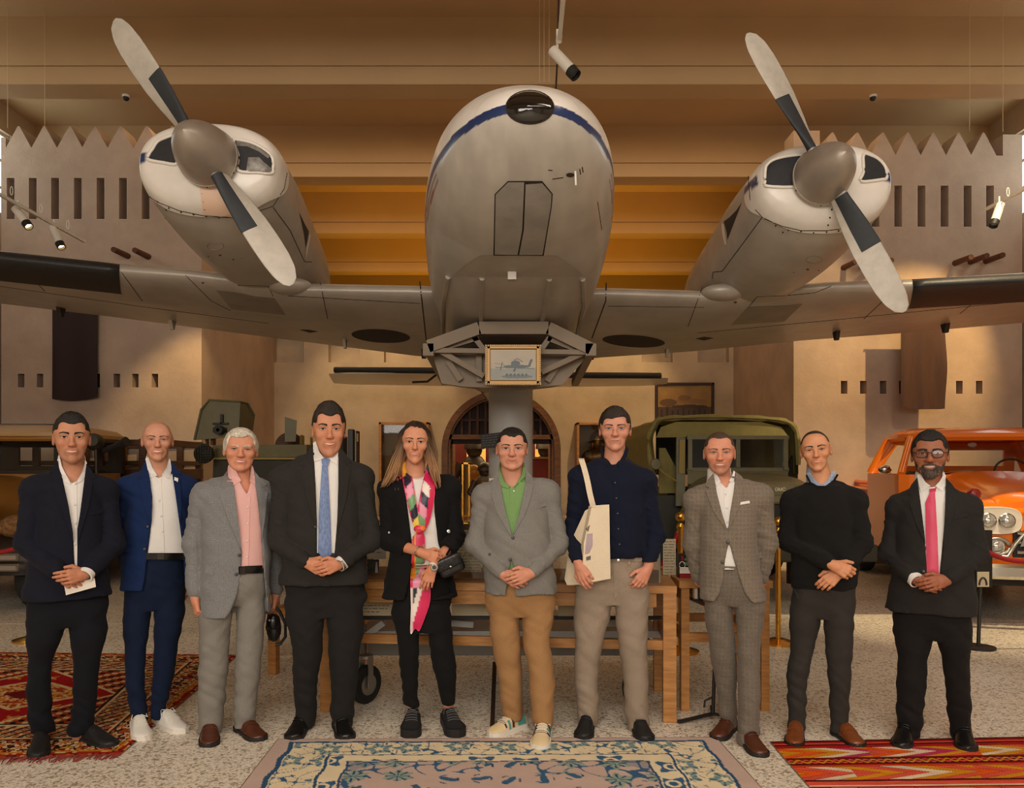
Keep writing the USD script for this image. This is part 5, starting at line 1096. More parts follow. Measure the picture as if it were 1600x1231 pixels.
obj('print_sheet', (ver, grid_mesh(nx, nz)[:, ::-1]), 'print_paper', t, smooth=True, col=C.reshape(-1, 3))
# track lights
M('fixture_white', (214, 208, 196), .4); ME('lamp_glow', (255, 214, 140), 9.)
def tracklight(label, x, y, D, d, rail=None, lit=True, s=1., stem=.12):
    t = thing('spotlight', label, 'spotlight', W(x, y, D)); c = W(x, y, D); d = np.array(d, float) / np.linalg.norm(d)
    obj('lamp_body', lathe([(.001, -.16 * s), (.038 * s, -.155 * s), (.04 * s, .06 * s), (.001, .06 * s)], c, d, 24), 'fixture_white', t, smooth=40); obj('lamp_rim', lathe([(.036 * s, .06 * s), (.044 * s, .06 * s), (.042 * s, .12 * s), (.034 * s, .12 * s), (.03 * s, .09 * s)], c, d, 24), 'rubber_black', t, smooth=40)
    obj('lens', lathe([(.001, .092 * s), (.031 * s, .09 * s)], c, d, 20), 'lamp_glow' if lit else 'lamp_glass', t); obj('stem', tube([c - d * .1 * s + [0, 0, 0], c - d * .1 * s + [0, 0, stem]], .009 * s, 8), 'fixture_white', t); return c
tracklight('white spotlight with a black rim hanging in front of the upper ceiling beam', 884, 101, 5.6, (.55, -.25, -.75), lit=False, s=1.05, stem=.19)
r = thing('light_rail', 'slim white lighting rail hanging above the aeroplane nose', 'rail', W(876, 60, 5.6)); obj('rail', obox(W(874, 62, 5.62), W(888, -90, 4.3), .03, .03), 'fixture_white', r); obj('rail_joint', tube([W(873, 66, 5.62), W(874, 55, 5.58)], .022, 10), 'fixture_white', r)
w_ = thing('hanging_rod', 'thin steel rod hanging behind the aeroplane nose', 'rod', W(868, 140, 6.0)); obj('rod', tube([W(868, 150, 6.0), W(871, 92, 6.0), W(873, -5, 6.0)], .008, 6), 'steel_rod', w_) if 'steel_rod' in MATS else obj('rod', tube([W(868, 150, 6.0), W(871, 92, 6.0), W(873, -5, 6.0)], .008, 6), 'frame_dark', w_)
tracklight('lit white spotlight nearest the frame edge on the left rail', 36, 342, 7.5, (.8, -.3, -.9)); tracklight('white spotlight at the inner end of the left rail', 90, 373, 7.9, (.6, -.3, -1.)); tracklight('white spotlight on the rail at the right edge', 1557, 338, 7.6, (-.5, -.3, -1.), lit=False)
r = thing('light_rail', 'slanting white lighting rail in front of the left tower', 'rail', W(60, 340, 7.6)); obj('rail', obox(W(-40, 282, 6.9), W(132, 377, 8.4), .025, .03), 'fixture_white', r); r = thing('light_rail', 'slanting white lighting rail in front of the right tower', 'rail', W(1580, 310, 7.6)); obj('rail', obox(W(1540, 327, 8.2), W(1660, 265, 6.9), .025, .03), 'fixture_white', r)
for x, y, lb in ((18, 302, 'outermost'), (64, 330, 'middle'), (106, 355, 'innermost')): t = thing('rail_hanger', '%s of the three small wire hangers on the left lighting rail' % lb, 'hanger', W(x, y, 7.5), group='wire hangers on the left rail'); obj('loop', tube([W(x + 2 * math.cos(k), y - 4 + 7 * math.sin(k), 7.5) for k in np.linspace(0, 2 * np.pi, 14, endpoint=False)], .004, 5, closed=True), 'fixture_white', t)
t = thing('rail_hanger', 'small wire hanger on the right lighting rail', 'hanger', W(1575, 300, 7.5)); obj('loop', tube([W(1575 + 2 * math.cos(k), 300 + 7 * math.sin(k), 7.5) for k in np.linspace(0, 2 * np.pi, 14, endpoint=False)], .004, 5, closed=True), 'fixture_white', t)
for x, y, lb in ((197, 196, 'small dome camera under the beam above the left tower'), (1364, 202, 'small dome camera under the beam above the right tower')):
    c = W(x, y, 10.3); c[2] = 6.47; t = thing('dome_camera', lb, 'camera', c - [0, 0, .07]); obj('mount', lathe([(.001, 0), (.05, 0), (.05, -.03), (.001, -.03)], c, (0, 0, 1), 20), 'fixture_white', t); obj('dome', ball(c - [0, 0, .04], (.04, .04, .035), 2), 'rubber_black', t, smooth=60)
for i, (x, y) in enumerate(((70, 200), (1515, 205), (1567, 206), (12, 200), (843, 130), (850, 130), (858, 130))):
    a, b = W(x, y, 9.8 if x < 800 else 9.7), W(x, -30, 9.8 if x < 800 else 9.7)
    if 800 < x < 900: a, b = W(x, 128, 9.3), W(x, -40, 9.3)
    t = thing('hanging_wire', ('inner fine wire hanging above the left tower', 'outer of two fine wires above the right tower left of the window', 'fine wire nearest the right frame edge', 'fine wire nearest the left frame edge', 'leftmost of three fine wires behind the aeroplane nose', 'middle of three fine wires behind the aeroplane nose', 'rightmost of three fine wires behind the aeroplane nose')[i], 'wire', a, group='hanging wires %s' % ('left' if x < 400 else 'right' if x > 1200 else 'middle')); obj('wire', tube([a, b], .0035, 5), 'frame_cream', t)
# ================================================================== people
# distance fields on a rectilinear grid, skinned by surface nets: one continuous skin per body or garment
def axis(lo, hi, step, fine=()):
    ticks, x = [], lo
    while x < hi:
        ticks.append(x); h = step
        for a, b, s in fine:
            if a - step < x < b: h = min(h, s if x >= a else max(s, min(step, a - x)))
        x += h
    return np.array(ticks + [x], np.float32)
class Field:
    def __init__(s, xs, ys, zs):
        s.x, s.y, s.z = xs, ys, zs; s.f = np.full((len(xs), len(ys), len(zs)), .25, np.float32)
    def sl(s, lo, hi):
        r = []
        for a, l, h in zip((s.x, s.y, s.z), lo, hi):
            i = max(0, np.searchsorted(a, l) - 1); j = min(len(a), np.searchsorted(a, h) + 1); r.append(slice(i, max(i, j)))
        return tuple(r)
    def put(s, fn, lo, hi, k=0., op='u', m=.03):
        q = s.sl(np.asarray(lo) - m - k, np.asarray(hi) + m + k)
        if any(c.stop <= c.start for c in q): return s
        X, Y, Z = s.x[q[0]][:, None, None], s.y[q[1]][None, :, None], s.z[q[2]][None, None, :]
        d = fn(X, Y, Z).astype(np.float32); f = s.f[q]; d = np.broadcast_to(d, f.shape)
        if op == 'u':
            h = np.maximum(k - np.abs(f - d), 0) / k if k else 0; s.f[q] = np.minimum(f, d) - (h * h * k * .25 if k else 0)
        else:
            d = -d; h = np.maximum(k - np.abs(f - d), 0) / k if k else 0; s.f[q] = np.maximum(f, d) + (h * h * k * .25 if k else 0)
        return s
    def cone(s, a, b, r1, r2, k=.02, op='u'):
        a, b = np.asarray(a, float), np.asarray(b, float); ab = b - a; L = ab @ ab + 1e-12; r = max(r1, r2)
        def fn(X, Y, Z):
            px, py, pz = X - a[0], Y - a[1], Z - a[2]
            t = np.clip((px * ab[0] + py * ab[1] + pz * ab[2]) / L, 0, 1)
            return np.sqrt((px - t * ab[0]) ** 2 + (py - t * ab[1]) ** 2 + (pz - t * ab[2]) ** 2) - (r1 + t * (r2 - r1))
        return s.put(fn, np.minimum(a, b) - r, np.maximum(a, b) + r, k, op)
    def chain(s, pts, rs, k=.02):
        for i in range(len(pts) - 1): s.cone(pts[i], pts[i + 1], rs[i], rs[i + 1], k)
        return s
    def ell(s, c, r, k=.02, op='u'):
        c, r = np.asarray(c, float), np.asarray(r, float)
        def fn(X, Y, Z):
            a, b, d = X - c[0], Y - c[1], Z - c[2]
            k0 = np.sqrt((a / r[0]) ** 2 + (b / r[1]) ** 2 + (d / r[2]) ** 2); k1 = np.sqrt((a / r[0] ** 2) ** 2 + (b / r[1] ** 2) ** 2 + (d / r[2] ** 2) ** 2) + 1e-9
            return k0 * (k0 - 1) / k1
        return s.put(fn, c - r, c + r, k, op)
    def stack(s, st, k=.02, p=2.4, grow=0., op='u', zlo=None, zhi=None):
        """upright skin through stations (z, cx, cy, half width, half depth)"""
        st = np.array(sorted(st), float); z = st[:, 0]; I = [PchipInterpolator(z, st[:, j]) for j in range(1, 5)]
        z0, z1 = (z[0] if zlo is None else zlo), (z[-1] if zhi is None else zhi)
        def fn(X, Y, Z):
            zz = np.clip(Z, z[0], z[-1]); cx, cy, a, b = (i(zz) for i in I); a = np.maximum(a + grow, .004); b = np.maximum(b + grow, .004)
            q = ((np.abs(X - cx) / a) ** p + (np.abs(Y - cy) / b) ** p) ** (1 / p)
            return np.maximum((q - 1) * np.minimum(a, b), np.maximum(z0 - Z, Z - z1))
        g = abs(grow)
        return s.put(fn, ((st[:, 1] - st[:, 3]).min() - g, (st[:, 2] - st[:, 4]).min() - g, z0), ((st[:, 1] + st[:, 3]).max() + g, (st[:, 2] + st[:, 4]).max() + g, z1), k, op)
    def cut_prism(s, poly, ymax, k=.004, ymin=None):
        """takes away what lies in front of ymax inside the polygon (x, z)"""
        P = np.array(poly, float)
        def fn(X, Y, Z):
            return np.maximum(poly_sd(P, X[:, 0, :] + 0 * Z[:, 0, :], Z[:, 0, :] + 0 * X[:, 0, :])[:, None, :], Y - ymax)
        lo, hi = P.min(0), P.max(0)
        return s.put(fn, (lo[0], s.y[0], lo[1]), (hi[0], ymax, hi[1]), k, 's')
    def rough(s, freq, amp, seed=0, zfade=None, ridge=False, shear=0.):
        m = np.abs(s.f) < .035; i, j, k = np.nonzero(m)
        p = np.stack([s.x[i], s.y[j], s.z[k]], 1).astype(float); zw = p[:, 2].copy(); p[:, 2] += shear * (p[:, 0] + .5 * p[:, 1])
        n = meshkit.noise(p * np.asarray(freq), seed) + .5 * meshkit.noise(p * np.asarray(freq) * 2.1, seed + 5) - .75
        if ridge: n = np.abs(meshkit.noise(p * np.asarray(freq) + 1.5 * meshkit.noise(p * 5, seed + 3)[:, None], seed) - .5) * 1.6 - .35; n = -n
        a = amp if zfade is None else amp + zfade[2] * np.clip((zfade[1] - zw) / (zfade[1] - zfade[0]), 0, 1)
        s.f[i, j, k] += (n * a * 2).astype(np.float32); return s
    def skin(s):
        return nets(s.f, s.x, s.y, s.z)
def poly_sd(P, x, z):
    d = np.full(x.shape, 1e9); ins = np.zeros(x.shape, bool); n = len(P)
    for i in range(n):
        a, b = P[i], P[(i + 1) % n]; e = b - a
        t = np.clip(((x - a[0]) * e[0] + (z - a[1]) * e[1]) / (e @ e + 1e-12), 0, 1)
        d = np.minimum(d, np.hypot(x - a[0] - t * e[0], z - a[1] - t * e[1]))
        c = ((a[1] > z) != (b[1] > z)) & (x < (b[0] - a[0]) * (z - a[1]) / (b[1] - a[1] + 1e-12) + a[0]); ins ^= c
    return np.where(ins, -d, d)
_E = [((0, 0, 0), (1, 0, 0)), ((0, 1, 0), (1, 1, 0)), ((0, 0, 1), (1, 0, 1)), ((0, 1, 1), (1, 1, 1)), ((0, 0, 0), (0, 1, 0)), ((1, 0, 0), (1, 1, 0)), ((0, 0, 1), (0, 1, 1)), ((1, 0, 1), (1, 1, 1)),
      ((0, 0, 0), (0, 0, 1)), ((1, 0, 0), (1, 0, 1)), ((0, 1, 0), (0, 1, 1)), ((1, 1, 0), (1, 1, 1))]
def nets(f, xs, ys, zs):
    f = np.pad(f, 1, constant_values=.2)
    pad = lambda a: np.concatenate([[2 * a[0] - a[1]], a, [2 * a[-1] - a[-2]]])
    ax_ = [pad(np.asarray(a, float)) for a in (xs, ys, zs)]
    s = f < 0; c = sum(s[i:s.shape[0] - 1 + i, j:s.shape[1] - 1 + j, k:s.shape[2] - 1 + k].astype(np.int8) for i in (0, 1) for j in (0, 1) for k in (0, 1))
    cells = np.argwhere((c > 0) & (c < 8)); vid = np.full(c.shape, -1, np.int32); vid[tuple(cells.T)] = np.arange(len(cells))
    acc, cnt = np.zeros((len(cells), 3)), np.zeros(len(cells))
    for a, b in _E:
        fa = f[tuple((cells + a).T)]; fb = f[tuple((cells + b).T)]; m = (fa < 0) != (fb < 0)
        t = fa[m] / (fa[m] - fb[m]); acc[m] += np.array(a) + t[:, None] * (np.array(b) - np.array(a)); cnt[m] += 1
    fr = acc / cnt[:, None]; v = np.empty_like(fr)
    for k in range(3):
        i = cells[:, k]; v[:, k] = ax_[k][i] + fr[:, k] * (ax_[k][i + 1] - ax_[k][i])
    fs = []
    for k in range(3):
        i, j = (k + 1) % 3, (k + 2) % 3
        e = np.zeros(3, int); e[k] = 1
        sl0 = tuple(slice(0, -1) if q == k else slice(None) for q in range(3)); sl1 = tuple(slice(1, None) if q == k else slice(None) for q in range(3))
        n = np.argwhere(s[sl0] != s[sl1]); ins = s[tuple(n.T)]
        d1, d2 = np.zeros(3, int), np.zeros(3, int); d1[i] = 1; d2[j] = 1
        ok = (n[:, i] > 0) & (n[:, j] > 0) & (n[:, i] < c.shape[i]) & (n[:, j] < c.shape[j]); n, ins = n[ok], ins[ok]
        q = np.stack([vid[tuple((n - d1 - d2).T)], vid[tuple((n - d2).T)], vid[tuple(n.T)], vid[tuple((n - d1).T)]], 1)
        q[~ins] = q[~ins][:, ::-1]; fs.append(q)
    q = np.vstack(fs)
    return v, np.vstack([q[:, [0, 1, 2]], q[:, [0, 2, 3]]])

MV('skin', .52, spec=.35, subsurface_weight=.12, subsurface_scale=.006, subsurface_radius=(1., .35, .2))
M('eye_white', (184, 174, 164), .35); M('teeth_white', (214, 202, 186), .45)
for n_, c_ in (('brown', (46, 28, 18)), ('blue', (54, 70, 84)), ('dark', (24, 16, 12))): M('iris_' + n_, c_, .6, spec=.15)
M('lace_grey', (84, 82, 80), .8); M('lash_dark', (38, 24, 18), .8)
def hair_mat(name, a, b): M(name, a, .55, rgb2=b, scale=30, stretch=(3, 3, .7), bump=.5, bscale=120, spec=.4)
hair_mat('hair_black', (30, 24, 20), (14, 11, 10)); hair_mat('hair_dark_brown', (48, 35, 26), (24, 17, 13)); hair_mat('hair_white', (226, 218, 200), (168, 160, 146))
hair_mat('hair_brown', (92, 72, 54), (54, 42, 32)); hair_mat('hair_long', (112, 84, 58), (42, 29, 22)); hair_mat('beard_grey', (92, 76, 66), (48, 38, 33))

# the head is laid out in a canonical frame: x to the right of the picture, -y forward, z up from the chin (0) to the crown (.225)
class Head:
    def __init__(s, hx, ytop, ychin, D, width, hair=.018, roll=0., yaw=0., pitch=0.):
        s.o = W(hx, ychin, D - .055) + np.array([0, .05, 0])
        ht = W(hx, ytop, D - .05)[2] - W(hx, ychin, D - .05)[2]
        s.s = np.array([width / .150, .98, (ht - hair) / .225])
        cr, sr, cy, sy, cp, sp = (f(math.radians(a)) for a in (roll, yaw, pitch) for f in (math.cos, math.sin))
        s.R = np.array([[cr, 0, sr], [0, 1, 0], [-sr, 0, cr]]) @ np.array([[cy, -sy, 0], [sy, cy, 0], [0, 0, 1]]) @ np.array([[1, 0, 0], [0, cp, -sp], [0, sp, cp]])
        s.min = s.s.min()
    def to(s, p): return (np.asarray(p, float) * s.s) @ s.R.T + s.o
    def back(s, v): return ((v - s.o) @ s.R) / s.s
    def loc(s, X, Y, Z):
        a, b, c = X - s.o[0], Y - s.o[1], Z - s.o[2]; R = s.R
        return [(a * R[0, k] + b * R[1, k] + c * R[2, k]) / s.s[k] for k in range(3)]
    def box(s, lo, hi):
        c = s.to([[(lo, hi)[i][0], (lo, hi)[j][1], (lo, hi)[k][2]] for i in (0, 1) for j in (0, 1) for k in (0, 1)]); return c.min(0), c.max(0)
    def ell(s, f, c, r, k=.01, op='u', mirror=False):
        for m in ((1, -1) if mirror else (1,)):
            cc, r_ = np.array([c[0] * m, c[1], c[2]]), np.asarray(r, float)
            def fn(X, Y, Z):
                a, b, d = s.loc(X, Y, Z); a, b, d = a - cc[0], b - cc[1], d - cc[2]
                k0 = np.sqrt((a / r_[0]) ** 2 + (b / r_[1]) ** 2 + (d / r_[2]) ** 2); k1 = np.sqrt((a / r_[0] ** 2) ** 2 + (b / r_[1] ** 2) ** 2 + (d / r_[2] ** 2) ** 2) + 1e-9
                return k0 * (k0 - 1) / k1 * s.min
            f.put(fn, *s.box(cc - r_, cc + r_), k, op)
    def cone(s, f, a, b, r1, r2, k=.01, op='u', mirror=False):
        for m in ((1, -1) if mirror else (1,)):
            M_ = np.array([m, 1, 1]); f.cone(s.to(np.array(a) * M_), s.to(np.array(b) * M_), r1 * s.min, r2 * s.min, k, op)
    def jaw(s, f, k, jw=1.0, chin=0.):
        st = np.array([(-.004 - chin, .016, -.078, -.045), (.008, .032 * jw, -.087, -.03), (.028, .0475 * jw, -.084, -.005), (.055, .0565 * jw, -.083, .02), (.08, .0635 * (jw + 1) / 2, -.082, .03), (.105, .068, -.082, .03), (.14, .070, -.083, .03)])
        I = [PchipInterpolator(st[:, 0], st[:, j]) for j in (1, 2, 3)]; p = 2.25
        def fn(X, Y, Z):
            x, y, z = s.loc(X, Y, Z); zz = np.clip(z, st[0, 0], st[-1, 0]); a, y0, y1 = (i(zz) for i in I); b, cy = (y1 - y0) / 2, (y1 + y0) / 2
            q = ((np.abs(x) / a) ** p + (np.abs(y - cy) / b) ** p) ** (1 / p)
            return np.maximum((q - 1) * np.minimum(a, b), np.maximum(st[0, 0] - z, z - st[-1, 0])) * s.min
        f.put(fn, *s.box((-.075, -.095, -.01 - chin), (.075, .035, .145)), k)
    def build(s, f, jw=1., nose=1., neck=1., smile=.5, chin=0., cheek=1., ears=1.):
        s.jaw(f, .02, jw, chin)
        s.ell(f, (0, .010, .138), (.0745, .096, .087), .025)
        s.ell(f, (0, -.055, .16), (.058, .034, .045), .03)                                    # forehead
        s.cone(f, (-.040, -.080, .1345), (.040, -.080, .1345), .0115, .0115, .014)               # brow ridge
        s.ell(f, (.041, -.066, .089 + .003 * smile), (.022 * cheek, .019 + .003 * smile, .019), .018, mirror=True)
        s.ell(f, (0, -.083, .050), (.027, .016, .022), .014)                                   # muzzle
        s.ell(f, (0, -.083, .012 - chin), (.021, .015, .014), .014)                             # chin
        s.ell(f, (.0315, -.1015, .1165), (.0175, .017, .0105), .009, 's', True)                # eye sockets
        s.ell(f, (.0315, -.0775, .1165), (.0155, .0125, .0118), .003, mirror=True)               # eyeballs under the lids
        s.cone(f, (0, -.087, .121), (0, -.1045, .087), .0078, .0115 * nose, .009)                 # nose
        s.ell(f, (0, -.106, .0825), (.0135 * nose, .012, .0105), .006)
        s.ell(f, (.0135 * nose, -.0955, .079), (.0088 * nose, .010, .0082), .005, mirror=True)
        s.ell(f, (.0075, -.104, .0715), (.0042, .006, .0035), .003, 's', True)
        s.cone(f, (.020, -.0985, .079), (.031, -.090, .054), .003, .004, .008, 's', True)         # folds beside the mouth
        s.ell(f, (.0775, .010, .108), (.0085 * ears, .019, .031), .006, mirror=True)             # ears
        s.ell(f, (.0865, .004, .110), (.0055, .010, .017), .004, 's', True)
        s.cone(f, (0, .012, .045), (0, .030, -.085), .053 * neck, .058 * neck, .02)              # neck
        s.cone(f, (.036 * neck, .03, .03), (.016, -.015, -.085), .016 * neck, .014, .02, mirror=True)

def hand(f, w, k, n, thumb, curl=(25, 30, 30, 35), size=1., spread=.0, tcurl=.5):
    """palm, four jointed fingers and a thumb; w wrist, k where the knuckles point, n the palm side, thumb +1/-1 the side of the thumb"""
    w = np.asarray(w, float); d = np.asarray(k, float) - w; d /= np.linalg.norm(d); n = np.asarray(n, float); n = n - (n @ d) * d; n /= np.linalg.norm(n)
    t = np.cross(n, d) * thumb; S = size
    kn = []
    for i in range(4):
        a = (1.5 - i) * .0195 * S
        k0 = w + d * .016 * S + t * a * .55; k1 = w + d * (.088 - .0045 * abs(i - 1) ** 1.3) * S + t * a + n * .004 * abs(i - 1.5) * S
        f.cone(k0, k1, .0145 * S, .0108 * S, .010); kn.append(k1)
    f.cone(w - d * .02, w + d * .03 * S, .024 * S, .020 * S, .012)
    for i, (L, r) in enumerate(zip((.070, .079, .074, .058), (.0088, .009, .0087, .0078))):
        p, a = kn[i], 0.; da = d + t * (1.5 - i) * spread; da /= np.linalg.norm(da)
        for j, q in enumerate((.46, .30, .24)):
            a += math.radians(curl[i]) * (1.0, 1.25, .75)[j]
            e = p + (da * math.cos(a) + n * math.sin(a)) * L * q * S
            f.cone(p, e, (r - .0006 * j) * S, (r - .0006 * (j + 1)) * S, .0035); p = e
    b = w + d * .022 * S + t * .020 * S + n * .006
    d1 = d * .70 + t * .62 + n * .30; d1 /= np.linalg.norm(d1); m = b + d1 * .046 * S
    d2 = d * .92 + t * (.28 - .5 * tcurl) + n * (.25 + .4 * tcurl); d2 /= np.linalg.norm(d2); e2 = m + d2 * .032 * S
    f.cone(b, m, .0150 * S, .0112 * S, .008); f.cone(m, e2, .0108 * S, .0088 * S, .004)

def shoe(parent, heel, toe, mat, sole_mat, width=.094, style='oxford', tall=1., sole=.022, label=None):
    """lofted upper on a welted sole; heel and toe are ground points"""
    heel, toe = np.array(heel, float), np.array(toe, float); heel[2] = toe[2] = 0
    d = toe - heel; L = np.linalg.norm(d); d /= L; sd = np.array([-d[1], d[0], 0])
    k = width / .094
    st = np.array([(0, .006, .050), (.012, .024, .066), (.05, .033, .088), (.10, .0355, .098), (.15, .0385, .092), (.19, .043, .072), (.23, .0465, .056), (.262, .0445, .047), (.285, .034, .039), (.298, .018, .032), (.303, .004, .026)])
    u = st[:, 0] / .303 * L
    I = [PchipInterpolator(u, st[:, j]) for j in (1, 2)]
    uu = np.concatenate([np.linspace(0, .03, 7), np.linspace(.04, L - .03, 26), np.linspace(L - .025, L, 9)])
    rings = []
    for x in uu:
        a, h = float(I[0](x)) * k, float(I[1](x)) * tall
        g = np.linspace(0, np.pi, 25); e = 2 / 2.5
        y = np.sign(np.cos(g)) * np.abs(np.cos(g)) ** e * a; z = np.abs(np.sin(g)) ** e * (h - sole * .6) + sole * .6
        top = np.stack([y, z], 1); bot = np.stack([np.linspace(-a, a, 9)[1:-1], np.full(7, sole * .6)], 1)
        q = np.vstack([top, bot]); rings.append(heel + d * x + sd * q[:, :1] + np.array([0, 0, 1]) * q[:, 1:])
    s = obj('shoe', loft(rings), mat, parent, smooth=55, label=label)
    o = [(x, float(I[0](x)) * k + .004) for x in np.linspace(.0, L, 30)]
    poly = Polygon([(x - .003, -w_) for x, w_ in o] + [(x + .003, w_) for x, w_ in o[::-1]]).buffer(.002)
    v, f = prism(poly, 0, sole, 'z'); arch = np.clip((.36 * L - np.abs(v[:, 0] - .40 * L)) / (.2 * L), 0, 1)
    if style in ('oxford', 'loafer', 'monk'): v[:, 2] += np.where((v[:, 2] < .001) & (v[:, 0] > .25 * L) & (v[:, 0] < .55 * L), .006, 0)
    obj('sole', (heel + d * v[:, :1] + sd * v[:, 1:2] + np.array([0, 0, 1]) * v[:, 2:], f), sole_mat, s)
    def over(x, frac, lift=.002):
        a, h = float(I[0](x)) * k, float(I[1](x)) * tall; g = np.arccos(np.clip(frac, -1, 1)); e = 2 / 2.5
        return heel + d * x + sd * (np.sign(math.cos(g)) * abs(math.cos(g)) ** e * (a + lift)) + np.array([0, 0, abs(math.sin(g)) ** e * (h - sole * .6 + lift) + sole * .6])
    return s, over, L

def person(label, D, hd, sk, torso, arms, hands, hips, legs, feet, build, top, **o):
    """hd head (hx, ytop, ychin, width, ...), torso rows (y, xl, xr) of the outer garment, arms [(shoulder, elbow, wrist)], legs rows of the trousers; all in photograph pixels at depth D"""
    set_view(math.atan((hd[0] - 800) / F)); D = D / math.cos(VIEW)
    PX = lambda x, y, dy=0.: W(x, y, D + dy)
    base = (np.mean([ground(*f_[1]) for f_ in feet], 0)); base[2] = 0
    pr = thing('person', label, 'person', base)
    H = Head(hd[0], hd[1], hd[2], D, hd[3], **o.get('head', {}))
    bd = o.get('depth', .125); belly = o.get('belly', 0.)
    def rows(t, shrink=0., dep=None):
        out = []
        for r in t:
            y, xl, xr = r[:3]; a, b = PX(xl, y), PX(xr, y); dp = (r[3] if len(r) > 3 else bd)
            out.append((a[2], (a[0] + b[0]) / 2, D + (r[4] if len(r) > 4 else 0.), (b[0] - a[0]) / 2, dp))
        return out
    T = rows(torso)
    A = [[PX(*p) for p in a] for a in arms]
    for a in A: a[0] = a[0] + np.array([0, 0, o.get('drop', -.024)])
    # ---------------- body
    hb = H.box((-.095, -.125, -.02), (.095, .115, .235))
    fx, fy, fz = [(hb[0][0], hb[1][0], .0033)], [(hb[0][1], hb[0][1] + .13, .0033), (hb[0][1] + .13, hb[1][1], .008)], [(hb[0][2], hb[1][2], .0033)]
    for h in hands:
        c = (PX(*h['w']) + PX(*h['k'])) / 2; e = .10 * h.get('size', 1.)
        fx.append((c[0] - e, c[0] + e, .0033)); fy.append((c[1] - .07, c[1] + .07, .0033)); fz.append((c[2] - e, c[2] + e, .0033))
    if o.get('bare_ankle'): fz.append((.06, .2, .006))
    x0, x1 = min(min(p[0] for a in A for p in a) - .12, T[0][1] - .3), max(max(p[0] for a in A for p in a) + .12, T[0][1] + .3)
    if o.get('bare_arm'): fx.append((x0 + .06, x1 - .06, .006)); fz.append((PX(hd[0], 925)[2], PX(hd[0], 830)[2], .005)); fy.append((D - .26, D, .006))
    B = Field(axis(x0, x1, .016, fx), axis(D - .42, D + .34, .016, fy), axis(-.01, hb[1][2] + .03, .016, fz))
    wz = PX(hd[0], o['waist_y'] if 'waist_y' in o else hips[0][0])[2]
    B.stack([(z, cx, cy, a - .05, b - .05) for z, cx, cy, a, b in T], .03, zlo=wz - .02)
    B.stack([(z, cx, cy, a - .05, min(b, bd) - .075) for z, cx, cy, a, b in rows(hips)], .02, zlo=PX(hd[0], hips[-1][0])[2] + .07)
    for a in A:
        sh = a[0]; ba = o.get('bare_arm')
        B.cone((T[-1][1] * .5 + sh[0] * .5, D + .01, sh[2] - .03), sh - [0, 0, .01], .036, .038, .03)
        B.chain(a, (.042, .036 if not ba else .038, .0265 if not ba else .024), .03)
    Lg = [rows(l, dep=None) for l in legs]
    for l, ft in zip(legs, feet):
        an = ground(*ft[0]) * .76 + ground(*ft[1]) * .24; an[2] = .085
        za, zb_ = PX(hd[0], l[0][0])[2], PX(hd[0], l[-1][0])[2]
        q = [PX((r[1] + r[2]) / 2, r[0]) for r in l]
        q = [W((r[1] + r[2]) / 2, r[0], D + (an[1] - D) * np.clip((za - c_[2]) / (za - zb_), 0, 1) ** 1.2) for r, c_ in zip(l, q)]
        B.chain([q[0] + [0, 0, .10]] + q + [an], [.05] + [max(.026, (r[2] - r[1]) / F * D * .5 * math.cos(VIEW) - .036) for r in l] + [.028], .03)
        tp = ground(*ft[1]) * .7 + ground(*ft[0]) * .3; tp[2] = .034; B.cone(an + [0, 0, -.035], tp, .022, .014, .02)
    H.build(B, **build)
    B.cone(H.to((0, .025, -.03)), (T[-1][1], D + .02, T[-1][0] - .05), .052, .058, .04)
    for h in hands:
        sp_ = dict(h); w, k, n, th = (sp_.pop(x) for x in ('w', 'k', 'n', 'thumb')); j = int(np.argmin([np.linalg.norm(a[2] - PX(*w)) for a in A])); hand(B, A[j][2], PX(*k), n, th, **sp_)
    for f_ in o.get('body_extra', ()): f_(B, PX)
    body = B.skin(); v = body[0]; q = H.back(v)
    skin = np.array(lin(np.array(sk) * [.96, .90, .86])); col = np.tile(skin, (len(v), 1))
    g = lambda x, y, z, r: np.exp(-((np.abs(q[:, 0]) - x) ** 2 + (q[:, 1] - y) ** 2 + (q[:, 2] - z) ** 2) / r ** 2)[:, None]
    red = np.clip(.8 * g(0, -.11, .08, .018) + .55 * g(.042, -.08, .085, .022) + .6 * g(.08, .01, .11, .03), 0, 1)
    col = col * (1 - red * np.array([0., .14, .16]))
    for x_, y_, z_, r_, a_ in ((.0315, -.09, .106, .013, .14), (0, -.09, .068, .008, .12)): col *= 1 - a_ * g(x_, y_, z_, r_)  # shade below the eyes and nose put into the skin colour
    if o.get('stubble'):
        c, amt = lin(o['stubble'][0]), o['stubble'][1]
        m = np.clip((.074 - q[:, 2]) / .022, 0, 1) * np.clip((q[:, 2] + .03) / .02, 0, 1) * np.clip((.02 - q[:, 1]) / .03, 0, 1)
        side = np.clip((np.abs(q[:, 0]) - .05) / .012, 0, 1) * np.clip((.115 - q[:, 2]) / .02, 0, 1) * np.clip((q[:, 1] + .05) / .02, 0, 1) * np.clip((.01 - q[:, 1]) / .02, 0, 1) * (q[:, 2] > .02)
        m = np.clip(np.maximum(m, side), 0, 1)[:, None] * amt
        col = col * (1 - m) + c * m
    hl = (np.abs(v - np.array(H.o)).max(1) > .3)[:, None]; col = np.where(hl, col * np.array([1.0, .93, .90]), col)
    col *= (.93 + .14 * meshkit.noise(v * 60, 3))[:, None]
    obj('body', body, 'skin', pr, smooth=True, col=col)
    BT = Target(body)
    fp = lambda x, z, y=-.092: proj(H.to((x, y, z)))
    sm = build.get('smile', .5); eo = o.get('eye_open', .0047) * .92; ic = o.get('iris', 'brown')
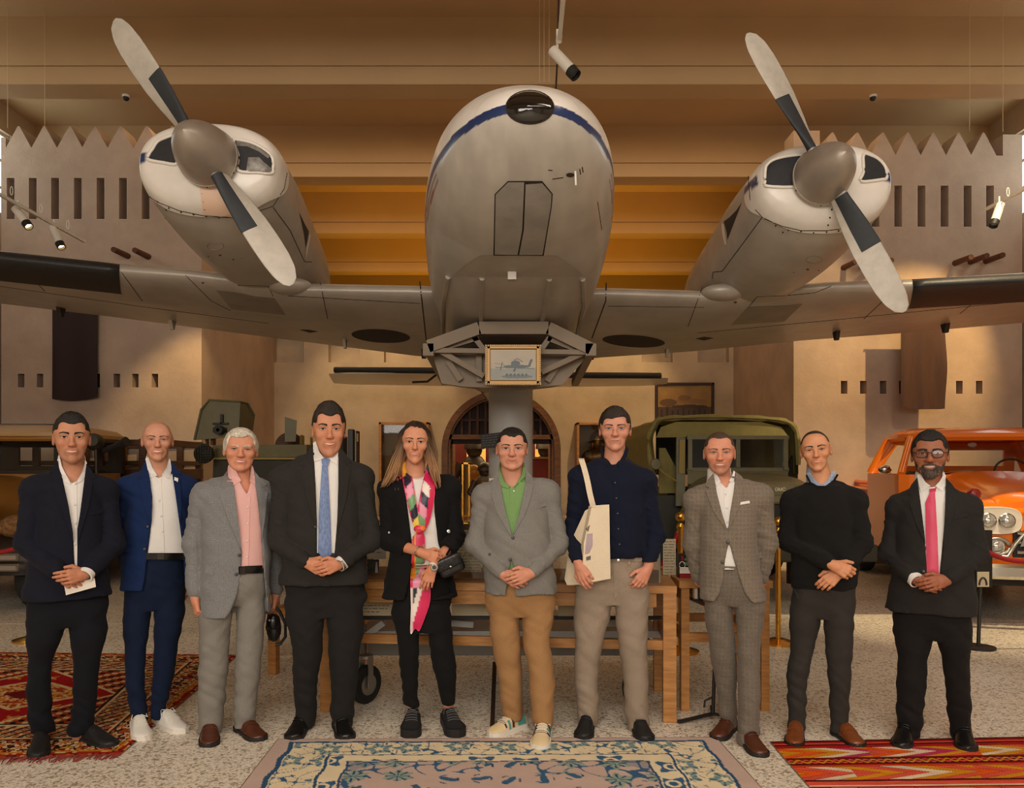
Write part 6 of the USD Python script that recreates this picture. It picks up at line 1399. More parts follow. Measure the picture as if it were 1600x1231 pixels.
    # ---------------- face details laid on the skin
    for m in (1, -1):
        ex, ez = .0315 * m, .1165
        ang = np.linspace(0, 2 * np.pi, 17)[:-1]
        alm = [fp(ex + .0138 * math.cos(t), ez + (eo if math.sin(t) > 0 else eo * .72) * np.sign(math.sin(t)) * abs(math.sin(t)) ** 1.15) for t in ang]
        e = obj('eye', decal(BT, alm, .0004, .0008, .9, smooth=1), 'eye_white', pr, smooth=60)
        iris = [fp(ex + .0062 * math.cos(t), ez + .0006 + np.clip(.0062 * math.sin(t), -eo * .75, eo * .95)) for t in ang]
        obj('iris', decal(BT, iris, .0014, .0006, .8, smooth=1), 'iris_' + ic, e, smooth=60)
        lash = [fp(ex + .0152 * math.cos(t), ez + eo * 1.12 * abs(math.sin(t)) ** .9) for t in np.linspace(.0, np.pi, 9)]
        obj('eyelash', tube(BT.at(lash, .0012), [.0005, .0012, .0017, .0019, .0019, .0019, .0017, .0012, .0005], 5), 'lash_dark', e)
        bw, bz, ba = o.get('brow', ('hair_dark_brown', .1365, .0034)); ba *= 1.12; bz -= .0012
        br = [(.0120, bz - .001), (.024, bz + .0022), (.038, bz + .0038), (.0515, bz - .001)]
        up = [fp(x * m, z + ba * (1.0 - .5 * i / 3)) for i, (x, z) in enumerate(br)]; dn = [fp(x * m, z - ba * (1.0 - .75 * i / 3)) for i, (x, z) in enumerate(br)]
        obj('eyebrow', decal(BT, smooth_poly(up + dn[::-1], 3), .0006, .0022, 1.0, smooth=1), bw, pr, smooth=60)
    lw, lz = .021 + .006 * sm, .0495; cz = .0065 * sm
    lipc = o.get('lip', None) or tuple(np.array(sk) * np.array([.88, .62, .58]))
    ln = 'lip_%02x%02x%02x' % tuple(int(c) for c in lipc)
    if ln not in MATS: M(ln, lipc, .4)
    bow = lambda x: lz + cz * (x / lw) ** 2
    xs_ = np.linspace(-1, 1, 13) * lw; gap = o.get('teeth', 0.) * .8
    upo = [fp(x, bow(x) + (.0068 if abs(x) > .004 else .0058) * (1 - abs(x / lw) ** 1.8) + gap * .35 * (1 - (x / lw) ** 2)) for x in xs_]
    upi = [fp(x, bow(x) + gap * .5 * (1 - (x / lw) ** 2)) for x in xs_]; loi = [fp(x, bow(x) - gap * .5 * (1 - (x / lw) ** 2) - .0006) for x in xs_]
    loo = [fp(x, bow(x) - (.0082 + gap * .6) * (1 - abs(x / lw) ** 2)) for x in xs_]
    obj('upper_lip', decal(BT, upo + upi[::-1][1:-1], .0004, .0016, 1.0, smooth=1), ln, pr, smooth=60); obj('lower_lip', decal(BT, loi + loo[::-1][1:-1], .0004, .0024, 1.0, smooth=1), ln, pr, smooth=60)
    if gap: obj('teeth', decal(BT, upi + loi[::-1][1:-1], .0001, .0007, 1.0, smooth=1), 'teeth_white', pr, smooth=60)
    else: obj('mouth_line', tube(BT.at([fp(x, bow(x)) for x in xs_], .002), [.0003] + [.0009] * 11 + [.0003], 5), 'lash_dark', pr)
    # ---------------- hair
    hs = o.get('hair')
    if hs:
        hbx = H.box((-.10, -.12, -.0), (.10, .125, .262)); hb0, hb1 = np.array(hbx[0]), np.array(hbx[1])
        hf = Field(axis(hb0[0], hb1[0], .0042), axis(hb0[1], hb1[1], .0046), axis(hb0[2], hb1[2], .0042))
        th, tt = hs.get('side', .009), hs.get('top', .016)
        H.ell(hf, (0, .012, .140), (.0745 + th, .098 + th, .087 + tt), .0)
        if hs.get('front'): H.ell(hf, (hs.get('part', 0.), -.045, .19), (.056, .042, .034 + tt), .02)
        H.ell(hf, (0, -.055, .16), (.058 + th, .034 + hs.get('fringe', .003), .045 + .006), .02)
        ly = np.array([-.14, -.095, -.075, -.055, -.042, -.036, -.012, -.004, .012, .028, .04, .06, .13]); sb = hs.get('burn', .092)
        fr = hs.get('line', .178)
        lz_ = np.array([fr, fr, fr - .002, fr - .018, .140, sb, sb, .115, .128, .128, .098, .075, .065])
        def region(X, Y, Z):
            x, y, z = H.loc(X, Y, Z); L_ = np.interp(y, ly, lz_)
            L_ = L_ + hs.get('recess', .0) * np.exp(-((np.abs(x) - .042) / .017) ** 2) * (y < -.03)
            L_ = L_ - hs.get('sweep', 0.) * np.clip((x * hs.get('dir', 1) + .02) / .05, 0, 1) * (y < -.05)
            L_ = np.where((y < -.03) & (np.abs(x) > .055), np.minimum(L_, np.interp(np.abs(x), [.046, .060, .070], [fr - .004, fr - .035, sb])), L_)
            return (z - L_) * H.min
        q_ = hf.sl(hb0, hb1); X, Y, Z = hf.x[:, None, None], hf.y[None, :, None], hf.z[None, None, :]
        rg = np.broadcast_to(region(X, Y, Z), hf.f.shape); d = -rg.astype(np.float32); h_ = np.maximum(.008 - np.abs(hf.f - d), 0) / .008
        hf.f = np.maximum(hf.f, d) + h_ * h_ * .002
        hf.rough(hs.get('freq', (70, 50, 24)), hs.get('amp', .0026), 11)
        obj('hair', hf.skin(), hs['mat'], pr, smooth=True)
    # ---------------- trousers
    tz = o['trouser']; Hp = rows(hips)
    cr = min(r[0] for r in Hp)
    zlo, zhi = min(r[0] for l in Lg for r in l) - .05, max(r[0] for r in Hp) + .002
    TF = Field(axis(min(r[1] - r[3] for r in Hp + Lg[0] + Lg[1]) - .03, max(r[1] + r[3] for r in Hp + Lg[0] + Lg[1]) + .03, .0085), axis(D - .17, D + .2, .0095), axis(zlo - .02, zhi + .02, .010))
    nH = len(Hp); TF.stack([(z, cx, cy, a - (.020 if i == nH - 1 else .004), (bd - .008, bd - .016, .078)[min(i, 2)]) for i, (z, cx, cy, a, b) in enumerate(Hp)], .015, 2.2)
    for l, ft in zip(Lg, feet):
        an = ground(*ft[0]) * .72 + ground(*ft[1]) * .28
        zt, zb = max(r[0] for r in l), min(r[0] for r in l)
        rr = []
        for z, cx, cy, a, b in l:
            dd = D + (an[1] - D) * np.clip((zt - z) / (zt - zb), 0, 1) ** 1.2; rr.append((CZ + (z - CZ) * dd / D, cx * dd / D, dd, a * dd / D, max(.05, min(a * 1.12, .098))))
        rr[-1] = (rr[-1][0] - .016,) + rr[-1][1:]; top_ = max(rr); rr.append((top_[0] + .07, top_[1] + (T[0][1] - top_[1]) * .1, D, top_[3] * .95, .092)); rr.append((top_[0] + .14, top_[1] + (T[0][1] - top_[1]) * .25, D, top_[3] * .75, .085))
        q = Field(TF.x, TF.y, TF.z); q.stack(rr, 0., 2.2, -.003)
        k = (.006 + .045 * np.clip((TF.z - (min(r[0] for r in Hp) + .0)) / .10, 0, 1))[None, None, :].astype(np.float32); h = np.maximum(k - np.abs(TF.f - q.f), 0) / k; TF.f = np.minimum(TF.f, q.f) - h * h * k * .25
    TF.rough((7, 7, 15), .0046, 21, (zlo, zlo + .34, .0085), ridge=True, shear=.55); TF.rough((8, 8, 13), .003, 8, ridge=True, shear=-.8); TF.rough((4, 4, 9), .0045, 5)
    trs = obj('trousers', TF.skin(), tz, pr, smooth=True)
    TT = Target(TF.skin())
    # ---------------- upper garments
    topc = o.get('cut')
    gx = axis(x0, x1, .008); 
    neckz = PX(hd[0], o['collar_y'])[2]
    def torso_field(grow, sleeves=True, zlo=None, rs=(.064, .056, .046), fine=False):
        zb = min(r[0] for r in T) if zlo is None else zlo
        cx_ = T[-1][1]; zt_ = max(neckz, T[-1][0]) + .09
        g = Field(gx if not fine else axis(x0, x1, .010, [(cx_ - .1, cx_ + .1, .0048)]), axis(D - .33, D + .26, .0085) if not fine else axis(D - .25, D + .2, .009, [(D - .15, D, .006)]), axis(zb - .02, zt_, .008) if not fine else axis(zb - .02, zt_, .010, [(neckz - .13, zt_, .0048)]))
        g.stack(T, .01, 2.35, grow, zlo=zb)
        if belly: g.ell((T[0][1], D - bd + .05, PX(hd[0], o['belly_y'])[2]), (.14 + grow, .05 + belly + grow, .15 + grow), .06)
        for a in A:
            n_ = np.array([T[-1][1], D + .015, neckz - .030]); s_ = a[0]
            g.cone(n_ + (s_ - n_) * .12, s_ + [0, .005, -.0], .050 + grow, rs[0] + grow - .004, .05)
        if sleeves:
            q = Field(g.x, g.y, g.z)
            for a in A: q.chain(a[:2] + [a[1] + (a[2] - a[1]) * o.get('sleeve_to', .9)], [r + grow for r in rs], .035)
            q.rough((15, 15, 30), o.get('crease', .0055), 61, ridge=True, shear=.4)
            # sleeves melt into the shoulder but lie against the body below it
            k = (.006 + .05 * np.clip((g.z - (A[0][0][2] - .11)) / .10, 0, 1))[None, None, :].astype(np.float32); h = np.maximum(k - np.abs(g.f - q.f), 0) / k; g.f = np.minimum(g.f, q.f) - h * h * k * .25
        return g
    gar = {}
    XZ = lambda poly, dy=-.12: [tuple(PX(x, y, dy)[[0, 2]]) for x, y in poly]
    inner = o.get('shirt')
    if inner:
        sf = torso_field(-.016, sleeves=False, zlo=PX(hd[0], o['waist_y'])[2], fine=True)
        sf.cone(H.to((0, .03, -.055)), H.to((0, .016, .012)), .066 * build.get('neck', 1.) * H.s[0], .0605 * build.get('neck', 1.) * H.s[0], .02)
        full = Field(sf.x, sf.y, sf.z); full.f = sf.f.copy(); gar['full'] = full.skin()
        if o.get('neck_v'): sf.cut_prism(XZ(o['neck_v'], -.05), D + .01)
        sf.cone(H.to((0, .012, .045)), H.to((0, .030, -.03)), .054 * build.get('neck', 1.) * H.s[0], .054 * build.get('neck', 1.) * H.s[0], .001, 's')
        sf.rough((8, 8, 12), .002, 31)
        gar['shirt'] = sf.skin(); obj('shirt', gar['shirt'], inner, pr, smooth=True)
        if o.get('cuffs'):
            for i in o['cuffs']:
                e, w_ = A[i][1], A[i][2]; u = (w_ - e) / np.linalg.norm(w_ - e)
                obj('shirt_cuff', lathe([(.030, -.02), (.041, -.02), (.041, .016), (.033, .018)], w_, u, 24), inner, pr, smooth=40)
    g = torso_field(0., zlo=None, rs=o.get('sleeve_r', (.064, .056, .045)))
    ring = o.get('ring_neck')
    if ring: g.cone(H.to((0, .03, -.06)), H.to((0, .016, -.005)), (.066 + ring) * build.get('neck', 1.), (.06 + ring) * build.get('neck', 1.), .03)
    g.cone(H.to((0, .018, .05)), H.to((0, .028, -.075)), .053 * build.get('neck', 1.) * H.s[0] + .004, .058 * build.get('neck', 1.) * H.s[0] + .006, .006, 's')
    g.rough((8, 8, 13), o.get('fold', .0028) * 1.7, 41, ridge=True, shear=.7); g.rough((3.5, 3.5, 6), .005, 17)
    gar['uncut'] = g.skin()
    if topc: g.cut_prism(XZ(topc), D - .02)
    for c in o.get('cuts', ()): g.cut_prism(XZ(c), D + (.3 if len(c) > 20 else .02))
    gar['outer'] = g.skin(); ou = obj(o.get('outer_name', 'jacket'), gar['outer'], top, pr, smooth=True)
    OT = Target(gar['uncut']); AT = Target(gar['outer'], *( [gar['shirt']] if inner else []), TF.skin())
    for name, target, poly, mat, kw in o.get('decals', ()):
        tg = {'o': OT, 'a': AT, 't': TT, 'b': BT, 's': Target(gar['shirt']) if inner else AT, 'c': Target(gar['full']) if inner else AT}[target]
        par = {'p': pr, 'o': ou, 't': trs}[kw.pop('par', 'p')]; lab = kw.pop('label', None)
        obj(name, decal(tg, poly, **{**dict(off=.003, thick=.004, step=4, smooth=2), **kw}), mat, par, smooth=60, label=lab)
    for name, target, pts, r, mat in o.get('cords', ()):
        obj(name, pline({'o': OT, 'a': AT, 't': TT, 'b': BT}[target], pts, r, r * .3), mat, ou if target == 'o' else pr, smooth=60)
    for x, y, r, mat in o.get('buttons', ()):
        c = AT.at([(x, y)], .004)[0]; obj('button', lathe([(.0005, .004), (r * .7, .0045), (r, .003), (r, -.002)], c, (0, -1, .1), 14), mat, ou, smooth=40)
    # ---------------- shoes
    for (h_, t_) in feet:
        S_ = o['shoes']; s_, over, L = shoe(pr, ground(*h_), ground(*t_), S_[0], S_[1], S_[2] if len(S_) > 2 else .094, S_[3] if len(S_) > 3 else 'oxford', S_[4] if len(S_) > 4 else 1., S_[5] if len(S_) > 5 else .022)
        st_ = S_[3] if len(S_) > 3 else 'oxford'
        if st_ in ('oxford', 'sneaker', 'chunky'):
            n_, lm = (3, S_[0]) if st_ == 'oxford' else (5, 'lace_white' if st_ == 'sneaker' else 'lace_grey')
            for i in range(n_):
                x = L * (.46 + .055 * i); obj('shoelace', tube([over(x, fr_, .003) for fr_ in np.linspace(-.55, .55, 7)], .0032, 6), lm, s_, smooth=60)
            if st_ != 'oxford': obj('shoelace', tube([over(L * .46, .2, .01), over(L * .40, .5, .016), over(L * .47, .75, .012), over(L * .46, .1, .006), over(L * .38, -.5, .016), over(L * .46, -.8, .01)], .0026, 6), lm, s_, smooth=60)
        if st_ == 'loafer':
            obj('strap', loft([[over(x, fr_, l_) for x, l_ in ((L * .54, .001), (L * .54, .005), (L * .61, .005), (L * .61, .001))] for fr_ in np.linspace(-.95, .95, 15)]), S_[0], s_, smooth=40)
        if st_ == 'monk':
            for x in (.46, .57): obj('strap', loft([[over(L * x, fr_, .001), over(L * x, fr_, .005), over(L * (x + .07), fr_, .005), over(L * (x + .07), fr_, .001)] for fr_ in np.linspace(-.9, .9, 15)]), S_[0], s_, smooth=40)
        for extra in o.get('shoe_extra', ()): extra(s_, over, L)
    view = VIEW; set_view(0.)
    return pr, H, PX, dict(view=view, BT=BT, AT=AT, OT=OT, TT=TT, fp=fp, outer=ou, gar=gar, body=body)
def cloth(name, a, b=None, scale=260., bump=.35, rough=.85, **k):
    M(name, a, rough, rgb2=b or tuple(np.array(a) * .86), scale=scale, bump=bump, bscale=420., spec=.25, sheen_weight=k.pop('sheen', .02), **k)
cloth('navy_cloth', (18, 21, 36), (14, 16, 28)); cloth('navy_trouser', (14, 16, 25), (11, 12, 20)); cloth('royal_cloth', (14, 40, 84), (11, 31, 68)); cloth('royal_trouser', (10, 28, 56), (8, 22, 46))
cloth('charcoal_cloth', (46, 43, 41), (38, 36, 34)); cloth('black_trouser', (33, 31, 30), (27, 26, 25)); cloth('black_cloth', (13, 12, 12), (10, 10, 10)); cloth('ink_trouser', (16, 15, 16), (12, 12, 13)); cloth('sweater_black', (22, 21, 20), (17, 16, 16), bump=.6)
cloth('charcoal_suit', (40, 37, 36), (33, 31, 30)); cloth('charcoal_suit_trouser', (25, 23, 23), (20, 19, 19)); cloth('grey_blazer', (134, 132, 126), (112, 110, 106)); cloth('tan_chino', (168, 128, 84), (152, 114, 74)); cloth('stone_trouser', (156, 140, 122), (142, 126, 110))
cloth('grey_trouser', (136, 132, 124), (124, 120, 113)); cloth('dark_grey_trouser', (54, 51, 47), (46, 43, 40)); cloth('navy_shirt', (12, 20, 42), (9, 15, 34)); cloth('white_shirt', (228, 225, 220), (222, 219, 214), bump=.05); cloth('pink_shirt', (226, 178, 172), (220, 172, 166), bump=.05); cloth('green_polo', (124, 160, 100), (112, 148, 90))
cloth('pale_blue_check', (170, 184, 206), (138, 156, 186), scale=90)
def check(name, base, line, sx, sz, fac=.45):
    """woven windowpane check: two families of fine lines over a mottled ground"""
    MATS[name] = usdkit.material(stage, '/World/Looks/' + name, {'g': ('texture_coordinate', {}), 'a': ('wave_texture', {'scale': sx, 'bands_direction': 'x', 'distortion': .6}), 'b': ('wave_texture', {'scale': sz, 'bands_direction': 'z', 'distortion': .6}),
        'ra': ('rgb_ramp', {'ramp': [(.80, (0, 0, 0)), (.95, (1, 1, 1))]}), 'rb': ('rgb_ramp', {'ramp': [(.80, (0, 0, 0)), (.95, (1, 1, 1))]}), 'mx': ('mix', {'mix_type': 'lighten', 'fac': 1.}), 'k': ('math', {'math_type': 'multiply', 'value2': fac}),
        'n': ('noise_texture', {'scale': 160., 'detail': 3.}), 'rn': ('rgb_ramp', {'ramp': [(.35, tuple(lin(np.array(base) * .86))), (.65, tuple(lin(base)))]}), 'c': ('mix_color', {'b': tuple(lin(line))}), 'p': ('principled_bsdf', {'roughness': .85, 'specular_ior_level': .25, 'sheen_weight': .12})},
        [('g.object', 'a.vector'), ('g.object', 'b.vector'), ('g.object', 'n.vector'), ('a.fac', 'ra.fac'), ('b.fac', 'rb.fac'), ('ra.color', 'mx.color1'), ('rb.color', 'mx.color2'), ('mx.color', 'k.value1'), ('k.value', 'c.fac'), ('n.fac', 'rn.fac'), ('rn.color', 'c.a'), ('c.result', 'p.base_color')], 'p.BSDF')
check('blazer_check', (132, 131, 129), (96, 102, 114), 27, 27, .38); check('glen_check', (120, 110, 98), (150, 132, 106), 15, 13, .24); check('glen_trouser', (110, 101, 90), (134, 118, 98), 15, 13, .18)
M('tie_blue', (92, 112, 156), .55, rgb2=(120, 142, 184), scale=120, stretch=(1, 1, .4)); M('tie_pink', (206, 62, 96), .5, var=.06, scale=200)
M('leather_black', (20, 19, 19), .28, spec=.5, bump=.1, bscale=80); M('leather_brown', (86, 46, 30), .32, var=.25, scale=20); M('leather_tan', (122, 66, 32), .3, var=.25, scale=20); M('leather_dull', (24, 24, 25), .55, bump=.2)
M('sole_dark', (26, 22, 20), .7); M('sole_white', (226, 220, 208), .6); M('canvas_white', (226, 222, 212), .8, bump=.2); M('knit_black', (20, 20, 22), .85, bump=.4); M('sole_black', (20, 20, 21), .7); M('lace_white', (220, 216, 206), .8)
M('suede_cream', (222, 200, 154), .85, var=.1, scale=20); M('suede_teal', (74, 146, 146), .85); M('suede_plum', (70, 44, 48), .85)
M('steel', (190, 188, 182), .25, metal=.9); M('gold', (208, 160, 84), .25, metal=.9); M('button_dark', (40, 36, 32), .35); M('button_white', (220, 214, 204), .3); M('glasses_brown', (44, 28, 20), .25)
SKIN_A, SKIN_B, SKIN_C = (196, 146, 118), (206, 158, 134), (206, 152, 122)
LR = lambda s, **k: dict(thumb=(-1 if s == 'l' else 1), **k)      # hand reaching right from the picture's left, or the reverse
FWD = (0, 1, -.15)

hair_mat('hair_buzz', (62, 48, 40), (40, 31, 26))
P1 = person('man in a dark navy suit and open white shirt, clasped hands over a white envelope', 4.1, (112, 643, 722, .163), SKIN_A,
    [(938, 31, 175, .15), (900, 38, 171, .14), (850, 50, 165, .13), (790, 58, 162, .135), (757, 62, 158, .12), (745, 76, 148, .09)],
    [[(54, 757), (41, 850, -.02), (92, 895, -.17)], [(164, 759), (177, 850, -.02), (135, 896, -.18)]],
    [dict(w=(98, 905, -.20), k=(130, 922, -.20), n=(0, 1, .1), curl=(30, 34, 36, 38), **LR('l')), dict(w=(139, 897, -.215), k=(108, 901, -.225), n=(0, 1, -.1), curl=(22, 26, 30, 34), **LR('r'))],
    [(925, 44, 168), (960, 40, 171), (985, 40, 171)],
    [[(985, 40, 104), (1040, 41, 84), (1100, 40, 82), (1142, 46, 88)], [(985, 106, 169), (1040, 112, 158), (1100, 111, 152), (1145, 104, 149)]],
    [((66, 1152), (59, 1187)), ((118, 1150), (178, 1168))], dict(jw=1.06, smile=.7, nose=1.05), 'navy_cloth',
    head=dict(hair=.016), hair=dict(mat='hair_black', side=.006, top=.017, front=1, line=.179, recess=.012, burn=.088), brow=('hair_black', .1365, .0042), stubble=((84, 62, 52), .22), teeth=.0065, iris='dark', eye_open=.0042,
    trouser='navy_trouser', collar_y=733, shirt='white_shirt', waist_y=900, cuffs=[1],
    neck_v=[(93, 705), (96, 726), (104, 742), (112, 755), (120, 751), (128, 738), (133, 722), (133, 705)],
    cut=[(90, 718), (98, 750), (107, 790), (114, 832), (116.5, 890), (120.5, 890), (121, 832), (126, 795), (131, 757), (135, 726), (130, 705), (95, 705)],
    decals=[('lapel', 'o', [(90, 719), (80, 735), (75, 745), (84, 749), (80, 754), (93, 790), (115, 848), (113, 826), (106, 790), (97, 752)], 'navy_cloth', dict(par='o')),
            ('lapel', 'o', [(135, 724), (144, 736), (149, 746), (140, 749), (145, 754), (138, 795), (121, 850), (121, 826), (126, 797), (131, 757)], 'navy_cloth', dict(par='o')),
            ('collar', 'c', [(89, 719), (94, 736), (101, 753), (111, 757), (104, 743), (97, 729), (94, 716)], 'white_shirt', dict(off=.003, thick=.006, smooth=3, step=2.2)), ('collar', 'c', [(136, 723), (135, 742), (127, 752), (117, 757), (123, 746), (130, 735), (133, 718)], 'white_shirt', dict(off=.003, thick=.006, smooth=3, step=2.2)),
            ('placket', 's', [(115, 758), (120, 757), (121, 888), (117, 888)], 'white_shirt', dict(off=.001, thick=.002)), ('breast_pocket', 'o', [(140, 800), (160, 795), (161, 801), (141, 806)], 'navy_cloth', dict(par='o', off=.001))],
    buttons=[(117, 788, .005, 'button_white'), (118, 817, .005, 'button_white'), (117, 850, .005, 'button_white')],
    shoes=('leather_dull', 'sole_black', .098, 'slip', .95))

P2 = person('bald smiling man in a royal blue suit and white trainers, hands in his pockets', 4.42, (246, 657, 719, .153), SKIN_B,
    [(921, 187, 302, .14), (864, 188, 300, .13), (800, 195, 297, .13), (762, 200, 292, .12), (743, 212, 280, .09)],
    [[(197, 757), (194, 845, .05), (203, 905, .05)], [(291, 757), (298, 850, .05), (298, 905, .05)]],
    [dict(w=(203, 908, .06), k=(206, 930, .04), n=(1, 0, 0), thumb=1), dict(w=(297, 908, .06), k=(294, 930, .04), n=(-1, 0, 0), thumb=-1)],
    [(862, 200, 290), (905, 193, 291), (956, 191, 290)],
    [[(956, 191, 238), (1020, 193, 231), (1060, 194, 228), (1100, 199, 230), (1121, 203, 233)], [(956, 239, 290), (1000, 238, 282), (1060, 237, 273), (1100, 234, 263), (1117, 234, 260)]],
    [((213, 1130), (224, 1158)), ((244, 1126), (287, 1146))], dict(jw=.95, smile=1., nose=1.05, ears=1.1), 'royal_cloth',
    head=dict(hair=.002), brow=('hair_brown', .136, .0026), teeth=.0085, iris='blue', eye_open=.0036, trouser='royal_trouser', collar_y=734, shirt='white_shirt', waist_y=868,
    neck_v=[(230, 700), (233, 726), (240, 742), (248, 746), (257, 742), (263, 728), (266, 700)],
    cut=[(228, 716), (233, 745), (238, 776), (237, 814), (231, 863), (226, 905), (221, 930), (290, 930), (287, 864), (280, 814), (272, 756), (266, 718), (260, 700), (232, 700)],
    decals=[('lapel', 'o', [(228, 717), (222, 730), (216, 745), (223, 747), (218, 752), (224, 785), (236, 822), (238, 790), (235, 752)], 'royal_cloth', dict(par='o')), ('lapel', 'o', [(266, 717), (274, 728), (283, 740), (277, 744), (282, 750), (284, 790), (281, 822), (277, 790), (271, 752)], 'royal_cloth', dict(par='o')),
            ('collar', 'c', [(227, 716), (231, 735), (235, 747), (246, 743), (238, 730), (232, 714)], 'white_shirt', dict(off=.003, thick=.006, smooth=3, step=2.2)), ('collar', 'c', [(267, 718), (268, 735), (265, 748), (252, 743), (260, 730), (264, 716)], 'white_shirt', dict(off=.003, thick=.006, smooth=3, step=2.2)),
            ('placket', 's', [(246, 748), (252, 747), (257, 862), (251, 862)], 'white_shirt', dict(off=.001, thick=.002)), ('belt', 'a', [(229, 864), (288, 864), (288, 875), (228, 874)], 'leather_black', dict(off=.010, thick=.004, smooth=6)), ('buckle', 'a', [(246, 865), (256, 865), (256, 874), (246, 874)], 'button_dark', dict(off=.016, thick=.003, smooth=4)),
            ('lapel_pin', 'o', [(272.5, 745), (278.5, 747), (278, 753), (272, 752)], 'button_white', dict(par='o', off=.008, label='white square pin')), ('pocket_flap', 'o', [(194, 852), (212, 857), (210, 866), (192, 861)], 'royal_cloth', dict(par='o'))],
    buttons=[(249, 782, .005, 'button_white'), (252, 806, .005, 'button_white'), (254, 830, .005, 'button_white'), (231, 823, .008, 'button_dark'), (226, 858, .008, 'button_dark')],
    shoes=('canvas_white', 'sole_white', .1, 'sneaker', .95, .024))

P3 = person('white-haired older man in a grey check blazer over a pink shirt', 4.29, (375, 667, 735, .166), (212, 156, 130),
    [(962, 312, 424, .15), (900, 312, 422, .14), (850, 313, 421, .14), (790, 312, 420, .14), (765, 318, 416, .12), (751, 335, 405, .09)],
    [[(318, 768), (303, 850, .02), (305, 932, -.02)], [(413, 765, .03), (426, 850, .15), (431, 928, .13)]],
    [dict(w=(306, 930, -.02), k=(306, 960, -.03), n=(1, .3, 0), thumb=1, curl=(48, 52, 55, 58)), dict(w=(431, 928, .13), k=(431, 953, .11), n=(-1, .2, 0), thumb=-1, curl=(45, 50, 55, 58))],
    [(885, 326, 412), (925, 314, 418), (948, 311, 416)],
    [[(948, 311, 366), (1000, 309, 361), (1060, 308, 356), (1110, 307, 352), (1138, 307, 350)], [(948, 367, 416), (1000, 367, 413), (1060, 366, 407), (1100, 364, 403), (1131, 364, 400)]],
    [((328, 1138), (327, 1168)), ((371, 1138), (409, 1158))], dict(jw=1.08, smile=.9, nose=1.15, neck=.98, ears=1.15), 'blazer_check',
    head=dict(hair=.016, roll=2), hair=dict(mat='hair_white', side=.011, top=.015, front=1, line=.186, burn=.10, recess=.012, sweep=.010, dir=-1, amp=.002), brow=('hair_white', .1345, .003), teeth=.0065, iris='blue', eye_open=.0034, lip=(176, 104, 92),
    trouser='grey_trouser', collar_y=742, shirt='pink_shirt', waist_y=888, depth=.135,
    neck_v=[(362, 712), (366, 735), (374, 752), (386, 772), (391, 756), (394, 738), (393, 712)],
    cut=[(361, 726), (367, 770), (374, 830), (378, 862), (377, 892), (370, 930), (360, 955), (345, 975), (420, 975), (413, 900), (408, 830), (402, 780), (396, 733), (390, 705), (366, 705)],
    decals=[('lapel', 'o', [(360, 728), (350, 742), (344, 759), (352, 762), (342, 772), (358, 815), (377, 858), (374, 826), (368, 780), (363, 745)], 'blazer_check', dict(par='o')), ('lapel', 'o', [(396, 733), (404, 744), (417, 757), (409, 762), (418, 770), (414, 810), (408, 850), (408, 826), (403, 780)], 'blazer_check', dict(par='o')),
            ('collar', 'c', [(360, 724), (362, 742), (365, 759), (377, 751), (370, 738), (364, 722)], 'pink_shirt', dict(off=.003, thick=.006, smooth=3, step=2.2)), ('collar', 'c', [(396, 730), (398, 745), (399, 757), (390, 752), (391, 742), (393, 726)], 'pink_shirt', dict(off=.003, thick=.006, smooth=3, step=2.2)),
            ('belt', 'a', [(373, 885), (410, 883), (411, 895), (373, 897)], 'leather_black', dict(off=.004, thick=.004)), ('buckle', 'a', [(374, 886), (383, 886), (383, 897), (374, 897)], 'button_dark', dict(off=.009, thick=.003)), ('placket', 's', [(386, 775), (391, 775), (388, 884), (382, 884)], 'pink_shirt', dict(off=.001, thick=.002)),
            ('pocket_flap', 'o', [(322, 882), (336, 886), (333, 899), (320, 894)], 'blazer_check', dict(par='o')), ('pocket_flap', 'o', [(408, 770), (418, 768), (418, 774), (408, 776)], 'blazer_check', dict(par='o'))],
    buttons=[(387, 792, .005, 'button_white'), (387, 818, .005, 'button_white'), (386, 845, .005, 'button_white'), (386, 870, .005, 'button_white'), (374, 867, .009, 'button_dark'), (369, 897, .009, 'button_dark')],
    shoes=('leather_brown', 'sole_dark', .1, 'loafer', .9))

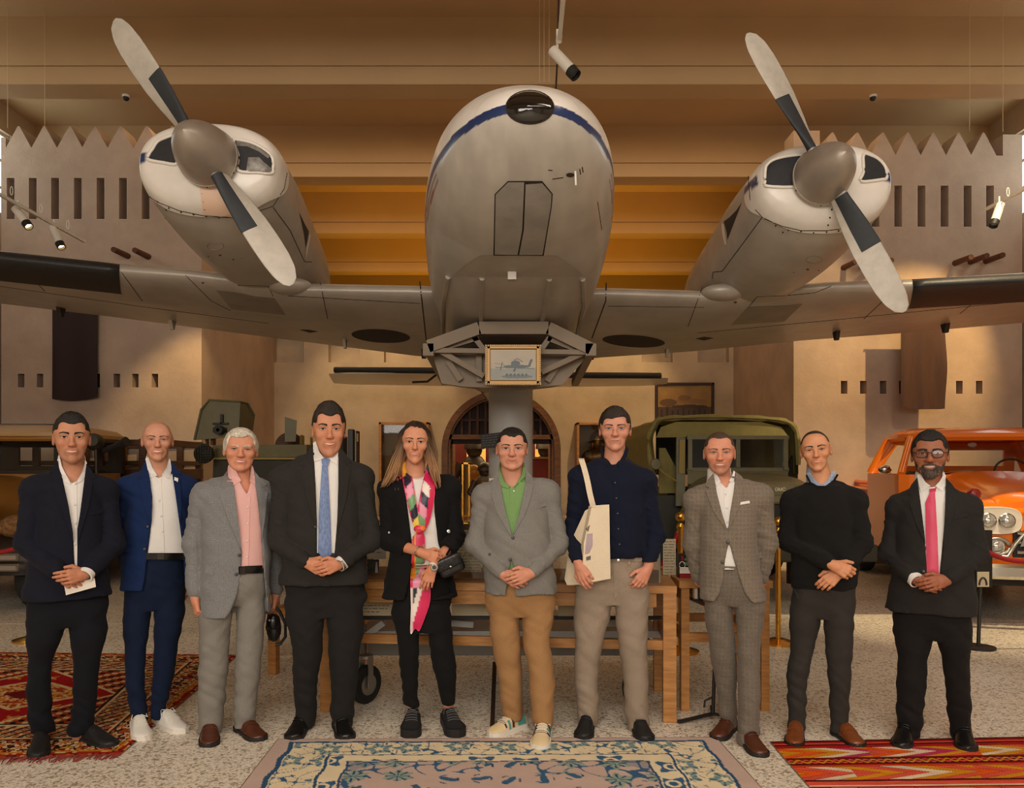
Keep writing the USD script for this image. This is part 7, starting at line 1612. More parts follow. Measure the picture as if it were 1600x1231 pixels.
P4 = person('tall dark-haired man in a dark grey suit with a light blue tie, fingers interlaced', 4.34, (514, 626, 711, .172), SKIN_C,
    [(914, 433, 577, .15), (880, 440, 572, .14), (820, 442, 566, .14), (760, 446, 562, .135), (735, 450, 556, .12), (716, 468, 540, .09)],
    [[(442, 741), (436, 845, -.02), (478, 878, -.17)], [(565, 740), (580, 845, -.05), (533, 880, -.18)]],
    [dict(w=(474, 880, -.20), k=(503, 889, -.21), n=(0, 1, -.1), curl=(24, 26, 28, 30), **LR('l')), dict(w=(537, 881, -.20), k=(508, 888, -.225), n=(0, 1, -.1), curl=(20, 24, 26, 28), **LR('r'))],
    [(865, 455, 562), (910, 442, 572), (967, 442, 571)],
    [[(967, 447, 507), (1010, 455, 506), (1060, 456, 498), (1110, 460, 496), (1130, 463, 493)], [(967, 509, 570), (1010, 512, 565), (1060, 515, 560), (1110, 516, 555), (1132, 519, 552)]],
    [((479, 1131), (455, 1158)), ((527, 1131), (543, 1157))], dict(jw=1.06, smile=.75, nose=1.05, chin=.004), 'charcoal_cloth',
    head=dict(hair=.026, yaw=2), hair=dict(mat='hair_dark_brown', side=.008, top=.024, front=1, line=.176, recess=.012, burn=.09, fringe=.006), brow=('hair_dark_brown', .136, .004), teeth=.0065, iris='dark', eye_open=.0040, stubble=((110, 84, 70), .15),
    trouser='black_trouser', collar_y=706, shirt='white_shirt', waist_y=880, cuffs=[1],
    neck_v=[(493, 690), (500, 708), (508, 716), (516, 712), (524, 698), (527, 688)],
    cut=[(489, 692), (493, 756), (495, 811), (495, 866), (501, 886), (517, 886), (523, 862), (527, 811), (528.5, 760), (529, 697), (524, 684), (495, 684)],
    decals=[('lapel', 'o', [(489, 694), (478, 708), (469, 726), (477, 729), (471, 737), (480, 780), (494, 826), (494, 790), (491, 740)], 'charcoal_cloth', dict(par='o')), ('lapel', 'o', [(529, 698), (538, 706), (548, 722), (541, 726), (547, 733), (541, 780), (527, 830), (528, 790), (529, 740)], 'charcoal_cloth', dict(par='o')),
            ('collar', 'c', [(489, 692), (489, 710), (490, 722), (507, 717), (499, 706), (493, 689)], 'white_shirt', dict(off=.003, thick=.006, smooth=3, step=2.2)), ('collar', 'c', [(529, 697), (528, 712), (527, 726), (512, 717), (520, 708), (526, 692)], 'white_shirt', dict(off=.003, thick=.006, smooth=3, step=2.2)),
            ('tie', 'a', [(503, 727), (498, 801), (497, 863), (508, 876), (518, 866), (516, 801), (512, 727)], 'tie_blue', dict(off=.008, thick=.004, smooth=6, bulge=.006)), ('tie_knot', 'a', [(502, 717), (504, 729), (512, 729), (515.5, 717), (509, 715)], 'tie_blue', dict(off=.014, thick=.004, smooth=4, step=2, bulge=.006)),
            ('belt', 'a', [(494, 864), (525, 864), (525, 872), (495, 872)], 'leather_black', dict(off=.003, thick=.003))],
    buttons=[(493, 823, .008, 'button_dark')],
    shoes=('leather_black', 'sole_dark', .1, 'oxford', .95))

W_scarf = [('scarf_a', [(627, 727), (634, 722), (643, 742), (649, 775), (655, 810), (661, 828), (652, 838), (643, 812), (635, 780), (629, 750)]), ('scarf_b', [(668, 724), (676, 733), (680, 760), (677, 790), (670, 818), (660, 832), (652, 826), (652, 800), (658, 765)]),
           ('scarf_tail', [(645, 838), (662, 832), (664, 860), (664, 890), (672, 915), (672, 940), (664, 965), (655, 986), (649, 982), (641, 990), (642, 950), (641, 905), (643, 870)])]
P5 = person('long-haired woman in a black blazer with a bright patterned scarf, arms crossed', 4.39, (648, 656, 723, .150), (212, 158, 128),
    [(934, 596, 716, .125), (895, 603, 708, .12), (840, 612, 700, .11), (785, 606, 706, .125), (762, 608, 702, .105), (748, 624, 690, .08)],
    [[(608, 758), (606, 845, .0), (661, 864, -.19)], [(704, 754), (711, 842, .0), (676, 887, -.19)]],
    [dict(w=(664, 866, -.20), k=(690, 874, -.20), n=(0, 1, -.2), curl=(38, 42, 46, 50), size=.88, **LR('l')), dict(w=(675, 889, -.205), k=(666, 914, -.20), n=(.2, 1, 0), thumb=1, curl=(14, 18, 20, 24), size=.88, spread=.06)],
    [(900, 618, 700), (945, 611, 706), (988, 612, 708)],
    [[(988, 619, 657), (1030, 623, 655), (1070, 626, 655), (1097, 629, 655)], [(988, 667, 707), (1030, 673, 713), (1070, 682, 714), (1097, 688, 713)]],
    [((646, 1124), (641, 1154)), ((697, 1124), (715, 1153))], dict(jw=.90, smile=.7, nose=.88, neck=.82, ears=.8, cheek=1.05), 'black_cloth',
    head=dict(hair=.018, roll=1), brow=('hair_dark_brown', .137, .0026), teeth=.003, lip=(190, 106, 98), iris='dark', eye_open=.0050, bare_ankle=True, bare_arm=True, sleeve_to=.22, sleeve_r=(.056, .052, .05),
    trouser='ink_trouser', collar_y=738, shirt='white_shirt', waist_y=880, depth=.115,
    neck_v=[(632, 705), (636, 735), (645, 744), (655, 743), (662, 735), (668, 705)],
    cut=[(630, 722), (632, 760), (640, 820), (646, 870), (640, 905), (630, 945), (712, 930), (700, 890), (685, 850), (679, 800), (678, 750), (672, 720), (660, 705), (640, 705)],
    body_extra=[],
    shoes=('knit_black', 'sole_black', .108, 'chunky', 1.05, .045))
def finish_p5(P):
    pr, H, PX, T = P; set_view(T['view'])
    # long hair: a crown with a middle parting and two falls over the shoulders
    def tress(pts, rs, seed):
        p = np.array([PX(*q) for q in pts]); t = np.linspace(0, 1, len(p)); tt = np.linspace(0, 1, 40)
        c = np.stack([PchipInterpolator(t, p[:, k])(tt) for k in range(3)], 1); r = np.interp(tt, t, rs)
        g = np.random.default_rng(seed); out = []
        for k in range(64):
            a, b = g.uniform(0, 2 * np.pi), g.uniform(.35, 1.); o_ = np.stack([np.cos(a + tt * g.uniform(-1, 1)) * r * b, np.sin(a + tt * g.uniform(-1, 1)) * r * b * .7, np.zeros_like(tt)], 1)
            e_ = g.uniform(.62, 1.) * 39; ii = np.linspace(0, e_, 40); cc = np.stack([np.interp(ii, np.arange(40), (c + o_)[:, j]) for j in range(3)], 1)
            out.append(tube(cc, np.interp(tt, [0, .1, .75, 1], [.002, .0046, .0040, .001]), 5))
        return out
    hf = Field(axis(H.o[0] - .13, H.o[0] + .13, .0045), axis(H.o[1] - .14, H.o[1] + .17, .005), axis(H.o[2] - .20, H.o[2] + .27, .0045))
    H.ell(hf, (0, .014, .142), (.0855, .108, .1), 0.)
    for m, a in ((-1, .0), (1, .0)):
        hf.chain([H.to((.060 * m, .0, .15)), H.to((.078 * m, .005, .07)), H.to((.085 * m, .012, -.03)), H.to((.090 * m, .01, -.09)), H.to((.092 * m, .0, -.15))], (.032, .028, .026, .018, .004), .03)
    hf.cone(H.to((0, .075, .1)), H.to((0, .085, -.12)), .055, .05, .04)
    def face(X, Y, Z):
        x, y, z = H.loc(X, Y, Z); w_ = np.interp(z, [-.02, .04, .11, .15, .172, .185], [.068, .068, .066, .060, .042, .004])
        return np.maximum(np.maximum(np.abs(x) - w_, y + .012), np.maximum(z - .186, -.25 - z)) * H.min
    hf.put(face, *H.box((-.1, -.16, -.2), (.1, .0, .2)), .006, 's')
    hf.rough((80, 80, 14), .0035, 13)
    hm = hf.skin(); hv = hm[0]; k_ = np.clip((H.back(hv)[:, 2] - .02) / .15, 0, 1)[:, None]; hn = meshkit.noise(hv * [90, 90, 8], 4)[:, None]
    dye = lambda k_, n_: (lin((150, 112, 74)) * (1 - k_) + lin((44, 30, 22)) * k_) * (.55 + .9 * n_)
    h = obj('hair', hm, 'hair_dyed', pr, smooth=True, col=dye(k_, hn))
    st = cat_(tress([(630, 690, -.05), (621, 715, -.06), (613, 740, -.09), (600, 762, -.10)], [.012, .03, .04, .035], 1) + tress([(668, 690, -.05), (674, 715, -.07), (680, 738, -.12), (686, 764, -.13)], [.012, .024, .03, .02], 2) + tress([(628, 700, -.02), (617, 730, -.05), (606, 752, -.07)], [.012, .03, .03], 3)); k_ = np.clip((H.back(st[0])[:, 2] + .02) / .15, 0, 1)[:, None]
    obj('hair_strands', st, 'hair_dyed', pr, smooth=True, col=dye(k_, .3 + .4 * meshkit.noise(st[0] * [120, 120, 3], 6)[:, None]), kind='stuff')
    # scarf in printed silk
    cols = [(214, 40, 90), (236, 170, 40), (228, 150, 176), (112, 160, 110), (30, 34, 52), (232, 222, 212), (226, 88, 44), (236, 206, 90)]
    base = T['AT']
    for nm, poly in W_scarf:
        m, px = decal(base, smooth_poly(poly, 3), .012, .006, 2.2, smooth=8, ret_px=True, bulge=.012)
        if nm == 'scarf_a': u, w_ = (px[:, 1] - 722) / 115, px[:, 0] - np.interp(px[:, 1], [722, 838], [631, 655])
        elif nm == 'scarf_b': u, w_ = (px[:, 1] - 722) / 110, px[:, 0] - np.interp(px[:, 1], [722, 832], [672, 656])
        else: u, w_ = (px[:, 1] - 832) / 158, px[:, 0] - np.interp(px[:, 1], [832, 990], [654, 652])
        band = ((u * (6.5 if nm != 'scarf_tail' else 5.) + w_ * .055 * (1 if nm != 'scarf_b' else -1))).astype(int) % 8
        seq = {'scarf_a': [1, 4, 2, 3, 4, 7, 0, 1], 'scarf_b': [4, 0, 5, 4, 2, 3, 6, 2], 'scarf_tail': [0, 3, 2, 3, 5, 0, 4, 7]}[nm]
        c = np.array([lin(cols[seq[b]]) for b in band])
        edge = (np.abs(w_) > (6.2 if nm != 'scarf_tail' else 8.5)); c[edge] = lin((210, 36, 84))
        if nm == 'scarf_tail':
            c[(w_ < -4) & (u < .45)] = lin((236, 150, 40)); c[(w_ < -6) & (u < .35)] = lin((200, 40, 50)); s2 = (u > .55); dg = px[:, 0] - 655 - (px[:, 1] - 925) * -.28
            c[s2 & (np.abs(dg) < 4)] = lin((226, 214, 206)); c[s2 & (dg >= 4)] = lin((212, 40, 92)); c[s2 & (dg < -4) & (dg > -13)] = lin((30, 44, 54)); c[s2 & (dg <= -13)] = lin((220, 46, 90)); c[s2 & (px[:, 0] < 645)] = lin((226, 206, 200))
        obj('scarf', m, 'silk', pr, smooth=True, col=c, label='bright printed silk scarf')
    m = ball((PX(656, 826, -.16)), (.034, .022, .022), 3); n_ = meshkit.noise(m[0] * 50, 2); col = np.where((n_ > .55)[:, None], lin((232, 120, 60)), lin((214, 44, 86)))
    obj('scarf_knot', m, 'silk', pr, smooth=True, col=col)
    # rolled cuffs, bracelets and watch
    for a, b, r in ((PX(612, 842, -.035), PX(630, 852, -.08), .053), (PX(712, 842, -.03), PX(702, 854, -.07), .051)):
        d = (b - a) / np.linalg.norm(b - a); obj('rolled_cuff', lathe([(.03, -.03), (r, -.03), (r + .003, 0), (r, .03), (.036, .032)], b, d, 24), 'black_cloth', pr, smooth=50)
    w0, w1 = PX(661, 864, -.19), PX(606, 845, -.03); d = (w1 - w0) / np.linalg.norm(w1 - w0)
    for k, mt in ((.02, 'gold'), (.034, 'steel')): obj('bracelet', tube([w0 + d * k + frame_to(d) @ np.array([math.cos(t) * .029, math.sin(t) * .029, 0]) for t in np.linspace(0, 2 * np.pi, 20, endpoint=False)], .0028, 6, closed=True), mt, pr, smooth=60)
    w0, w1 = PX(676, 886, -.195), PX(711, 842, -.03); d = (w1 - w0) / np.linalg.norm(w1 - w0)
    wt = obj('watch', lathe([(.026, -.008), (.0295, -.008), (.0295, .008), (.026, .008)], w0, d, 24), 'button_white', pr, smooth=40); c = T['BT'].at([(678, 887)], .006)[0]
    obj('watch_case', lathe([(.001, .006), (.015, .006), (.018, .003), (.018, -.006)], c, (.1, -1, .3), 24), 'steel', wt, smooth=40); obj('watch_dial', lathe([(.0005, .0075), (.012, .007)], c, (.1, -1, .3), 20), 'button_dark', wt)
    for x, y, r, mt in ((701, 830, .010, 'steel'), (608, 832, .006, 'steel')):
        c = T['OT'].at([(x, y)], .004)[0]; obj('button', lathe([(.0005, .005), (r, .003), (r, -.003)], c, (0, -1, .1), 14), mt, T['outer'], smooth=40)
    M('pin_red', (140, 40, 50), .4)
    for k, (x, y) in enumerate(((612, 748), (617, 745), (621, 749), (626, 747))):
        c = T['OT'].at([(x, y)], .006)[0]; obj('brooch_bead', ball(c, (.009, .005, .011), 1), 'pin_red', T['outer'], smooth=60)
    for x in (617, 622): obj('brooch_chain', tube(T['OT'].at([(x, 750), (x + .5, 766)], .004), .002, 5), 'steel', T['outer'])
    c = T['BT'].at([(667, 926)], .002)[0]; obj('ring', tube([c + [.008 * math.cos(t), .002 - .008 * math.sin(t), 0] for t in np.linspace(0, 2 * np.pi, 14, endpoint=False)], .0018, 5, closed=True), 'steel', pr)
    obj('earring', ball(H.to((-.078, -.012, .075)), .006, 2), 'steel', pr)
MV('hair_dyed', .5, spec=.4); MV('silk', .4, spec=.5); finish_p5(P5); set_view(0.)

P6 = person('dark-haired man in a light grey blazer, green polo shirt and tan trousers', 4.32, (800, 667, 733, .164), (208, 158, 136),
    [(925, 756, 870, .155), (885, 754, 866, .16), (845, 753, 862, .155), (790, 756, 858, .14), (770, 760, 852, .12), (752, 776, 838, .09)],
    [[(757, 768), (743, 850, -.02), (786, 897, -.18)], [(856, 764), (873, 850, -.02), (831, 895, -.18)]],
    [dict(w=(786, 902, -.205), k=(812, 910, -.21), n=(0, 1, -.1), curl=(26, 30, 32, 34), **LR('l')), dict(w=(833, 896, -.21), k=(806, 904, -.235), n=(0, 1, -.1), curl=(18, 22, 26, 28), **LR('r'))],
    [(900, 762, 862), (928, 757, 869), (963, 758, 868)],
    [[(963, 763, 813), (1000, 767, 814), (1050, 775, 817), (1090, 780, 819), (1121, 784, 820)], [(963, 813, 867), (1000, 816, 861), (1050, 824, 867), (1090, 826, 868), (1130, 831, 867)]],
    [((822, 1134), (764, 1152)), ((853, 1141), (842, 1173))], dict(jw=1.12, smile=.25, nose=1.12, neck=1.12, cheek=1.1), 'grey_blazer',
    head=dict(hair=.014), hair=dict(mat='hair_black', side=.006, top=.015, front=0, line=.178, recess=.022, burn=.098), brow=('hair_black', .1365, .003), iris='dark', eye_open=.0042, belly=.03, belly_y=860, depth=.135,
    trouser='tan_chino', collar_y=744, shirt='green_polo', waist_y=905,
    neck_v=[(780, 715), (783, 745), (792, 757), (800, 761), (808, 757), (816, 742), (818, 715)],
    cut=[(780, 733), (784, 765), (791, 805), (798, 828), (801, 834), (806, 822), (814, 790), (820, 760), (822, 735), (815, 715), (785, 715)],
    cuts=[[(799.5, 868), (802, 886), (806, 935), (788, 940), (796, 890)]],
    decals=[('lapel', 'o', [(780, 735), (772, 745), (768, 756), (769, 775), (776, 800), (799, 838), (797, 825), (790, 800), (783, 765)], 'grey_blazer', dict(par='o')), ('lapel', 'o', [(822, 735), (830, 742), (834, 752), (830, 775), (822, 800), (801, 838), (806, 822), (814, 792), (820, 762)], 'grey_blazer', dict(par='o')),
            ('collar', 'c', [(780, 733), (780, 750), (784, 760), (794, 763), (797, 760), (788, 752), (783, 738)], 'green_polo', dict(off=.003, thick=.007, smooth=3, step=2.2)), ('collar', 'c', [(821, 731), (821, 745), (813, 752), (803, 762), (807, 755), (815, 742), (817, 730)], 'green_polo', dict(off=.003, thick=.007, smooth=3, step=2.2)),
            ('placket', 's', [(797, 762), (804, 760), (804, 786), (797, 786)], 'green_polo', dict(off=.002, thick=.002)), ('breast_pocket', 'o', [(832, 790), (853, 783), (854, 790), (833, 797)], 'grey_blazer', dict(par='o', off=.001))],
    buttons=[(801.5, 840, .009, 'button_dark'), (797, 874, .009, 'button_dark'), (803, 767, .005, 'button_white'), (765, 866, .007, 'button_dark')],
    shoes=('suede_cream', 'sole_white', .1, 'sneaker', 1., .028),
    shoe_extra=[lambda s_, over, L: [obj('toe_panel' if a < .5 else 'heel_panel', loft([[over(L * a, f_, .001), over(L * a, f_, .004), over(L * b, f_, .004), over(L * b, f_, .001)] for f_ in np.linspace(lo, hi, 9)]), mt, s_, smooth=40) for a, b, lo, hi, mt in ((.12, .34, .35, .99, 'suede_teal'), (.12, .34, -.99, -.35, 'suede_teal'), (.45, .50, .3, .99, 'suede_plum'), (.45, .50, -.99, -.3, 'suede_plum'), (.66, .69, -.9, .9, 'suede_plum'), (.56, .60, .5, .99, 'suede_teal'), (.56, .60, -.99, -.5, 'suede_plum'))]])

P7 = person('tall brown-haired man in a navy collarless shirt with a cream tote bag on his shoulder', 4.37, (961, 633, 703, .165), (208, 156, 134),
    [(868, 912, 1004, .14), (855, 906, 1010, .145), (810, 906, 1010, .14), (760, 906, 1008, .13), (738, 912, 1002, .115), (720, 932, 984, .085)],
    [[(906, 739), (896, 830, -.02), (904, 880, -.20)], [(1008, 746), (1024, 838, .02), (1012, 888, -.08)]],
    [dict(w=(904, 880, -.20), k=(914, 903, -.235), n=(.3, .8, -.2), thumb=1, curl=(22, 26, 30, 34)), dict(w=(1012, 888, -.12), k=(1000, 911, -.13), n=(-.3, 1, 0), thumb=1, curl=(30, 34, 36, 40), tcurl=.1)],
    [(866, 908, 1008), (905, 898, 1013), (943, 897, 1015)],
    [[(943, 897, 958), (1000, 897, 945), (1050, 896, 936), (1100, 899, 936), (1131, 902, 934)], [(943, 959, 1015), (1000, 964, 1013), (1050, 972, 1014), (1100, 974, 1015), (1138, 982, 1016)]],
    [((921, 1128), (910, 1157)), ((991, 1131), (1011, 1160))], dict(jw=.96, smile=.1, nose=1.12, neck=.94, cheek=1.1), 'navy_shirt',
    head=dict(hair=.022), hair=dict(mat='hair_dark_brown', side=.009, top=.021, front=1, line=.178, burn=.10, fringe=.008, sweep=.012, dir=-1, recess=.006, amp=.003), brow=('hair_dark_brown', .1355, .0028), iris='blue', eye_open=.0040, lip=(172, 112, 98),
    trouser='stone_trouser', collar_y=716, outer_name='shirt', ring_neck=.008, sleeve_r=(.062, .054, .043), fold=.0035,
    cut=[(943, 690), (947, 712), (955, 726), (963, 725), (972, 708), (976, 690)],
    decals=[('collar', 'o', [(940, 694), (945, 712), (955, 728), (951, 731), (940, 716), (937, 700)], 'navy_shirt', dict(par='o', step=2.5)), ('collar', 'o', [(978, 696), (974, 710), (964, 727), (968, 730), (979, 716), (982, 702)], 'navy_shirt', dict(par='o', step=2.5)),
            ('placket', 'o', [(956, 730), (964, 729), (972, 866), (964, 866)], 'navy_shirt', dict(par='o', off=.0, thick=.003)), ('chest_pocket', 'o', [(978, 768), (1003, 765), (1004, 800), (998, 808), (984, 806), (979, 800)], 'navy_shirt', dict(par='o', off=.0, thick=.003)),
            ('waistband', 't', [(912, 868), (1006, 868), (1007, 877), (911, 877)], 'stone_trouser', dict(par='t', off=.003, thick=.004)), ('belt_loop', 't', [(980, 868), (984, 868), (985, 882), (981, 882)], 'stone_trouser', dict(par='t', off=.007)), ('fly', 't', [(958, 880), (967, 880), (966, 930), (960, 935)], 'stone_trouser', dict(par='t', off=.001, thick=.003))],
    buttons=[(961, 754, .006, 'button_dark'), (963, 778, .006, 'button_dark'), (965, 802, .006, 'button_dark'), (966, 826, .006, 'button_dark'), (968, 850, .006, 'button_dark'), (966, 875, .009, 'steel')],
    shoes=('leather_dull', 'sole_black', .1, 'oxford', .95))

P8 = person('short-haired man in a brown-grey check suit with white pocket square, hands behind his back', 4.25, (1124, 674, 740, .158), (214, 156, 130),
    [(934, 1092, 1197, .14), (890, 1094, 1190, .13), (845, 1095, 1184, .125), (800, 1093, 1184, .13), (772, 1095, 1182, .115), (753, 1108, 1166, .085)],
    [[(1088, 773), (1083, 850, .06), (1094, 910, .12)], [(1188, 767), (1198, 850, .06), (1188, 910, .12)]],
    [dict(w=(1098, 912, .16), k=(1120, 922, .2), n=(0, -1, 0), thumb=1, curl=(30, 30, 30, 30)), dict(w=(1184, 912, .16), k=(1160, 922, .2), n=(0, -1, 0), thumb=-1, curl=(30, 30, 30, 30))],
    [(880, 1105, 1182), (915, 1098, 1195), (943, 1098, 1197)],
    [[(943, 1099, 1146), (1000, 1105, 1151), (1050, 1114, 1152), (1100, 1121, 1153), (1133, 1128, 1153)], [(943, 1146, 1197), (1000, 1150, 1191), (1050, 1151, 1189), (1100, 1151, 1190), (1155, 1149, 1187)]],
    [((1148, 1135), (1118, 1157)), ((1158, 1154), (1192, 1184))], dict(jw=1.02, smile=.8, nose=1.1), 'glen_check', drop=-.032,
    head=dict(hair=.010, yaw=2), hair=dict(mat='hair_brown', side=.0045, top=.009, front=0, line=.192, recess=.02, burn=.092, amp=.0012), brow=('hair_brown', .136, .0028), teeth=.0065, iris='blue', eye_open=.0036, stubble=((120, 90, 74), .4),
    trouser='glen_trouser', collar_y=748, shirt='white_shirt', waist_y=882,
    neck_v=[(1117, 720), (1121, 742), (1128, 755), (1135, 762), (1140, 750), (1145, 735), (1146, 720)],
    cut=[(1115, 738), (1120, 770), (1129, 805), (1136, 826), (1138, 826), (1141, 800), (1147, 765), (1150, 733), (1144, 715), (1120, 715)],
    cuts=[[(1138, 850), (1133, 875), (1130, 905), (1124, 928), (1112, 945), (1178, 945), (1164, 928), (1154, 900), (1147, 876), (1140, 850)]],
    decals=[('lapel', 'o', [(1115, 739), (1107, 748), (1102, 758), (1108, 762), (1103, 768), (1114, 798), (1135, 828), (1129, 806), (1120, 772)], 'glen_check', dict(par='o')), ('lapel', 'o', [(1150, 737), (1158, 743), (1163, 750), (1156, 754), (1162, 760), (1156, 790), (1138, 830), (1142, 802), (1147, 768)], 'glen_check', dict(par='o')),
            ('collar', 'c', [(1114, 738), (1117, 752), (1119, 760), (1126, 752), (1121, 742), (1117, 732)], 'white_shirt', dict(off=.003, thick=.006, smooth=3, step=2.2)), ('collar', 'c', [(1149, 737), (1148, 746), (1145, 757), (1139, 751), (1144, 743), (1146, 735)], 'white_shirt', dict(off=.003, thick=.006, smooth=3, step=2.2)),
            ('placket', 's', [(1131, 765), (1136, 764), (1139, 826), (1134, 826)], 'white_shirt', dict(off=.001, thick=.002)), ('pocket_square', 'o', [(1153, 785), (1171, 782), (1172, 786), (1154, 789)], 'white_shirt', dict(par='o', off=.003, label='white pocket square')),
            ('shirt_tail', 't', [(1136, 860), (1133, 878), (1145, 878), (1141, 860)], 'white_shirt', dict(off=.006)), ('belt', 't', [(1133, 878), (1147, 878), (1147, 890), (1132, 890)], 'button_white', dict(off=.010, label='pale belt')),
            ('pocket_flap', 'o', [(1092, 866), (1107, 868), (1106, 879), (1091, 878)], 'glen_check', dict(par='o')), ('pocket_flap', 'o', [(1170, 868), (1190, 862), (1192, 871), (1174, 876)], 'glen_check', dict(par='o'))],
    buttons=[(1137.5, 847, .010, 'button_dark'), (1129, 878, .009, 'button_dark'), (1134, 772, .005, 'button_white'), (1136, 793, .005, 'button_white'), (1137, 815, .005, 'button_white')],
    shoes=('leather_brown', 'sole_dark', .096, 'oxford', .95))

P9 = person('man with close-cropped hair in a black jumper, wrists crossed', 4.27, (1278, 672, 735, .150), (212, 160, 124),
    [(915, 1238, 1340, .13), (890, 1236, 1342, .135), (845, 1239, 1336, .125), (795, 1240, 1337, .13), (773, 1245, 1332, .115), (757, 1262, 1314, .085)],
    [[(1239, 774), (1232, 845, -.02), (1300, 882, -.19)], [(1336, 772), (1346, 848, -.02), (1312, 893, -.15)]],
    [dict(w=(1302, 883, -.20), k=(1325, 893, -.20), n=(0, 1, -.3), thumb=-1, curl=(40, 45, 50, 55), tcurl=0.), dict(w=(1308, 896, -.185), k=(1288, 913, -.20), n=(.2, 1, 0), thumb=1, curl=(26, 30, 32, 34))],
    [(905, 1239, 1338), (930, 1235, 1338), (962, 1233, 1337)],
    [[(962, 1233, 1285), (1010, 1233, 1274), (1060, 1228, 1263), (1100, 1229, 1261), (1133, 1231, 1260)], [(962, 1285, 1336), (1010, 1288, 1334), (1060, 1293, 1331), (1100, 1295, 1329), (1136, 1296, 1326)]],
    [((1246, 1139), (1240, 1168)), ((1303, 1144), (1345, 1169))], dict(jw=.93, smile=.65, nose=1.0, ears=1.15), 'sweater_black', drop=-.036,
    head=dict(hair=.003, roll=-6), hair=dict(mat='hair_buzz', side=.0022, top=.002, front=0, line=.219, recess=.012, burn=.110, amp=.0006), brow=('hair_black', .1375, .0032), teeth=.0035, iris='dark', eye_open=.0032,
    trouser='dark_grey_trouser', collar_y=752, outer_name='jumper', shirt='pale_blue_check', waist_y=880, fold=.0034,
    neck_v=[(1265, 715), (1268, 742), (1276, 752), (1284, 757), (1292, 752), (1300, 742), (1302, 715)],
    cut=[(1261, 741), (1266, 752), (1278, 759), (1290, 759), (1302, 751), (1308, 739), (1300, 715), (1266, 715)],
    decals=[('collar', 'c', [(1261, 738), (1262, 750), (1270, 757), (1282, 758), (1274, 750), (1266, 738)], 'pale_blue_check', dict(off=.004, thick=.007, smooth=3, step=2.2)), ('collar', 'c', [(1306, 735), (1304, 749), (1296, 756), (1286, 758), (1294, 749), (1301, 736)], 'pale_blue_check', dict(off=.004, thick=.007, smooth=3, step=2.2)),
            ('hem_rib', 'o', [(1239, 904), (1339, 904), (1339, 914), (1239, 914)], 'sweater_black', dict(par='o', off=.0, thick=.004)), ('trouser_pocket', 't', [(1238, 915), (1243, 917), (1250, 935), (1246, 936)], 'dark_grey_trouser', dict(par='t', off=.001))],
    cords=[('neckband', 'o', [(1260, 742), (1266, 754), (1278, 761), (1290, 761), (1302, 753), (1309, 741)], .006, 'sweater_black')],
    shoes=('leather_tan', 'sole_dark', .096, 'monk', .95))
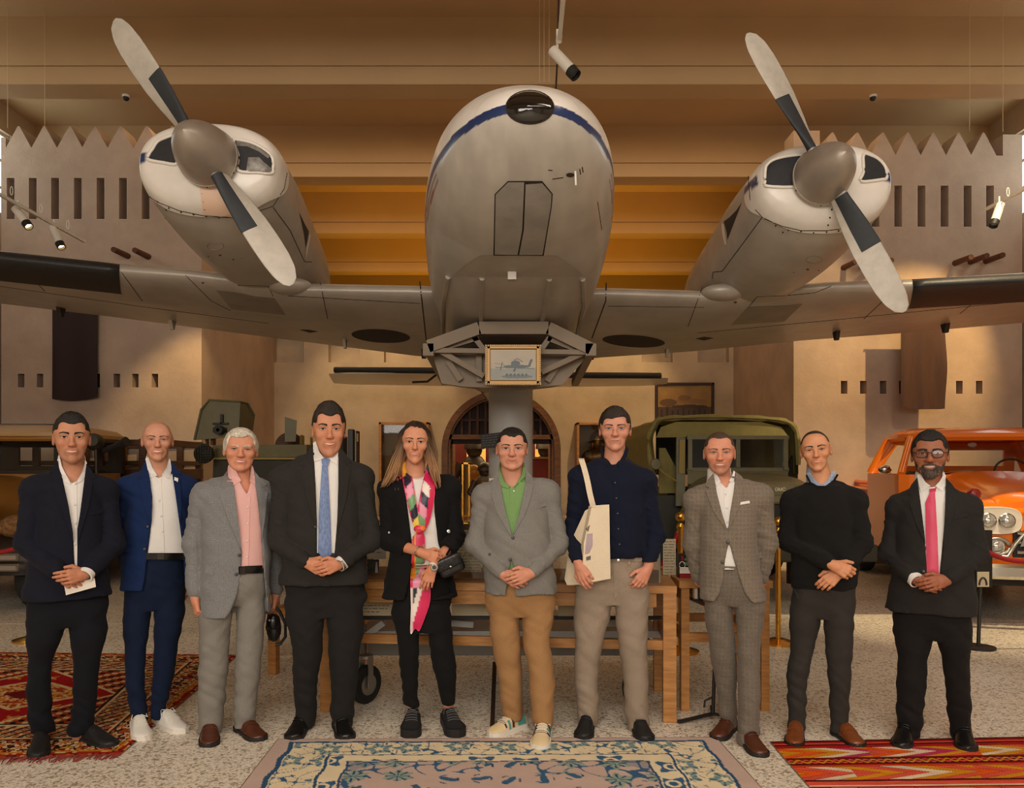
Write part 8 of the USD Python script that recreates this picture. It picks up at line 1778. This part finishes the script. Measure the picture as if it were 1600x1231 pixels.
P10 = person('bearded man with glasses in a charcoal suit and pink tie at the right end', 4.2, (1453, 671, 746, .168), (160, 108, 82),
    [(950, 1381, 1530, .155), (900, 1390, 1524, .16), (860, 1395, 1519, .155), (800, 1398, 1516, .145), (782, 1404, 1510, .125), (766, 1424, 1490, .09)],
    [[(1405, 787), (1390, 865, -.02), (1430, 905, -.18)], [(1513, 787), (1526, 865, -.02), (1480, 906, -.18)]],
    [dict(w=(1428, 905, -.21), k=(1456, 914, -.215), n=(0, 1, -.1), curl=(28, 32, 34, 36), **LR('l')), dict(w=(1483, 905, -.215), k=(1456, 912, -.24), n=(0, 1, -.1), curl=(20, 24, 26, 28), **LR('r'))],
    [(915, 1400, 1515), (950, 1393, 1521), (992, 1393, 1521)],
    [[(992, 1396, 1460), (1030, 1400, 1452), (1070, 1399, 1449), (1110, 1400, 1444), (1145, 1399, 1441)], [(992, 1460, 1520), (1030, 1470, 1518), (1070, 1475, 1518), (1110, 1478, 1519), (1150, 1487, 1524)]],
    [((1417, 1142), (1407, 1171)), ((1502, 1146), (1512, 1176))], dict(jw=1.08, smile=.7, nose=1.25, neck=1.08, cheek=1.1), 'charcoal_suit',
    head=dict(hair=.020, pitch=-3), hair=dict(mat='hair_black', side=.009, top=.019, front=1, line=.180, recess=.01, burn=.088), brow=('hair_black', .1375, .0038), teeth=.005, iris='dark', eye_open=.0036, lip=(150, 88, 76), belly=.025, belly_y=885, depth=.14,
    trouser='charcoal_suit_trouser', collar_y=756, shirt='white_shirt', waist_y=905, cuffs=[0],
    neck_v=[(1437, 725), (1441, 752), (1450, 760), (1457, 761), (1464, 758), (1471, 750), (1474, 725)],
    cut=[(1433, 744), (1440, 800), (1445, 845), (1449, 896), (1468, 896), (1474, 835), (1477, 800), (1478, 745), (1472, 728), (1438, 728)],
    decals=[('lapel', 'o', [(1433, 746), (1424, 757), (1417, 770), (1424, 774), (1419, 780), (1430, 815), (1446, 850), (1444, 830), (1439, 790)], 'charcoal_suit', dict(par='o')), ('lapel', 'o', [(1478, 746), (1487, 756), (1496, 768), (1499, 774), (1493, 788), (1487, 815), (1474, 862), (1475, 830), (1477, 790)], 'charcoal_suit', dict(par='o')),
            ('collar', 'c', [(1433, 742), (1436, 758), (1439, 768), (1454, 759), (1446, 753), (1438, 740)], 'white_shirt', dict(off=.003, thick=.006, smooth=3, step=2.2)), ('collar', 'c', [(1478, 742), (1477, 756), (1473, 768), (1461, 759), (1468, 752), (1475, 740)], 'white_shirt', dict(off=.003, thick=.006, smooth=3, step=2.2)),
            ('tie', 'a', [(1453, 769), (1446, 785), (1447, 840), (1448, 897), (1467, 897), (1465, 840), (1462, 785), (1461, 769)], 'tie_pink', dict(off=.008, thick=.004, smooth=6, bulge=.006)), ('tie_knot', 'a', [(1451, 759), (1453, 771), (1461, 771), (1464, 759), (1457, 757)], 'tie_pink', dict(off=.014, thick=.004, smooth=4, step=2, bulge=.006)),
            ('breast_pocket', 'o', [(1490, 806), (1511, 800), (1512, 806), (1491, 812)], 'charcoal_suit', dict(par='o', off=.001))],
    buttons=[(1446, 856, .009, 'button_dark'), (1443, 893, .009, 'button_dark')],
    shoes=('leather_black', 'sole_dark', .1, 'oxford', .95))
def finish_p10(P):
    pr, H, PX, T = P; set_view(T['view'])
    # short full beard: the jaw grown a few millimetres, cut away at the cheeks and around the mouth
    lo, hi = H.box((-.085, -.125, -.03), (.085, .02, .10))
    f = Field(axis(lo[0], hi[0], .0036), axis(lo[1], hi[1], .004), axis(lo[2], hi[2], .0036))
    H.jaw(f, .0, 1.10, .007); H.ell(f, (0, -.084, .050), (.029, .0185, .025), .012); H.ell(f, (0, -.084, .008), (.024, .018, .018), .014)
    def region(X, Y, Z):
        x, y, z = H.loc(X, Y, Z); ax_ = np.abs(x)
        top = np.interp(ax_, [0, .012, .028, .040, .055, .068, .09], [.0665, .0665, .060, .058, .075, .10, .105])
        mouth = np.hypot(ax_ / .024, (z - .047 - .006 * (ax_ / .025) ** 2) / .0105) - 1
        return np.maximum(np.maximum(z - top, y + .0), -mouth * .01) * H.min
    q = f.sl(lo, hi); X, Y, Z = f.x[:, None, None], f.y[None, :, None], f.z[None, None, :]
    f.f = np.maximum(f.f, region(X, Y, Z).astype(np.float32)); f.rough((110, 110, 70), .0016, 9)
    obj('beard', f.skin(), 'beard_grey', pr, smooth=True)
    # spectacles
    g = path_of('spectacles', pr); UsdGeom.Xform.Define(stage, g); ORIGIN[g] = ORIGIN[pr]
    MPANE('spectacle_lens')
    for m in (-1, 1):
        e = [H.to((m * .033 + .0235 * np.sign(math.cos(t)) * abs(math.cos(t)) ** .8, -.1035 - .002 * math.cos(t * 2) + .006 * max(0, m * math.cos(t)) , .1155 + .0185 * np.sign(math.sin(t)) * abs(math.sin(t)) ** .8)) for t in np.linspace(0, 2 * np.pi, 32, endpoint=False)]
        obj('rim', tube(e, .0024, 8, closed=True), 'glasses_brown', g, smooth=60)
        c = np.mean(e, 0); obj('lens', (np.vstack([e, [c]]), np.array([[i, (i + 1) % 32, 32] for i in range(32)])), 'spectacle_lens', g)
        obj('temple_arm', tube([H.to((m * .057, -.098, .121)), H.to((m * .074, -.085, .122)), H.to((m * .0785, .0, .120)), H.to((m * .079, .02, .105))], .0022, 6), 'glasses_brown', g, smooth=60)
    obj('bridge', tube([H.to((x, -.1055 - .0025 * math.cos(x * 150), .121)) for x in np.linspace(-.011, .011, 7)], .0024, 6), 'glasses_brown', g, smooth=60)
    c = T['BT'].at([(1465, 917)], .003)[0]; obj('ring', tube([c + [.003, .006 - .009 * math.cos(t), .009 * math.sin(t)] for t in np.linspace(0, 2 * np.pi, 14, endpoint=False)], .002, 5, closed=True), 'gold', pr)
finish_p10(P10); set_view(0.)
def watch(P, px, arm, mat='steel'):
    pr, H, PX, T = P; set_view(T['view']); e, w = PX(*arm[0]), PX(*arm[1]); d = (w - e) / np.linalg.norm(w - e)
    obj('watch', lathe([(.031, -.007), (.034, -.007), (.034, .007), (.031, .007)], w + d * .01, d, 24), mat, pr, smooth=40); set_view(0.)
watch(P4, (537, 884), ((580, 845, -.05), (534, 881, -.19)))
set_view(P9[3]['view'])
obj('wristband', (lambda c, d: lathe([(.031, -.006), (.0335, -.006), (.0335, .006), (.031, .006)], c, d, 24))(P9[2](1306, 893, -.178), P9[2](1288, 913, -.2) - P9[2](1346, 848, -.02)), 'knit_black', P9[0], smooth=40)

# ---- things the people hold
pr, H, PX, T = P1; set_view(T['view'])
M('envelope_paper', (222, 214, 202), .7)
e = thing('envelope', 'small white envelope held under the clasped hands of the navy-suited man', 'envelope', PX(124, 928, -.18))
obj('sheet', prism([(p[0], p[2]) for p in (PX(100, 914, -.18), PX(148, 903, -.18), PX(150, 917, -.18), PX(103, 930, -.18))], PX(124, 915, -.178)[1], PX(124, 915, -.172)[1], 'y'), 'envelope_paper', e)
# black camera bag in the older man's left hand
pr, H, PX, T = P3; set_view(T['view'])
cb = thing('camera_bag', 'black camera bag hanging by its strap from the older man\'s hand', 'bag', PX(432, 1004, 0.12))
M('bag_black', (24, 23, 23), .45, bump=.2, bscale=60)
obj('bag_body', ball(PX(428, 982, 0.12), (.042, .05, .075), 3), 'bag_black', cb, smooth=60)
obj('bag_flap', ball(PX(427, 972, 0.09), (.040, .035, .05), 3), 'leather_black', cb, smooth=60)
obj('strap', tube([PX(*p) for p in ((428, 945, 0.10), (437, 955, 0.09), (446, 975, 0.09), (446, 995, 0.11), (438, 1006, 0.12), (430, 1008, 0.12))], .009, 8), 'bag_black', cb, smooth=60)
obj('strap', tube([PX(*p) for p in ((432, 945, 0.15), (420, 960, 0.14), (417, 980, 0.12), (422, 1000, 0.12))], .008, 8), 'bag_black', cb, smooth=60)
obj('clasp', ball(PX(421, 969, 0.06), .007, 2), 'steel', cb)
# the woman's quilted handbag
pr, H, PX, T = P5; set_view(T['view'])
hb = thing('handbag', 'black quilted leather handbag tucked under the woman\'s arm', 'handbag', PX(705, 905, -.12))
M('quilt_black', (20, 19, 19), .35, bump=.3, bscale=30)
def pillow(c, hx, hy, hz, rot=0., p=5, n=40):
    U, V = np.meshgrid(np.linspace(-np.pi, np.pi, n, endpoint=False), np.linspace(-np.pi / 2, np.pi / 2, n // 2), indexing='ij')
    sg = lambda a: np.sign(a) * np.abs(a) ** (2 / p)
    x, z, y = hx * sg(np.cos(V)) * sg(np.cos(U)), hz * sg(np.cos(V)) * sg(np.sin(U)), hy * np.sign(np.sin(V)) * np.abs(np.sin(V)) ** .8
    c_, s_ = math.cos(rot), math.sin(rot); v = np.stack([c[0] + x * c_ - z * s_, c[1] + y, c[2] + x * s_ + z * c_], -1)
    a, b = v.shape[:2]; i, j = np.meshgrid(np.arange(a), np.arange(b - 1), indexing='ij'); i2 = (i + 1) % a
    q = np.stack([i * b + j, i2 * b + j, i2 * b + j + 1, i * b + j + 1], -1).reshape(-1, 4); return v.reshape(-1, 3), np.vstack([q[:, [0, 1, 2]], q[:, [0, 2, 3]]])
bc = PX(704, 883, -.155); rot = .42
obj('bag_body', pillow(bc, .075, .035, .055, rot), 'quilt_black', hb, smooth=60)
fl_ = obj('flap', pillow(bc + np.array([-.012, -.022, .018]), .074, .02, .036, rot), 'quilt_black', hb, smooth=60)
for k in range(-3, 4):
    for s_ in (1, -1):
        a = bc + np.array([k * .022 * math.cos(rot), -.046, .018 + k * .022 * math.sin(rot)]); d = np.array([s_ * .022, 0, .03]); obj('quilt_stitch', tube([a - d, a + [0, -.003, 0], a + d], .0012, 5), 'leather_black', fl_)
obj('clasp', ball(bc + np.array([-.002, -.055, .0]), (.008, .005, .006), 2), 'steel', hb); obj('strap', tube([bc + [-.02, 0, .06], PX(712, 840, -.02), PX(705, 770, -.02), PX(700, 748, .0)], .006, 8), 'leather_black', hb, smooth=60)
# cream tote bag
pr, H, PX, T = P7; set_view(T['view'])
tb = thing('tote_bag', 'cream canvas tote bag hanging from the shoulder of the man in the navy shirt', 'bag', PX(925, 915, -.2))
M('canvas_cream', (222, 206, 178), .85, var=.06, scale=12, bump=.3, bscale=160); M('print_mauve', (170, 152, 158), .8); M('print_grey', (104, 96, 92), .8)
def sheetbag(front, back, mat, par, nm):
    P_ = np.array([PX(*p) for p in front] + [PX(*p) for p in back]); return obj(nm, m3.Manifold.hull_points(P_), mat, par, smooth=30)
sheetbag([(925, 790, -.20), (952, 788, -.20), (953, 850, -.225), (954, 904, -.21), (910, 912, -.215), (912, 850, -.23)], [(920, 790, -.17), (950, 790, -.17), (952, 903, -.165), (906, 915, -.15), (908, 850, -.17)], 'canvas_cream', tb, 'front_panel')
sheetbag([(914, 798, -.165), (926, 790, -.165), (926, 912, -.15), (886, 914, -.08), (882, 905, -.07), (890, 850, -.08)], [(914, 798, -.15), (928, 790, -.15), (928, 910, -.13), (890, 915, -.05), (884, 900, -.05)], 'canvas_cream', tb, 'gusset')
TB = Target(cat_([m3.Manifold.hull_points(np.array([PX(*p) for p in [(925, 790, -.20), (952, 788, -.20), (953, 850, -.225), (954, 904, -.21), (910, 912, -.215), (912, 850, -.23)] + [(920, 790, -.17), (950, 790, -.17), (952, 903, -.165), (906, 915, -.15), (908, 850, -.17)]]))]))
obj('printed_band', decal(TB, [(917, 834), (926, 833), (926, 852), (921, 864), (914, 866)], .0006, .0008, 3), 'print_mauve', tb)
obj('printed_mark', decal(TB, [(914, 826), (922, 820), (919, 831)], .0006, .0008, 2), 'print_grey', tb); obj('printed_mark', decal(TB, [(916, 870), (923, 868), (923, 874), (916, 876)], .0006, .0008, 2), 'print_grey', tb)
sp_ = T['OT'].at([(909, 719), (913, 732), (918, 752), (922, 772)], .016)
strp = [sp_[0] + [0, .12, -.05], sp_[0] + [-.004, .05, .012]] + list(sp_) + [PX(927, 792, -.20)]
p_ = np.array(strp); t_ = np.linspace(0, 1, len(p_)); tt_ = np.linspace(0, 1, 30); c_ = np.stack([PchipInterpolator(t_, p_[:, k])(tt_) for k in range(3)], 1)
obj('strap', loft([[c + [-.016, .002, 0], c + [-.016, -.004, 0], c + [.016, -.004, 0], c + [.016, .002, 0]] for c in c_]), 'canvas_cream', tb, smooth=40)
set_view(0.)
# ================================================================== rugs: woven colour knot by knot on one sheet each
MV('wool', .92, spec=.15, bump=.5, bscale=220, sheen_weight=.0); M('rug_edge', (120, 100, 84), .95)
M('fringe_red', (150, 60, 50), .95)
def rug(name, label, corners, nu, nv, fn, h=.006):
    """corners far-left, far-right, near-right, near-left on the floor; fn(u, v) gives dye colours with u, v in metres from the far-left corner"""
    c = [np.array(p, float) for p in corners]; t = thing(name, label, 'rug', np.mean(c, 0) * [1, 1, 0])
    U, V = np.meshgrid(np.linspace(0, 1, nu), np.linspace(0, 1, nv), indexing='ij'); A = ((1 - U) * (1 - V))[..., None] * c[0] + (U * (1 - V))[..., None] * c[1] + (U * V)[..., None] * c[2] + ((1 - U) * V)[..., None] * c[3]
    A[..., 2] = h - h * .6 * (np.minimum(np.minimum(U, 1 - U), np.minimum(V, 1 - V)) < 1e-6) + .0015 * meshkit.noise(A * 6, 3)
    Lu, Lv = np.linalg.norm(c[1] - c[0]), np.linalg.norm(c[3] - c[0])
    obj('pile', (A.reshape(-1, 3), grid_mesh(nu, nv)[:, ::-1]), 'wool', t, smooth=True, col=fn(U * Lu, V * Lv, Lu, Lv).reshape(-1, 3))
    e = [A[:, 0], A[-1, :], A[::-1, -1], A[0, ::-1]]; obj('edge_binding', tube(np.concatenate([x[:-1] for x in e])[::6] * [1, 1, 0] + [0, 0, h * .5], h * .5, 6, closed=True), 'rug_edge', t, smooth=60)
    return t
def vine(U, V, p, q, ph, w):
    """scrolling stems: distance to a wandering curve family"""
    a = np.sin(U * p + 1.3 * np.sin(V * q + ph)) + np.sin(V * p * .9 + 1.4 * np.sin(U * q * .8 + ph * 2)); return np.abs(a) < w
def flowers(U, V, s, seed, r0=.35):
    """rosettes on a jittered lattice: returns radius and angle in the nearest one"""
    iu, iv = np.floor(U / s), np.floor(V / s); best = np.full(U.shape, 9.); ang = np.zeros(U.shape)
    for du in (-1, 0, 1):
        for dv in (-1, 0, 1):
            a, b = iu + du, iv + dv; h1 = meshkit.noise(np.stack([a * 7.3, b * 3.1, a * 0 + seed], -1)); h2 = meshkit.noise(np.stack([a * 2.9, b * 8.7, a * 0 + seed + 9], -1))
            x, y = U / s - a - .25 - .5 * h1, V / s - b - .25 - .5 * h2; d = np.hypot(x, y); m = d < best; best = np.where(m, d, best); ang = np.where(m, np.arctan2(y, x), ang)
    return best, ang
def chinese(U, V, Lu, Lv):
    mauve, cream, blue, teal, navy = lin((198, 174, 160)), lin((232, 216, 178)), lin((58, 98, 130)), lin((146, 164, 150)), lin((40, 72, 104))
    C = np.broadcast_to(mauve, U.shape + (3,)).copy(); C *= (.92 + .16 * meshkit.fbm(np.stack([U * 5, V * 9, U * 0], -1), 3, 1))[..., None]
    e = np.minimum(np.minimum(U, Lu - U), V * 1.3 + .02)            # distance from the woven edge
    wob = .006 * np.sin(U * 31) + .006 * np.sin(V * 27); d = e + wob
    band = (d > .10) & (d < .45); C[band] = cream; C[band] *= (.92 + .14 * meshkit.noise(np.stack([U, V, U * 0], -1)[band] * 14, 4))[:, None]
    # outer band: scrolling stems with rosettes
    r, a = flowers(U, V, .22, 3); pet = r * (1 + .22 * np.cos(5 * a)); outer = (d > .115) & (d < .315)
    C[outer & (pet < .28)] = teal; C[outer & (pet < .28) & (np.cos(a * 10) > .55)] = blue; C[outer & (pet < .10)] = cream
    C[outer & vine(U, V, 34, 27, .4, .12) & (pet > .32)] = blue; C[outer & vine(U, V, 47, 37, 2., .05) & (pet > .32)] = blue
    inner = (d > .345) & (d < .435); r2, a2 = flowers(U, V, .24, 8); C[inner & (r2 * (1 + .3 * np.cos(4 * a2)) < .26)] = blue; C[inner & (np.abs(r2 - .13) < .035)] = cream
    for k, w in ((.10, .020), (.33, .013), (.45, .013)): C[np.abs(d - k) < w * .55] = navy * .6 + blue * .4
    # field: corner sprays and scattered blossoms
    fld = d > .46; cu = np.minimum(U, Lu - U) - .46; cv = V * 1.3 - .44; spray = fld & (cu * .55 + cv < .42 + .06 * np.sin(U * 19) + .04 * np.sin(V * 31))
    r3, a3 = flowers(U, V, .21, 15); C[spray & vine(U, V, 38, 30, 1., .26)] = blue; C[spray & (r3 * (1 + .25 * np.cos(6 * a3)) < .30)] = teal; C[spray & (r3 < .30) & (np.cos(a3 * 8) > .55)] = navy; C[spray & (cu + cv < .16)] = C[spray & (cu + cv < .16)] * .6 + blue * .4
    r4, a4 = flowers(U, V, .15, 23); mid = fld & ~spray & (meshkit.noise(np.stack([np.floor(U / .45), np.floor(V / .3), U * 0], -1) * 1.3, 5) > .42)
    C[mid & (r4 * (1 + .5 * np.cos(2 * a4 + U * 9)) < .17)] = blue; C[mid & (np.abs(r4 - .32) < .03) & (np.cos(a4 * 3) > .4)] = navy
    return C
def bokhara(U, V, Lu, Lv):
    red, deep, rust, gold, ivory, black = lin((150, 8, 14)), lin((104, 10, 12)), lin((158, 58, 18)), lin((190, 122, 32)), lin((206, 176, 128)), lin((26, 14, 12))
    d = np.minimum(np.minimum(U, Lu - U), np.minimum(V, Lv - V)); C = np.broadcast_to(rust, U.shape + (3,)).copy()
    n = lambda s, k: meshkit.noise(np.stack([np.floor(U / s), np.floor(V / s), U * 0], -1) * 1.7, k)
    t = n(.03, 1); C[t > .30] = rust; C[t > .50] = deep; C[t > .62] = gold; C[t > .72] = ivory; C[t < .2] = black
    r, a = flowers(U, V, .17, 4); pet = r * (1 + .25 * np.cos(6 * a)); bd = (d > .10) & (d < .30)
    C[bd & (pet < .36)] = ivory; C[bd & (pet < .30) & (np.cos(6 * a) > 0)] = red; C[bd & (pet < .13)] = gold; C[bd & (np.abs(pet - .42) < .05)] = black
    b2 = (d > .36) & (d < .58); zig = np.abs(((U + V) / .11) % 1 - .5); C[b2 & (zig < .14)] = black; C[b2 & (np.abs(zig - .3) < .06)] = ivory
    for k, c in ((.035, red), (.075, gold), (.315, black), (.335, ivory), (.60, ivory), (.625, black)): C[np.abs(d - k) < .012] = c
    fld = d > .64; C[fld] = red; cu, cv = np.abs(U - Lu / 2), np.abs(V - Lv / 2); m = cu / (Lu / 2 - .62) + cv / (Lv / 2 - .62)
    C[fld & (m > 1.0)] = rust; st = ((U / .05).astype(int) + (V / .05).astype(int)) % 4; C[fld & (m > 1.0) & (st == 0)] = ivory; C[fld & (m > 1.0) & (st == 2)] = black; C[fld & (np.abs(m - 1.0) < .03)] = ivory
    med = cu / .55 + cv / .38; C[fld & (med < 1)] = rust; C[fld & (med < 1) & (n(.025, 7) > .55)] = gold; C[fld & (med < 1) & (n(.025, 9) > .62)] = ivory; C[fld & (np.abs(med - 1) < .07)] = ivory; C[fld & (med < .35)] = deep
    r5, a5 = flowers(U, V, .26, 31); f5 = fld & (m < .95) & (med > 1.15); C[f5 & (r5 * (1 + .4 * np.cos(4 * a5)) < .17)] = gold; C[f5 & (r5 < .07)] = ivory
    return C * (.85 + .3 * meshkit.noise(np.stack([U * 40, V * 40, U * 0], -1), 2))[..., None]
def kilim(U, V, Lu, Lv):
    red, rose, orange, gold, ivory, dark, pink = (lin(c) for c in ((168, 22, 16), (216, 84, 62), (224, 88, 22), (212, 140, 20), (224, 200, 166), (78, 14, 12), (186, 50, 88)))
    C = np.broadcast_to(red, U.shape + (3,)).copy(); v = V
    for a, b, c in ((0, .025, dark), (.025, .045, red), (.045, .06, rose), (.06, .08, dark), (.08, .105, red)): C[(v >= a) & (v < b)] = c
    # a guard of chevrons, then bands of long interlocking lozenges
    def loz(lo, hi, per, pal, ph):
        m = (v >= lo) & (v < hi); w = (v - lo) / (hi - lo); x = (U / per + ph) % 1; k = np.floor(U / per + ph).astype(int); q = np.abs(w - .5) * 2
        lead = x - .42 * (1 - q)          # arrowheads pointing along the band
        cells = ((lead % 1) * 5).astype(int); arr = np.array(pal); C[m] = arr[(cells[m] + k[m] * 2) % len(pal)]
        edge = m & ((np.abs((lead % .2) - .0) < .012)); C[edge] = dark * .7 + red * .3
        C[m & (q > .93)] = dark
    loz(.105, .25, .62, [orange, gold, ivory, pink, gold, rose], .2)
    g = (v >= .255) & (v < .33); C[g] = dark; wv = .292 + .016 * np.sign(np.sin(U * 75)) * np.abs(np.sin(U * 75)) ** .6; C[g & (np.abs(v - wv) < .009)] = gold; C[g & (np.abs(v - (.584 - wv)) < .008)] = rose
    for a, b, c in ((.33, .345, red), (.345, .355, orange)): C[(v >= a) & (v < b)] = c
    loz(.355, .52, .70, [gold, orange, rose, ivory, gold, rose], .55)
    for a, b, c in ((.52, .535, dark), (.535, .575, rose), (.575, .59, ivory), (.59, .60, red)): C[(v >= a) & (v < b)] = c
    loz(.60, .80, .80, [rose, ivory, gold, orange, rose, gold], .1)
    for a, b, c in ((.80, .815, dark), (.815, .83, red)): C[(v >= a) & (v < b)] = c
    m = v >= .83; x = (U / .42) % 1; k = np.floor(U / .42).astype(int); lz_ = np.abs(x - .5) * 2 + np.abs((v - .83) / .5 - .5) * 1.1; pal = np.array([gold, rose, ivory, orange, rose]); C[m] = pal[((lz_[m] * 5).astype(int) + k[m]) % 5]; C[m & ((x < .04) | (x > .96))] = dark
    C = C * (.84 + .32 * meshkit.noise(np.stack([U * 12, V * 70, U * 0], -1), 2))[..., None]
    return C
fl_, fr_ = ground(434, 1156), ground(1119, 1153); nl, nr = ground(376, 1231), ground(1189, 1231)
ext = lambda a, b, k: a + (b - a) * k
rug('chinese_rug', 'pale mauve and blue bordered rug in the middle of the floor', [fl_, fr_, ext(fr_, nr, 1.6), ext(fl_, nl, 1.6)], 420, 150, chinese)
a, b, c, d = ground(-150, 1018), ground(372, 1024), ground(188, 1180), ground(-330, 1195)
lr = rug('red_rug', 'dark red patterned rug with a fringed end under the two men at left', [a, b, c, d], 330, 260, bokhara)
g = np.random.default_rng(3); fz = []
for u in np.linspace(.0, 1, 120):
    p = c + (d - c) * u; q = p + np.array([g.uniform(-.03, .03), -g.uniform(.05, .09), 0]); m = (p + q) / 2 + np.array([g.uniform(-.015, .015), 0, .004]); fz.append(tube([p + [0, 0, .006], m + [0, 0, .006], q + [0, 0, .004]], [.005, .004, .002], 5))
obj('fringe', cat_(fz), 'fringe_red', lr, kind='stuff')
a, b = ground(1203, 1160), ground(1680, 1151); c, d = ground(1760, 1260), ground(1292, 1262)
rug('kilim', 'red and orange flat-woven kilim with pointed bands under the two men at right', [a, b, c, d], 420, 170, kilim, .006)
